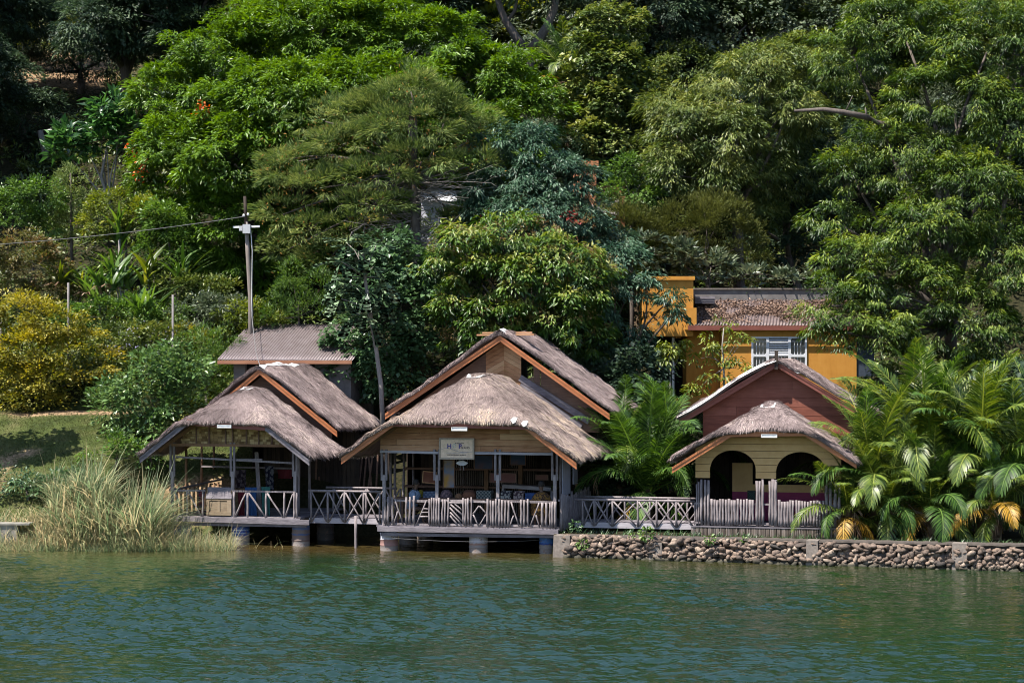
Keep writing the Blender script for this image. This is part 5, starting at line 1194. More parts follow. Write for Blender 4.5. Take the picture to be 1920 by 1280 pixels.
wire('long power line sagging from the utility pole to the left edge', [P(458, 406, 72.5), P(-60, 462, 70)], .013, .12)
wire('thin cable dropping from the pole to the left hut ridge', [P(472, 590, 72.4), P(480, 660, 69), P(489, 688, 66.6)], .014, .05)
wire('upper thin cable from the orange tower towards the middle hut', [P(1245, 592, 72.8), P(1060, 652, 71)], .014, .15)
wire('lower thin cable from the orange house down to the middle hut roof', [P(1246, 606, 72.8), P(1100, 700, 69)], .014, .15)
wire('thin slack wire strung under the middle hut between drum piers', [P(735, 1008, 59.9), P(1010, 1012, 59.6)], .005, .08)
wire('high thin wire crossing above the orange house parapet', [P(1300, 508, 77), P(1560, 520, 77)], .014, .15)
for i, (px, y0, y1, lab) in enumerate(((128, 530, 640, 'thin pale fence post by the strap-leaved plants'), (324, 552, 660, 'tall thin pale fence post on the shrubby slope'), (1, 600, 700, 'thin fence post at the left edge in the yellow shrubs'))):
    p = P(px, y1, 72.0); m = MB(); h = P(px, y0, 72)[2]; zb = th(p[0], 72)-.2; m.tube([(0, 0, 0), (0, 0, h-zb)], .042, 8); o = m.build('fence_post', M['grey_cement'], None, True); o.location = (p[0], 72.0, zb); tag(o, lab, 'post', 'fence posts on the slope')
# ------------------------------------------------------------------ foliage materials (dark to light within each kind)
leaf_mat('mango_leaf', [(.018, .046, .006), (.042, .095, .008), (.08, .16, .012), (.13, .225, .02)], .42, .32)
leaf_mat('flush_leaf', [(.016, .046, .008), (.038, .095, .012), (.095, .165, .020), (.20, .21, .05)], .4, .3)
leaf_mat('broad_leaf', [(.015, .04, .018), (.035, .08, .032), (.065, .125, .05), (.10, .17, .07)], .38, .25)
leaf_mat('conifer_leaf', [(.026, .05, .016), (.065, .115, .032), (.125, .175, .05), (.24, .27, .09)], .6, .25, .25)
leaf_mat('blue_leaf', [(.010, .032, .020), (.022, .062, .036), (.048, .10, .056), (.09, .155, .09)], .4, .2)
leaf_mat('willow_leaf', [(.010, .026, .006), (.025, .060, .010), (.075, .13, .018), (.19, .235, .040)], .42, .3, .4)
leaf_mat('olive_leaf', [(.016, .034, .008), (.042, .078, .015), (.095, .135, .028), (.19, .21, .055)], .42, .25)
leaf_mat('grey_leaf', [(.018, .032, .018), (.042, .066, .036), (.085, .115, .065), (.16, .18, .11)], .4, .2)
leaf_mat('shaded_leaf', [(.009, .018, .013), (.018, .038, .024), (.035, .062, .032), (.07, .11, .045)], .55, .2, .3)  # green darkened so the shade of the wood is in the leaf colour
leaf_mat('thuja_leaf', [(.022, .034, .010), (.055, .070, .016), (.095, .11, .028), (.15, .16, .045)], .7, .2, .2)
leaf_mat('yellow_leaf', [(.04, .065, .012), (.11, .135, .02), (.26, .24, .035), (.46, .38, .075)], .5, .35)
leaf_mat('yellowgreen_leaf', [(.025, .05, .010), (.06, .10, .015), (.14, .18, .025), (.28, .28, .05)], .45, .32)
leaf_mat('bright_leaf', [(.02, .05, .012), (.045, .10, .02), (.085, .165, .03), (.15, .24, .05)], .42, .3)
leaf_mat('glossy_leaf', [(.010, .034, .018), (.025, .070, .028), (.05, .13, .035), (.10, .22, .05)], .38, .25, .5)
leaf_mat('glossy_pale', [(.020, .054, .018), (.045, .10, .028), (.09, .165, .048), (.18, .25, .09)], .36, .25, .5)
leaf_mat('breadfruit_leaf', [(.055, .115, .06), (.10, .18, .10), (.17, .26, .15), (.27, .36, .21)], .4, .35, .5)
leaf_mat('fern_leaf', [(.02, .055, .012), (.045, .105, .018), (.085, .16, .03), (.14, .22, .04)], .5, .3)
leaf_mat('orange_flower', [(.5, .09, .01), (.75, .17, .02)], .6, .4)
leaf_mat('red_flower', [(.22, .02, .015), (.38, .05, .03)], .6, .3)
leaf_mat('mauve_flower', [(.3, .26, .45), (.42, .38, .6)], .6, .3)
leaf_mat('pink_bract', [(.30, .13, .09), (.45, .22, .15)], .6, .3)
wood_mat('bark', [(.035, .028, .026), (.085, .07, .062), (.16, .135, .12)], (9, 9, 1.5), 3, .9, .2, .2, .5)
wood_mat('pale_bark', [(.10, .09, .085), (.20, .18, .165), (.32, .29, .27)], (7, 7, 2), 3, .9, .3, .2, .4)
wood_mat('palm_bark', [(.05, .035, .025), (.12, .085, .055), (.2, .15, .1)], (5, 5, 9), 3, .95, .3, .1, .5)

def lobes_px(L, Y, deep=.85):
    out = []
    for l in L:
        px, py, rx, ry = l[:4]; dY = l[4] if len(l) > 4 else 0; y = Y+dY; k = y/FOC
        out.append((P(px, py, y), (rx*k, (rx+ry)/2*k*deep, ry*k)))
    return out
def tree(name, label, cat, Y, L, style, mat, base=None, r=.16, bark='bark', group=None, limbs=True, trunk_pts=None, deep=.85, limb_r=.45, **kw):
    """a tree or shrub: trunk with limbs to every lobe, and a crown of leaf clumps"""
    lo = lobes_px(L, Y, deep); cx = float(np.mean([l[0][0] for l in lo])); by = Y
    if base is None: bx = cx
    else: bx = (base[0]-960)/FOC*(base[1] if len(base) > 1 else Y); by = base[1] if len(base) > 1 else Y
    bz = th(bx, by)-.15; t = thing(name, label, cat, (bx, by, bz), 0, group); o0 = np.array([bx, by, bz])
    lo = [(c-o0, rr) for c, rr in lo]
    link('crown', crown_mesh('crown', lo, style, **kw), M[mat], t)
    mb = MB(); C = np.array([c for c, _ in lo]); wgt = np.array([rr[0]*rr[2] for _, rr in lo]); cen = (C*wgt[:, None]).sum(0)/wgt.sum()
    if trunk_pts is not None:
        pts = [np.zeros(3)]+[P(px, py, by+(dy[0] if dy else 0))-o0 for px, py, *dy in trunk_pts]; n = len(pts); mb.tube(pts, [r*(1-.6*i/(n-1)) for i in range(n)], 9); top = pts[-1]; fork = pts[max(1, n//2)]
    else:
        zlow = min(c[2]-rr[2]*.5 for c, rr in lo); hz = max(.25*cen[2], min(cen[2], zlow)); fork = np.array([cen[0]*.3, cen[1]*.3, max(.2, hz)])
        mb.tube([(0, 0, 0), fork*.5+np.array([r*.4, 0, 0]), fork], [r, r*.85, r*.7], 8); top = cen
        limb(mb, fork, cen*np.array([.8, .8, 1]), r*.65, r*.2)
    if limbs:
        for c, rr in lo:
            if np.linalg.norm(c-fork) > .4: limb(mb, fork*.8+top*.2 if trunk_pts is None else fork, c+np.array([0, 0, -rr[2]*.1]), r*limb_r, r*.10, 6, .06)
    mb.build('trunk', M[bark], t, True)
    return t, lo, o0
def flowers(t, o0, spots, Y, mat, name='flower_cluster', n=26, size=.09, spread=.22):
    for px, py, dY in spots:
        c = P(px, py, Y+dY)-o0; pos = c+rng.normal(0, spread, (n, 3)); d = rng.normal(0, 1, (n, 3)); link(name, leaves_mesh(name, pos, d, rng.normal(0, 1, (n, 3)), size*2, size*1.6, rng.random(n)), M[mat], t)

# ---- the great dome-shaped tree
t, lo, o0 = tree('mango_tree', 'huge dome-shaped bright green tree with orange vine flowers, the largest crown in view', 'tree', 82,
    [(600, 90, 170, 95, 1), (450, 130, 130, 90, 0), (750, 100, 150, 85, 1), (905, 165, 110, 75, 0), (985, 215, 72, 65, -.5), (335, 190, 82, 72, -1), (560, 205, 150, 95, -3), (720, 215, 150, 95, -2.5), (340, 285, 88, 72, -2.5), (440, 300, 110, 80, -4),
     (520, 270, 90, 70, -4), (345, 385, 78, 72, -2), (440, 420, 110, 100, -3), (480, 520, 72, 66, -2), (570, 380, 110, 110, -1), (710, 340, 150, 110, 0), (870, 270, 130, 80, -2), (975, 300, 72, 62, -1), (640, 25, 170, 70, 4), (420, 515, 60, 58, -1), (820, 330, 120, 80, 1), (300, 335, 48, 50, -2)],
    'mango', 'mango_leaf', base=(433, 79.5), r=.45, dens=1.5, rc=.50)
flowers(t, o0, [(378, 197, -4.3), (386, 206, -3.6), (374, 212, -3.6), (382, 218, -3.6), (247, 275, -2.9), (249, 284, -2.9), (265, 318, -3.2), (268, 328, -3.2), (263, 300, -3.0)], 82, 'orange_flower', spread=.13, n=14, size=.07)
# ---- conifer in front of it
t, lo, o0 = tree('conifer_tree', 'tall loose conifer with bare grey twigs and tiered drooping tips before the great tree', 'tree', 74,
    [(770, 168, 62, 34), (770, 190, 90, 34), (700, 215, 90, 38, .6), (835, 220, 75, 36, .3), (610, 225, 62, 34, .5), (765, 240, 90, 40, -.8), (890, 255, 50, 30, .4), (660, 270, 80, 34, -.5), (790, 300, 80, 34, -1), (560, 300, 45, 26, .3), (535, 330, 45, 26, 0), (600, 350, 62, 30, -.6), (880, 310, 60, 28, -.2), (700, 330, 70, 28, -1.2), (530, 400, 40, 26, 0), (580, 430, 55, 28, -.4), (700, 385, 62, 24, -1.1), (655, 425, 55, 28, -.5), (540, 465, 40, 30, .2), (610, 490, 45, 28, .3), (870, 420, 40, 30, .4), (520, 300, 30, 20, .5)],
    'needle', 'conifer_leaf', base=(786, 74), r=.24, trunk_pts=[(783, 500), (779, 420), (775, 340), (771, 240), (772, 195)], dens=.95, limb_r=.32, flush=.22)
mb = MB()
for k in range(130):
    z_ = rnd.uniform(330, 470); a = P(778+rnd.uniform(-3, 3), z_, 74)-o0; e = P(778+rnd.choice((-1, 1))*rnd.uniform(30, 150), z_-rnd.uniform(-30, 45), 74+rnd.uniform(-2, 2))-o0; pts = limb(mb, a, e, .022, .006, 5, rnd.uniform(-.1, .08), 4)
    for j in range(3): p = pts[rnd.randint(1, 4)]; mb.tube([p, p+np.array([rnd.uniform(-.6, .6), rnd.uniform(-.3, .3), rnd.uniform(-.5, .25)])], [.010, .004], 4)
mb.build('bare_twigs', M['pale_bark'], t)
n = 900; c = np.array([lo[i][0] for i in rng.integers(0, len(lo), n)])+rng.normal(0, .5, (n, 3)); link('dry_needles', leaves_mesh('dry_needles', c, rng.normal(0, 1, (n, 3)), rng.normal(0, 1, (n, 3)), .16, .05, rng.random(n)), tint_mat('rust_needle', [(.16, .08, .02), (.30, .17, .04)]), t)
# ---- flowering yellow-green tree above the middle hut
t, lo, o0 = tree('flowering_mango', 'rounded yellow-green tree with pinkish new tips directly above the middle hut roof', 'tree', 70,
    [(870, 470, 62, 45, -.5), (940, 455, 55, 40, -.3), (1000, 450, 50, 40, .2), (1055, 500, 62, 48, -.6), (905, 530, 60, 45, -.8), (985, 540, 66, 50, -.8), (1090, 550, 55, 50, -.4), (860, 580, 45, 35, -.4), (930, 600, 55, 40, -1), (1050, 600, 58, 45, -1), (1120, 510, 34, 32, .1), (880, 640, 50, 40, -.4), (840, 505, 36, 34, .1), (1095, 640, 50, 40, -.2), (985, 620, 60, 50, .4)],
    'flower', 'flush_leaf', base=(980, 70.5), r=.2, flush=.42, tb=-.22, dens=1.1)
cl = []
for c, rr in lo:
    q = sphere_dirs(34); q[:, 2] = np.abs(q[:, 2]); q = q[q[:, 1] < .45]; cl.append(c+q*rr*(.98+.12*rng.random((len(q), 1))))
cl = np.concatenate(cl); k = 16; n = len(cl); link('blossoms', leaves_mesh('blossoms', (cl[:, None]+rng.normal(0, .09, (n, k, 3))).reshape(-1, 3), (rng.normal(0, .6, (n*k, 3))+np.array([0, 0, .5])), rng.normal(0, 1, (n*k, 3)), .10, .035, rng.random(n*k)), leaf_mat('blossom', [(.13, .10, .03), (.24, .15, .06), (.30, .22, .09)], .7, .3), t)
# ---- bluish tree behind it
t, lo, o0 = tree('avocado_tree', 'tall blue-green tree with hanging leaf rosettes behind the yellow-green tree', 'tree', 74.5,
    [(925, 280, 40, 42, 0), (990, 295, 58, 48, 0), (1000, 265, 26, 26, 0), (1045, 345, 60, 52, -.5), (955, 360, 70, 55, -.5), (905, 400, 52, 48, 0), (1010, 410, 80, 55, -1), (1080, 420, 60, 52, -.4), (1100, 475, 52, 48, -.4), (960, 440, 70, 40, -.2), (1150, 470, 50, 42, 0)], 'pinnate', 'blue_leaf', base=(1005, 75), r=.2, dens=1.15, flush=.16)
flowers(t, o0, [(1067, 404, -1.9), (1078, 408, -1.9), (850, 432, -1.2), (856, 428, -1.2), (905, 405, -1.2)], 74.5, 'red_flower', spread=.12, n=18, size=.07)
tree('blue_green_tree', 'dark blue-green drooping tree overhanging the orange tower', 'tree', 71.4,
    [(1160, 505, 46, 38, .2), (1172, 560, 44, 40, -.1), (1258, 560, 16, 15, -1.3), (1262, 588, 13, 12, -1.4), (1212, 528, 20, 18, -.6), (1140, 560, 50, 48, 0), (1150, 620, 70, 50, 0), (1190, 650, 30, 46, .4), (1120, 690, 66, 52, .4), (1170, 720, 50, 50, .6), (1085, 660, 46, 48, .3)], 'pinnate', 'blue_leaf', base=(1150, 71.8), r=.18, dens=1.1, flush=.1)
tree('small_pinnate_tree', 'slim young tree with umbrella-like pinnate leaves beside the reddish house', 'tree', 84, [(1120, 268, 26, 14), (1122, 290, 28, 14), (1118, 312, 26, 14), (1122, 335, 22, 14)], 'pinnate', 'blue_leaf', base=(1124,), r=.07, bark='pale_bark', dens=1.4)
tree('broadleaf_tree', 'grey-green tree of round leaves with pale branches between the left and middle huts', 'tree', 70.8,
    [(735, 465, 42, 32, .4), (770, 510, 46, 42, 0), (700, 545, 48, 42, .2), (785, 570, 44, 46, -.2), (735, 600, 56, 46, -.5), (660, 640, 45, 42, 0), (720, 665, 60, 48, -.6), (790, 640, 44, 44, -.2), (650, 690, 38, 34, -.3), (690, 715, 50, 40, -.4), (760, 710, 44, 40, -.3), (810, 590, 30, 40, .3)], 'broad', 'broad_leaf', base=(735, 71), r=.14, bark='pale_bark', dens=1.15)
# ---- breadfruit: big lobed leaves on a slim leaning trunk
def lobed_leaves(name, centres, nper, L0, mat, parent, up=.2):
    V = []; T = []; tn = []; b = 0; out = np.array([(0, 0), (.16, .10), (.22, .25), (.42, .24), (.36, .38), (.58, .36), (.52, .5), (.76, .46), (.70, .6), (.9, .5), (.86, .68), (1.0, .0)])
    for c in centres:
        az0 = rnd.uniform(0, 6.3)
        for k in range(nper):
            az = az0+k*2.4; el = rnd.uniform(-1.15, .45)+up; d = np.array([math.cos(az)*math.cos(el), math.sin(az)*math.cos(el), math.sin(el)]); s = norm(np.cross(d, (0, 0, 1.))); n = np.cross(s, d); Ln = L0*rnd.uniform(.7, 1.15); tt = rnd.random()
            half = [(x, w*.62) for x, w in out]
            for x, w in half: V.append(c+d*(.12+Ln*x)-n*Ln*.25*x*x); 
            for sg_ in (1, -1):
                for x, w in half: V.append(c+d*(.12+Ln*(x+ (.06 if w > .3 else 0)))+s*sg_*Ln*w*.75+n*Ln*(w*.12-.25*x*x))
            m_ = len(half)
            for i in range(m_-1):
                T.append((b+i, b+m_+i, b+m_+i+1, b+i+1)); T.append((b+i, b+i+1, b+2*m_+i+1, b+2*m_+i))
            b += 3*m_; tn += [tt]*(3*m_)
    return link(name, build_mesh(name, V, [T], tn), M[mat], parent)
bp_ = P(722, 800, 68.4); t = thing('breadfruit_tree', 'slim leaning breadfruit tree with large deeply lobed leaves between two huts', 'tree', (bp_[0], 68.4, th(bp_[0], 68.4)-.1)); o0 = np.array(t.location)
mb = MB(); tp = [np.zeros(3)]+[P(px, py, 68.2)-o0 for px, py in ((714, 720), (706, 660), (694, 585), (684, 520), (680, 470))]; mb.tube(tp, [.10, .085, .075, .07, .06, .045], 9); cs = []
for px, py, dy in ((672, 470, 0), (640, 490, -.3), (700, 500, -.2), (655, 530, .2), (690, 545, -.5), (640, 560, -.2), (715, 555, .1), (668, 590, -.2), (705, 460, .3), (630, 525, .1), (722, 525, .2), (690, 595, -.3), (650, 455, .2)): e = P(px, py, 68.2+dy)-o0; cs.append(e); limb(mb, tp[-2 if py < 530 else -3], e, .03, .015, 4, .05, 5)
mb.build('trunk', M['pale_bark'], t, True); lobed_leaves('crown', cs, 8, .85, 'breadfruit_leaf', t, .05)

# ---- right hand giants
tree('drooping_tree', 'big right-hand tree with hanging sunlit leaves reaching down over the orange house roof', 'tree', 70,
    [(1700, 70, 120, 80, 3), (1850, 90, 100, 90, 2), (1600, 100, 80, 66, 3.5), (1790, 200, 120, 76, 1.5), (1895, 270, 70, 100, 1), (1690, 300, 110, 66, 1.5), (1830, 370, 100, 80, 0), (1740, 440, 110, 70, .2), (1885, 490, 70, 100, 0), (1610, 510, 72, 62, .5), (1700, 550, 100, 72, -.6), (1560, 570, 44, 44, -1), (1800, 610, 100, 78, -.3), (1655, 640, 62, 44, -1.2), (1900, 670, 66, 76, 0), (1590, 620, 40, 34, -1.6), (1540, 600, 26, 26, -1.4), (1730, 680, 70, 44, 0), (1600, 330, 62, 40, 2), (1560, 410, 48, 36, 2), (1930, 130, 60, 100, 2)],
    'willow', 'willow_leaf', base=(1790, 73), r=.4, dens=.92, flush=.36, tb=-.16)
mb = MB(); o0 = P(1660, 232, 72)
pts = [P(x, y, Yy)-o0 for x, y, Yy in ((1490, 208, 71.6), (1545, 205, 70.6), (1585, 211, 70.3), (1625, 220, 70.4), (1655, 234, 70.9), (1690, 260, 72))]; mb.tube(pts, [.05, .075, .10, .12, .14, .15], 8); mb.tube([pts[3], pts[3]+np.array([-.05, 0, .35])], [.05, .02], 6); mb.tube([pts[2], pts[2]+np.array([.25, -.1, .6])], [.03, .012], 5)
bl = mb.build('limb', M['bark'], None, True); par = bpy.data.objects['drooping_tree']; bl.parent = par; bl.location = Vector(o0)-par.location
tree('olive_willow', 'yellow-green tree of hanging leaves left of the dark hollow in the right-hand forest', 'tree', 80,
    [(1300, 250, 82, 66, 0), (1275, 325, 60, 55, -.5), (1390, 175, 96, 66, 1), (1450, 140, 84, 50, 1.5), (1360, 265, 74, 62, -.5), (1470, 215, 72, 58, .5), (1245, 225, 42, 48, .5), (1335, 345, 60, 46, -.5), (1420, 320, 60, 52, 1), (1500, 170, 50, 50, 2), (1390, 400, 60, 50, 1.5), (1480, 330, 50, 70, 3)], 'willow', 'olive_leaf', base=(1380,), r=.3, dens=1.05, size=1.1, flush=.22)
tree('dusty_tree', 'dull grey-green tree filling the top edge right of centre', 'tree', 92, [(1250, 80, 110, 80), (1400, 40, 110, 76), (1330, 120, 90, 56, -1), (1490, 60, 76, 70), (1150, 40, 80, 66), (1560, 30, 70, 70), (1200, 10, 90, 60)], 'broad', 'grey_leaf', base=(1310,), r=.4, size=1.05, sp=.62, m=34)
tree('flushing_tree', 'small tree with golden new leaves at the right shoulder of the great tree', 'tree', 84, [(1145, 130, 60, 40), (1100, 110, 44, 34), (1150, 205, 50, 42, -.5), (1125, 275, 56, 40, -1), (1195, 175, 50, 46), (1090, 170, 40, 40, .5), (1150, 60, 70, 44, 1)], 'broad', 'olive_leaf', base=(1130,), r=.16, flush=.35, tb=-.06, dens=1.2)
tree('dark_understorey_tree', 'shaded dark tree in the hollow behind the olive bushes', 'tree', 84, [(1500, 330, 60, 80), (1530, 430, 60, 70), (1470, 450, 60, 60), (1220, 350, 50, 60), (1180, 320, 50, 60), (1560, 250, 60, 60)], 'far', 'shaded_leaf', base=(1500,), r=.2)
tree('small_green_tree', 'small soft green shrub tree left of the olive bushes', 'tree', 79, [(1170, 325, 26, 32), (1190, 360, 44, 34), (1160, 375, 34, 30), (1225, 385, 30, 26), (1205, 340, 24, 24)], 'bush', 'bright_leaf', base=(1185,), r=.08)
for i, (L, lab) in enumerate((([(1150, 415, 42, 28), (1185, 420, 46, 30), (1215, 440, 36, 26)], 'low rounded olive bush at the left of the pair'), ([(1290, 430, 60, 52), (1340, 425, 62, 56, -.3), (1250, 440, 42, 40), (1385, 460, 46, 44, .2), (1310, 480, 80, 36), (1400, 500, 40, 30), (1320, 395, 36, 28)], 'large dense rounded olive bush behind the orange house'))):
    tree('thuja_bush', lab, 'bush', 78+i*.3, L, 'thuja', 'thuja_leaf', r=.1, group='olive bushes behind the orange house', dens=1.05)
tree('broad_shrub', 'shrub with large yellowing leaves just left of the grey parapet', 'bush', 76.5, [(1250, 480, 46, 26), (1310, 490, 46, 28), (1200, 470, 40, 26), (1345, 505, 32, 22), (1280, 505, 40, 22), (1420, 525, 60, 22), (1500, 530, 50, 24)], 'bigleaf', 'grey_leaf', r=.08, size=.7, dens=1.6)
t, lo, o0 = tree('papaya_shrub', 'thin airy young tree with drooping yellow-green leaves before the orange wall', 'tree', 70.2, [(1358, 612, 20, 12), (1335, 640, 22, 14), (1382, 640, 22, 12), (1315, 670, 24, 16), (1350, 680, 28, 14), (1385, 690, 24, 14), (1345, 715, 24, 14), (1305, 735, 18, 10), (1390, 640, 14, 10), (1330, 660, 16, 12)], 'flower', 'yellowgreen_leaf', base=(1356,), r=.05, bark='pale_bark', dens=.8, m=26, rc=.26, sp=.42, size=.9, trunk_pts=[(1358, 740), (1357, 690), (1354, 650), (1357, 615)])
tree('papaya_tree', 'little papaya with a tuft of lobed yellow-green leaves before the dark porch', 'tree', 70.6, [(1245, 655, 18, 10), (1262, 665, 22, 12), (1275, 650, 16, 10), (1250, 678, 16, 10)], 'flower', 'yellowgreen_leaf', base=(1257,), r=.055, bark='pale_bark', dens=.9, m=30, rc=.28, sp=.4, trunk_pts=[(1257, 740), (1256, 700), (1255, 665)])

# ---- left side
tree('feathery_tree', 'yellow-green feathery tree in the top left corner on a pale trunk', 'tree', 104, [(60, 25, 90, 36), (20, 60, 60, 30), (110, 60, 50, 26), (130, 15, 60, 30), (-30, 30, 50, 40)], 'fine', 'yellowgreen_leaf', base=(42,), r=.2, bark='pale_bark', size=1.3, sp=.6)
tree('layered_tree', 'dark bluish layered tree above the bare brown patch at upper left', 'tree', 101, [(120, 95, 60, 28), (190, 120, 60, 24), (80, 130, 50, 24), (240, 95, 40, 22), (160, 75, 60, 20), (140, 125, 50, 24)], 'fine', 'shaded_leaf', base=(150,), r=.22, size=1.5, sp=.62)
tree('tangled_tree', 'dark tree with hanging foliage at the left edge below the brown patch', 'tree', 93, [(40, 210, 56, 44), (20, 270, 44, 40), (90, 240, 42, 36), (10, 160, 44, 40), (70, 300, 50, 36)], 'far', 'shaded_leaf', base=(50,), r=.25)
t = thing('pale_stump', 'leaning pale dead trunk low in the dark forest at left', 'stump', P(88, 300, 92)); mb = MB(); mb.tube([np.zeros(3), P(82, 275, 92)-P(88, 300, 92), P(75, 245, 92)-P(88, 300, 92)], [.2, .17, .13], 9); mb.build('trunk', M['pale_bark'], t, True)
tree('large_leaved_tree', 'open tree with big upright glossy leaves and bare forked stems at left', 'tree', 83, [(213, 205, 32, 32), (150, 262, 44, 26), (200, 265, 44, 34), (235, 255, 24, 36), (125, 285, 28, 16), (190, 230, 30, 20)], 'bigleaf', 'glossy_leaf', base=(222,), r=.12, bark='pale_bark', trunk_pts=[(222, 430), (205, 380), (190, 330), (200, 280)], dens=1.25)
tree('young_cypress', 'narrow dark young cypress among pale shrubs at left', 'tree', 80, [(132, 345, 22, 30), (130, 385, 28, 34), (135, 425, 34, 30)], 'thuja', 'conifer_leaf', base=(135,), r=.08, dens=.8, trunk_pts=[(134, 430), (133, 380), (132, 325)])
for lab, Yd, L, sty, mat, kw in (
    ('pale leafy shrub at the left edge under the dark forest', 79, [(60, 370, 52, 34), (30, 410, 46, 30), (95, 410, 30, 34)], 'bush', 'bright_leaf', {}),
    ('pale shrub between the young cypress and the great tree', 78.5, [(215, 385, 40, 28), (255, 410, 40, 30), (190, 420, 40, 26), (285, 395, 28, 30)], 'bush', 'yellowgreen_leaf', {}),
    ('tangle of green creeper hanging below the great tree', 77.5, [(310, 420, 36, 40), (345, 460, 32, 44), (300, 470, 40, 36)], 'bush', 'bright_leaf', {}),
    ('reddish-brown tangled bush at the left edge above the yellow shrub', 75.5, [(40, 470, 60, 34), (70, 510, 60, 34), (20, 520, 40, 34), (100, 545, 46, 28)], 'bush', 'pink_mix', {}),
    ('low mixed green shrub under the strap-leaved plants', 74.5, [(190, 590, 60, 26), (260, 590, 56, 28), (140, 600, 40, 22), (320, 600, 40, 26)], 'bush', 'bright_leaf', {}),
    ('grey-green weedy shrub right of the tall fence post', 74.2, [(370, 590, 46, 26), (415, 580, 40, 24), (390, 610, 46, 26)], 'fine', 'grey_leaf', {}),
    ('small mossy shrub at the foot of the great tree', 76, [(370, 545, 40, 26), (330, 540, 36, 28), (410, 550, 36, 22)], 'bush', 'olive_leaf', {}),
    ('large golden-yellow shrub on the lawn edge at left', 70.6, [(30, 590, 52, 34), (100, 612, 56, 38), (175, 690, 34, 30), (60, 665, 66, 38, -.4), (130, 670, 44, 34, -.3), (20, 715, 50, 40, -.3), (90, 715, 52, 36, -.6), (60, 755, 52, 22, -.6), (160, 640, 28, 24), (-30, 650, 50, 50)], 'bush', 'yellow_leaf', dict(dens=1.0, rc=.42)),
    ('dark green bush with mauve flowers behind the little glossy tree', 72.6, [(240, 640, 56, 38), (205, 690, 52, 40, -.4), (290, 660, 46, 40), (170, 720, 40, 34, -.3), (250, 710, 46, 36, -.3), (330, 640, 36, 30)], 'bush', 'olive_leaf', dict(size=.9)),
    ('ferny yellow-green bush left of the corrugated shed', 71.6, [(375, 650, 38, 30), (405, 690, 36, 36), (350, 690, 36, 36), (420, 640, 26, 22), (385, 725, 40, 30)], 'thuja', 'fern_leaf', dict(m=46)),
    ('yellow flowering bush tops above the mauve-flowered bush', 73.6, [(330, 630, 36, 18), (370, 640, 32, 16), (290, 625, 34, 16)], 'fine', 'yellow_leaf', {}),
    ('little rounded tree with glossy leaves beside the left hut thatch', 67.6, [(300, 702, 48, 30), (252, 735, 32, 26, -.3), (345, 715, 34, 34), (215, 775, 24, 18, -.2), (288, 765, 44, 28, -.4), (338, 770, 32, 32), (238, 795, 28, 20), (295, 812, 44, 20, -.2), (192, 756, 14, 9), (325, 664, 20, 15), (270, 676, 17, 13), (366, 690, 18, 20), (210, 735, 12, 10)], 'bush', 'glossy_pale', dict(size=1.5, m=60, sp=.42, dens=.85)),
    ('feathery bright green cypress behind the shed roof', 73, [(545, 515, 24, 24), (545, 555, 34, 30), (590, 580, 40, 26), (520, 590, 36, 24), (600, 540, 26, 34)], 'thuja', 'fern_leaf', dict(m=52)),
    ('yellow-tipped weedy bush at the left end of the shed roof', 73.4, [(470, 590, 36, 20), (500, 600, 36, 18), (440, 600, 30, 24), (450, 625, 30, 20)], 'bush', 'yellowgreen_leaf', {}),
    ('patch of low dark ground plants on the lower lawn by the water', 62.8, [(30, 905, 34, 13), (75, 915, 30, 11), (-10, 900, 30, 14), (115, 900, 24, 12)], 'bush', 'broad_leaf', {}),
    ('weedy green bush between the lawn and the left hut corner', 65.0, [(215, 840, 30, 18), (255, 855, 30, 18), (180, 850, 22, 14)], 'bush', 'bright_leaf', {}),
    ('shadowy bush under the right edge of the conifer', 76, [(820, 460, 36, 40), (850, 440, 30, 30), (830, 430, 30, 26)], 'bush', 'conifer_leaf', {}),
    ('dark leafy shrub closing the gap under the blue-green tree', 69, [(1110, 740, 56, 44), (1180, 745, 50, 46), (1200, 700, 36, 40), (1150, 790, 60, 40), (1230, 780, 40, 40)], 'broad', 'shaded_leaf', {}),
    ('dark shrub behind the second walkway', 64.6, [(1130, 900, 40, 50), (1180, 880, 50, 60), (1250, 890, 50, 60), (1290, 860, 40, 60)], 'broad', 'shaded_leaf', {}),
    ('shady shrub behind the big palms at the right edge', 64, [(1660, 830, 60, 70), (1760, 820, 70, 80), (1860, 830, 70, 80), (1900, 740, 60, 60)], 'broad', 'shaded_leaf', {}),
    ):
    if mat == 'glossy_pale' and mat not in M: leaf_mat('glossy_pale', [(.022, .05, .024), (.045, .095, .04), (.09, .155, .065), (.17, .24, .11)], .36, .25, .5)
    if mat == 'pink_mix':
        if mat not in M: leaf_mat('pink_mix', [(.03, .06, .012), (.07, .10, .02), (.12, .11, .035), (.20, .11, .05)], .5, .3)
    t, lo, o0 = tree('shrub', lab, 'bush', Yd, L, sty, mat, r=.06, group='shrubs of the lower slope', **kw)
    if 'mauve' in lab: flowers(t, o0, [(rnd.uniform(200, 320), rnd.uniform(620, 690), -1.0) for _ in range(16)], Yd, 'mauve_flower', n=8, size=.035, spread=.2)
for k, (px, py, dy) in enumerate(()): pass

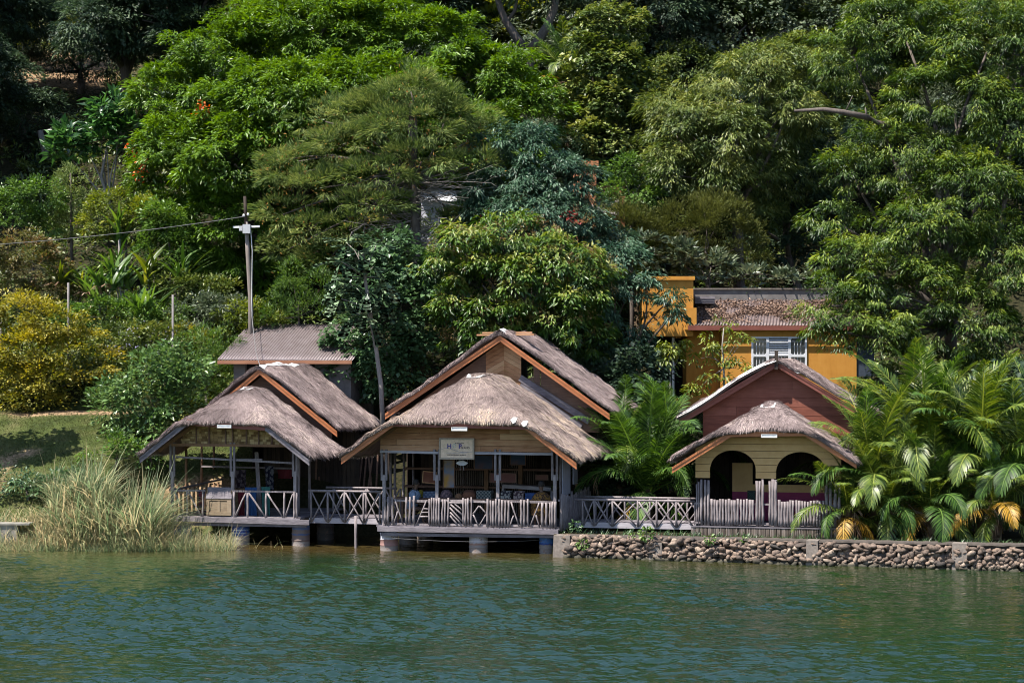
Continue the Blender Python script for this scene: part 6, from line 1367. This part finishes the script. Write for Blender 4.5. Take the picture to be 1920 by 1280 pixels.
# ---- forked bare tree at the top edge, palm, strap-leaved plants
t = thing('forked_tree', 'tree with two bare grey limbs in a wide V at the top edge', 'tree', P(990, 120, 88)); o0 = P(990, 120, 88); mb = MB()
g_ = lambda pts: [P(x, y, 88)-o0 for x, y in pts]
mb.tube([(0, 0, -5)]+g_([(988, 130), (990, 98)]), [.34, .32, .28], 10); mb.tube(g_([(990, 100), (968, 70), (948, 40), (938, 15), (925, -30)]), [.22, .2, .17, .15, .12], 9); mb.tube(g_([(992, 100), (1012, 72), (1028, 45), (1040, 15), (1046, -30)]), [.24, .22, .19, .17, .14], 9); mb.tube(g_([(950, 42), (966, 20), (972, -20)]), [.1, .08, .06], 7); mb.build('trunk', M['bark'], t, True)
link('crown', crown_mesh('crown', [(c-o0, r_) for c, r_ in lobes_px([(930, -40, 70, 40), (1050, -40, 70, 40), (985, -20, 60, 22)], 88)], 'far', dens=1), M['shaded_leaf'], t)
tree('sunlit_far_tree', 'pale leafy tree seen through the V of bare limbs', 'tree', 94, [(985, 30, 60, 44), (930, 60, 50, 40), (1000, 80, 50, 30), (880, 40, 50, 40), (960, 0, 60, 40)], 'bigleaf', 'yellowgreen_leaf', base=(980,), r=.18, dens=1.2)

# ---- palm fronds
def frond_mesh(name, L=3.0, arch=.55, rise=1.0, nl=44, ll=.62, droop=.35, width=.045, vee=.5, ragged=0.0):
    """one feather leaf along +X from the origin: midrib and leaflets"""
    t = np.linspace(0, 1, 24); a0 = rise; pts = []; p = np.zeros(3); ang = a0
    for i in range(24):
        pts.append(p.copy()); p = p+np.array([math.cos(ang), 0, math.sin(ang)])*L/23; ang -= arch*2.2/23*(.35+1.3*t[i])
    pts = np.array(pts); tan = norm(np.gradient(pts, axis=0)); V = []; F4 = []; T = []; tn = []
    sd = np.array([0, 1., 0]); up = np.cross(tan, sd); up = norm(-up) if up[0][2] < 0 else norm(up)
    for i in range(24):
        w = .035*(1-t[i]*.85)
        V += [pts[i]-sd*w, pts[i]+up[i]*w*.8, pts[i]+sd*w]; tn += [.85]*3
    for i in range(23):
        for k in range(2): F4.append((3*i+k, 3*i+k+1, 3*i+3+k+1, 3*i+3+k))
    b = len(V); pos = []; d = []; nn = []; ln = []
    for s in (-1, 1):
        for k in range(nl):
            u = .10+.90*(k+rnd.uniform(-.3, .3))/nl
            if rnd.random() < ragged: continue
            i = min(22.999, u*23); j = int(i); f = i-j; p = pts[j]*(1-f)+pts[j+1]*f; tg = tan[j]; l = ll*(math.sin(math.pi*min(1, .12+u*.86))**.6)*rnd.uniform(.85, 1.1)
            dd = tg*(.55+.5*u)+sd*s*(1.0-.35*u)+up[j]*vee*(1-.5*u)+np.array([0, 0, -droop*rnd.uniform(.6, 1.4)])+rng.normal(0, .06+.25*ragged, 3)
            pos.append(p); d.append(dd); nn.append(up[j]-sd*s*.5); ln.append(l)
    pos = np.array(pos); d = norm(np.array(d)); nn = np.array(nn); ln = np.array(ln)[:, None]; s_ = norm(np.cross(d, nn)); n2 = np.cross(s_, d); k = len(pos); W = width
    S = np.empty((k, 6, 3)); dn = np.array([0, 0, -1.])
    S[:, 0] = pos; S[:, 1] = pos+d*ln*.35+s_*W/2; S[:, 2] = pos+d*ln*.35-s_*W/2; S[:, 3] = pos+d*ln*.72+s_*W*.36+dn*ln*.06*(1+droop); S[:, 4] = pos+d*ln*.72-s_*W*.36+dn*ln*.06*(1+droop); S[:, 5] = pos+d*ln+dn*ln*.2*(1+droop)
    i = b+np.arange(k)[:, None]*6
    T = np.concatenate([i+np.array([[0, 1, 2]]), i+np.array([[3, 5, 4]])]); F4 = np.concatenate([np.array(F4), i+np.array([[1, 3, 4, 2]])])
    lt = np.repeat(rng.uniform(.1, .75, k), 6)
    return build_mesh(name, np.concatenate([np.array(V), S.reshape(-1, 3)]), [F4, T], np.concatenate([tn, lt]))
leaf_mat('palm_green', [(.013, .040, .009), (.033, .080, .014), (.07, .14, .022), (.135, .215, .045)], .48, .3, .35)
leaf_mat('palm_olive', [(.028, .058, .012), (.072, .125, .02), (.15, .20, .03), (.25, .28, .065)], .4, .3)
leaf_mat('palm_yellow', [(.16, .12, .012), (.36, .22, .02), (.5, .27, .03), (.42, .3, .1)], .5, .35)
leaf_mat('palm_dry', [(.14, .08, .045), (.27, .17, .10), (.40, .28, .2), (.5, .38, .3)], .8, .2)
FR = {}
for mt, rg in (('palm_green', 0), ('palm_olive', 0), ('palm_yellow', .12), ('palm_dry', .4)):
    FR[mt] = []
    for k, (arch, rise, dr) in enumerate(((.38, 1.25, .2), (.6, 1.05, .3), (.95, .75, .45), (1.05, .2, .6))):
        me = frond_mesh('frond', 3.0, arch, rise, 62, .60, dr, .036, .45, rg); me.materials.append(M[mt]); FR[mt].append(me)
def palm(label, px, Y, hgt, n, size, seed, lowmats=('palm_yellow', 'palm_yellow', 'palm_olive', 'palm_dry'), trunk_r=.14, name='palm', sector=None, frac_low=.22, mats=('palm_green', 'palm_olive', 'palm_olive'), dx=0):
    r = random.Random(seed); x = (px-960)/FOC*Y; z = th(x, Y); t = thing(name, label, 'palm', (x, Y, z-.1), 0, 'palms beside the right hut' if px > 1500 else None)
    mb = MB(); mb.tube([(0, 0, 0), (.03, 0, hgt*.5), (dx, 0, hgt)], [trunk_r*1.15, trunk_r, trunk_r*.9], 10)
    for k in range(int(hgt*14)): a = k*2.4; zz = hgt*k/(hgt*14); c = np.array([math.cos(a), math.sin(a), 0]); mb.beam(c*trunk_r*.8+np.array([dx*zz/hgt, 0, zz]), c*trunk_r*1.7+np.array([dx*zz/hgt, 0, zz+.12]), .09, .03)
    mb.build('trunk', M['palm_bark'], t)
    for k in range(n):
        f = k/n; az = k*2.39996+r.uniform(-.3, .3); low = f > 1-frac_low
        lib = FR[r.choice(lowmats) if low and r.random() < .75 else r.choice(mats)]
        idx = 0 if f < .28 else 1 if f < .55 else 2 if f < .8 else 3
        o = bpy.data.objects.new('frond', lib[idx]); COL.objects.link(o); o.parent = t; s = size*r.uniform(.8, 1.12)*(1 if f < .8 else .85); o.scale = (s, s, s)
        tilt = r.uniform(-.15, .15)+(.25 if f < .15 else 0)-(.25 if low else 0); o.location = (dx+.06*math.cos(az), .06*math.sin(az), hgt-.25*f)
        o.rotation_euler = (r.uniform(-.35, .35), -tilt, az)
    return t
palm('palm at the left of the big clump, its fronds crossing the right hut thatch', 1640, 58.8, 1.7, 36, 1.12, 1)
palm('tallest palm of the right clump, upright fronds before the dark tree', 1735, 59.8, 2.6, 40, 1.28, 2)
palm('palm with pale arching fronds near the right edge behind the stone wall', 1835, 58.8, 2.1, 40, 1.25, 3)
palm('palm cut by the right edge of the picture with drooping yellow fronds', 1925, 58.2, 1.9, 36, 1.2, 4)
palm('low palm with orange drying fronds spilling over the stone wall', 1590, 57.95, .95, 32, .74, 5, frac_low=.4, lowmats=('palm_yellow', 'palm_olive', 'palm_yellow', 'palm_green'))
palm('low palm with tangled green fronds over the middle of the clump wall', 1745, 57.6, 1.05, 36, .85, 6, frac_low=.3, lowmats=('palm_olive', 'palm_green', 'palm_yellow'))
palm('small palm with yellow fronds low at the far right wall end', 1868, 57.3, 1.0, 34, .82, 7, frac_low=.35, lowmats=('palm_olive', 'palm_green', 'palm_yellow'))
palm('low spreading palm between the tallest palm and the arched porch', 1665, 57.8, 1.05, 32, .82, 13, frac_low=.3, lowmats=('palm_olive', 'palm_green', 'palm_yellow'))
palm('young feathery palm filling the gap between middle and right huts', 1215, 63.0, 1.2, 34, 1.22, 8, frac_low=.12, mats=('palm_green',))
palm('second feathery palm just left of the right hut', 1272, 63.8, 1.7, 28, 1.1, 9, frac_low=.12, mats=('palm_green',))
palm('short palm poking out beside the right end of the middle hut thatch', 1160, 64.5, 1.7, 22, .9, 10, frac_low=.2, mats=('palm_green', 'palm_olive'))
palm('tall thin palm with hanging fronds at the right shoulder of the great tree', 1062, 86, 8.5, 22, .95, 11, mats=('palm_olive', 'palm_green'), trunk_r=.16, frac_low=.3)
palm('young palm with stiff comb-like fronds beside the olive willow', 1195, 78.5, 4.2, 12, .7, 12, mats=('palm_olive',), trunk_r=.09, frac_low=0)
# ---- strap-leaved plants on the slope
for i, (px, Yd, hgt, n, lab, mt) in enumerate(((135, 75.6, 1.9, 46, 'tall strap-leaved plant with dry hanging leaves at the left', 'yellowgreen_leaf'), (185, 75.2, 2.0, 50, 'strap-leaved plant with yellowing blades in the middle of the group', 'bright_leaf'), (235, 75.8, 2.2, 46, 'tallest strap-leaved plant, dark green blades', 'fern_leaf'), (265, 74.6, 1.3, 40, 'short strap-leaved plant near the tall fence post', 'bright_leaf'), (290, 76, 2.4, 40, 'strap-leaved plant with orange-tipped blades at the right', 'yellowgreen_leaf'), (335, 76.4, 2.4, 36, 'narrow strap-leaved plant against the dark tree', 'fern_leaf'), (225, 78, 3.2, 36, 'strap-leaved plant high above the others under the pale shrubs', 'fern_leaf'))):
    x = (px-960)/FOC*Yd; t = thing('strap_leaf_plant', lab, 'plant', (x, Yd, th(x, Yd)-.05), 0, 'strap-leaved plants on the slope'); m = MB(); heads = []
    for k in range(5): a = rnd.uniform(0, 6.3); e = np.array([math.cos(a)*rnd.uniform(.1, .55), math.sin(a)*.4, hgt*rnd.uniform(.45, .9)]); m.tube([(e[0]*.3, e[1]*.3, 0), e*.6, e], [.045, .04, .03], 6); heads.append(e)
    m.build('stem', M['pale_bark'], t, True); hd = np.array(heads)[rng.integers(0, 5, n)]
    link('leaves', blades_mesh('leaves', hd+rng.normal(0, .05, (n, 3)), rng.uniform(0, 6.3, n), rng.uniform(.8, 1.5, n), .17, rng.uniform(.2, .9, n), rng.uniform(.2, .7, n), rng.random(n)*.8+.1, 5), M[mt], t)
    if i in (0, 1): k = 22; link('dry_leaves', blades_mesh('dry_leaves', hd[:k]+np.array([0, 0, -.1]), rng.uniform(0, 6.3, k), rng.uniform(.6, 1.0, k), .12, .35, 1.5, rng.random(k), 5), M['palm_dry'], t)

# ---- forest on the hill: three kinds, each tree an object of its own
kinds = []
for k, (nm, lab, mt, bk) in enumerate((('forest_tree', 'dark leafy forest tree packed on the shaded hillside', 'shaded_leaf', 'bark'), ('forest_tree', 'mid green forest tree on the hillside behind the front trees', 'olive_leaf', 'bark'), ('forest_tree', 'dull grey-green forest tree on the hillside behind the front trees', 'grey_leaf', 'pale_bark'))):
    lo = [(np.array([rnd.uniform(-2.6, 2.6), rnd.uniform(-2.2, 2.2), rnd.uniform(4.5, 10.5)]), (rnd.uniform(1.4, 2.4), rnd.uniform(1.4, 2.2), rnd.uniform(1.1, 1.8))) for _ in range(11)]
    cm = crown_mesh('crown', lo, 'far', backcut=.3); cm.materials.append(M[mt]); mb = MB(); mb.tube([(0, 0, -.5), (.15, 0, 3), (0, 0, 6.5)], [.32, .25, .14], 9)
    for c, _ in lo: limb(mb, (0.1, 0, rnd.uniform(2.8, 5.5)), c, .13, .03, 5)
    tm = mb.mesh('trunk', True); tm.materials.append(M[bk]); kinds.append((nm, lab, cm, tm))
def forest(k, x, y, s, rz, sx=1):
    nm, lab, cm, tm = kinds[k]; t = thing(nm, lab, 'tree', (x, y, th(x, y)-.2), rz, ['dark forest trees', 'mid green forest trees', 'grey-green forest trees'][k]); t.scale = (s*sx, s*sx, s)
    for n_, me in (('crown', cm), ('trunk', tm)): o = bpy.data.objects.new(n_, me); COL.objects.link(o); o.parent = t
fr_ = random.Random(12)
for row, y in enumerate((88, 94, 100)):
    w_ = y*.30; x = -w_+fr_.uniform(0, 2)
    while x < w_:
        px = 960+x/y*FOC; left = px < 420
        if not (left and y < 97 and px > 60 and False):
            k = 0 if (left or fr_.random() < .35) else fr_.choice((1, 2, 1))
            yy = y+fr_.uniform(-2, 2)
            clear = abs(px-125) < 100 and 85 < yy < 107.5
            hideV = 900 < px < 1060 and 86 < yy < 93
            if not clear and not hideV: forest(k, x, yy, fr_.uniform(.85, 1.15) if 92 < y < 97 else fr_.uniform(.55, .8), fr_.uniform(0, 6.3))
        x += fr_.uniform(3.4, 5.2)

# ---- trees off the left side that shade the corner of the wood
for x, y, s in ((-37, 104, 1.4), (-27, 86, 1.15)): forest(0, x, y, s, fr_.uniform(0, 6.3))

tree('lawn_shade_tree', 'small leafy tree added beyond the left edge to shade the lawn', 'tree', 64.6, [(-135, 490, 85, 55), (-180, 540, 70, 50), (-110, 545, 55, 40)], 'broad', 'olive_leaf', base=(-150,), r=.14)  # unseen tree, added to throw its shadow on the upper lawn
# ------------------------------------------------------------------ ground cover that nobody could count
def on_ground(n, x0, x1, y0, y1):
    x = rng.uniform(x0, x1, n); y = rng.uniform(y0, y1, n); return x, y, terrain_h(x, y)
# undergrowth on the hillside
n = 5200; x, y, z = on_ground(n, -42, 42, 70.5, 128); w_ = np.abs(x) < y*.31; x, y, z = x[w_], y[w_], z[w_]
ok = ~((x > -13) & (x < 14.5) & (y < 72.6)) & ~((x > 4.4) & (x < 14) & (y < 80)) & ~((np.abs(960+x/y*FOC-125) < 75) & (y > 99) & (y < 107)); x, y, z = x[ok], y[ok], z[ok]; n = len(x); m_ = 42
c = np.stack([x, y, z+rng.uniform(0, .9, n)], -1); q = sphere_dirs(n*m_).reshape(n, m_, 3); q[..., 2] = np.abs(q[..., 2]); pos = c[:, None, :]+q*rng.uniform(.3, .9, (n, 1, 1))*rng.random((n, m_, 1))**.4
tint = .1+.4*rng.random((n, 1))+.4*rng.random((n, m_))
o = link('undergrowth', leaves_mesh('undergrowth', pos.reshape(-1, 3), (q+np.array([0, 0, -.2])+rng.normal(0, .4, (n, m_, 3))).reshape(-1, 3), (q+np.array([0, -.2, .6])).reshape(-1, 3), rng.uniform(.16, .36, n*m_), rng.uniform(.06, .14, n*m_), tint.ravel()), M['olive_leaf'])
tag(o, 'tangled low undergrowth covering the wooded hillside', 'undergrowth', kind='stuff')
# undergrowth on the lower bank at left
n = 900; x, y, z = on_ground(n, -24, -9.3, 70.4, 77); m_ = 46
c = np.stack([x, y, z+rng.uniform(0, .6, n)], -1); q = sphere_dirs(n*m_).reshape(n, m_, 3); q[..., 2] = np.abs(q[..., 2]); pos = c[:, None, :]+q*rng.uniform(.2, .55, (n, 1, 1))*rng.random((n, m_, 1))**.4
o = link('weeds', leaves_mesh('weeds', pos.reshape(-1, 3), (q+rng.normal(0, .5, (n, m_, 3))).reshape(-1, 3), (q+np.array([0, -.2, .6])).reshape(-1, 3), rng.uniform(.08, .2, n*m_), rng.uniform(.03, .09, n*m_), (.15+.45*rng.random((n, 1))+.4*rng.random((n, m_))).ravel()), M['yellowgreen_leaf'])
tag(o, 'mixed green weeds matting the slope above the lawn', 'weeds', kind='stuff')
# lawn
n = 90000; x, y, z = on_ground(n, -19.5, -9.0, 61.6, 71.0); ok = ~((x > -12.0) & (y < 66.3)); x, y, z = x[ok], y[ok], z[ok]; n = len(x)
gd = lambda px, py, Yd, rx, ry: np.exp(-((x-P(px, py, Yd)[0])/rx)**2-((y-Yd)/ry)**2)
ds = gd(0, 850, 65.4, .6, .7)*.8+gd(55, 832, 66.2, .5, .35)*.7+gd(130, 777, 69.4, 2.2, .45)*1.5+1.1*np.exp(-((x+10.6)/1.6)**2-((y-66.9)/.6)**2)
ok = (rng.random(n) > ds*1.5) & (vnoise(x, y, .7, 8)+rng.random(n)*.6 > .42); x, y, z = x[ok], y[ok], z[ok]; n = len(x)
leaf_mat('grass_blade', [(.026, .036, .012), (.046, .060, .018), (.075, .086, .028), (.14, .13, .065)], .6, .3, .2)
o = link('grass', blades_mesh('grass', np.stack([x, y, z-.01], -1), rng.uniform(0, 6.3, n), rng.uniform(.03, .10, n), .014, rng.uniform(.1, .7, n), rng.uniform(0, .8, n), np.clip(vnoise(x, y, 1.2, 9)*.7+rng.random(n)*.4, 0, 1), 3), M['grass_blade'])
tag(o, 'short mown grass of the sloping lawn at the left shore', 'grass', kind='stuff')
# reeds: tall arching stand at the left shore, thin tufts before the left hut
def reeds(name, label, spots, mat):
    P_ = []; A = []; Ln = []; W = []; le = []; cu = []; ti = []
    for px0, px1, Y0, Y1, h0, h1, n, t0, t1, w in spots:
        px = rng.uniform(px0, px1, n); yy = rng.uniform(Y0, Y1, n); xx = (px-960)/FOC*yy; zz = np.maximum(terrain_h(xx, yy), -.25)
        prof = np.interp(px, [-40, 60, 130, 200, 290, 430], [.55, .6, .78, .95, 1.0, .75])*(.72+.42*vnoise(px, yy*0, 30, 17))
        P_.append(np.stack([xx, yy, zz-.05], -1)); Ln.append(rng.uniform(h0, h1, n)*prof); A.append(rng.uniform(0, 6.3, n)*.55+rng.choice([0., 0., 3.1], n)-.6); W.append(np.full(n, w)*rng.uniform(.6, 1.3, n)); le.append(rng.uniform(0, .35, n)); cu.append(rng.uniform(.05, 1.0, n)); ti.append(rng.uniform(t0, t1, n))
    o = link(name, blades_mesh(name, np.concatenate(P_), np.concatenate(A), np.concatenate(Ln), np.concatenate(W), np.concatenate(le), np.concatenate(cu), np.concatenate(ti), 6), mat); return tag(o, label, 'reeds', kind='stuff')
rm = leaf_mat('reed_blade', [(.06, .11, .045), (.14, .20, .105), (.26, .29, .17), (.40, .34, .20), (.52, .43, .27)], .6, .5, .25)
reeds('tall_reeds', 'tall arching pale green and straw reeds on the left shore', [(95, 298, 60.9, 62.4, 1.8, 3.3, 1500, .15, .8, .05), (100, 312, 60.6, 61.8, 1.0, 2.2, 1300, .3, 1.0, .036), (150, 285, 61.0, 62.3, 2.6, 3.5, 380, .1, .7, .05), (-30, 150, 60.6, 61.6, .8, 1.9, 1500, .3, 1.0, .03)], rm)
reeds('short_reeds', 'short thin reeds along the waterline before the left hut', [(-60, 60, 60.2, 61.0, .7, 1.5, 700, .1, .9, .02), (-40, 430, 60.3, 61.1, .6, 1.35, 2700, .05, .8, .016), (320, 440, 60.6, 61.6, .7, 1.7, 900, .2, .95, .016), (0, 330, 60.2, 60.8, .5, 1.1, 1700, 0, .5, .014), (455, 540, 61, 61.8, .5, 1.5, 16, .3, .9, .014)], rm)
# weeds at the foot of the huts and on the wall top
n = 150; x = rng.uniform(1.2, 15, n); y = wall_y(x)+rng.uniform(.35, 1.4, n); z = terrain_h(x, y); m_ = 14
pos = np.repeat(np.stack([x, y, z], -1), m_, 0); N_ = len(pos)
ok = rng.random(N_) < .6; pos = pos[ok]; N_ = len(pos)
o = link('bank_weeds', blades_mesh('bank_weeds', pos+rng.normal(0, .06, (N_, 3))*np.array([1, 1, 0]), rng.uniform(0, 6.3, N_), rng.uniform(.06, .22, N_), .02, rng.uniform(.1, .8, N_), rng.uniform(0, .7, N_), rng.random(N_), 3), M['broad_leaf']); tag(o, 'sparse weeds along the top of the stone wall', 'weeds', kind='stuff')
for i, (px, py, Yd, s, lab) in enumerate(((1092, 1020, 58.25, .8, 'small yellow-green plant growing out of the stone wall near its left end'), (1212, 1000, 57.6, 1.0, 'bright seedling on the wall top below the second walkway'), (1330, 1010, 57.0, .8, 'round bright weed on the wall before the right hut'), (1185, 1005, 57.9, .5, 'tiny weed on the wall left of the bright seedling'), (1395, 1012, 56.9, .4, 'tiny weed on the wall before the dark gap in the bamboo skirt'), (1080, 985, 59.3, .9, 'dark green weed under the corner of the middle hut'))):
    c = P(px, py, Yd); t = thing('wall_plant', lab, 'plant', c, 0, 'weeds on the stone wall'); n = int(60*s)+10; q = sphere_dirs(n)*np.array([1, .7, .9])*.17*s
    link('leaves', leaves_mesh('leaves', q, q+np.array([0, -.03, -.02])+rng.normal(0, .05, (n, 3)), np.array([0, -.4, .8])+rng.normal(0, .4, (n, 3)), .13*max(s, .7), .06*max(s, .7), rng.uniform(.3, 1, n)), M['bright_leaf' if i < 5 else 'broad_leaf'], t)
    m = MB(); m.tube([(0, .05, -.2*s), (0, .02, -.02), (0, 0, .1*s)], .01, 5); m.build('stem', M['fern_leaf'], t)
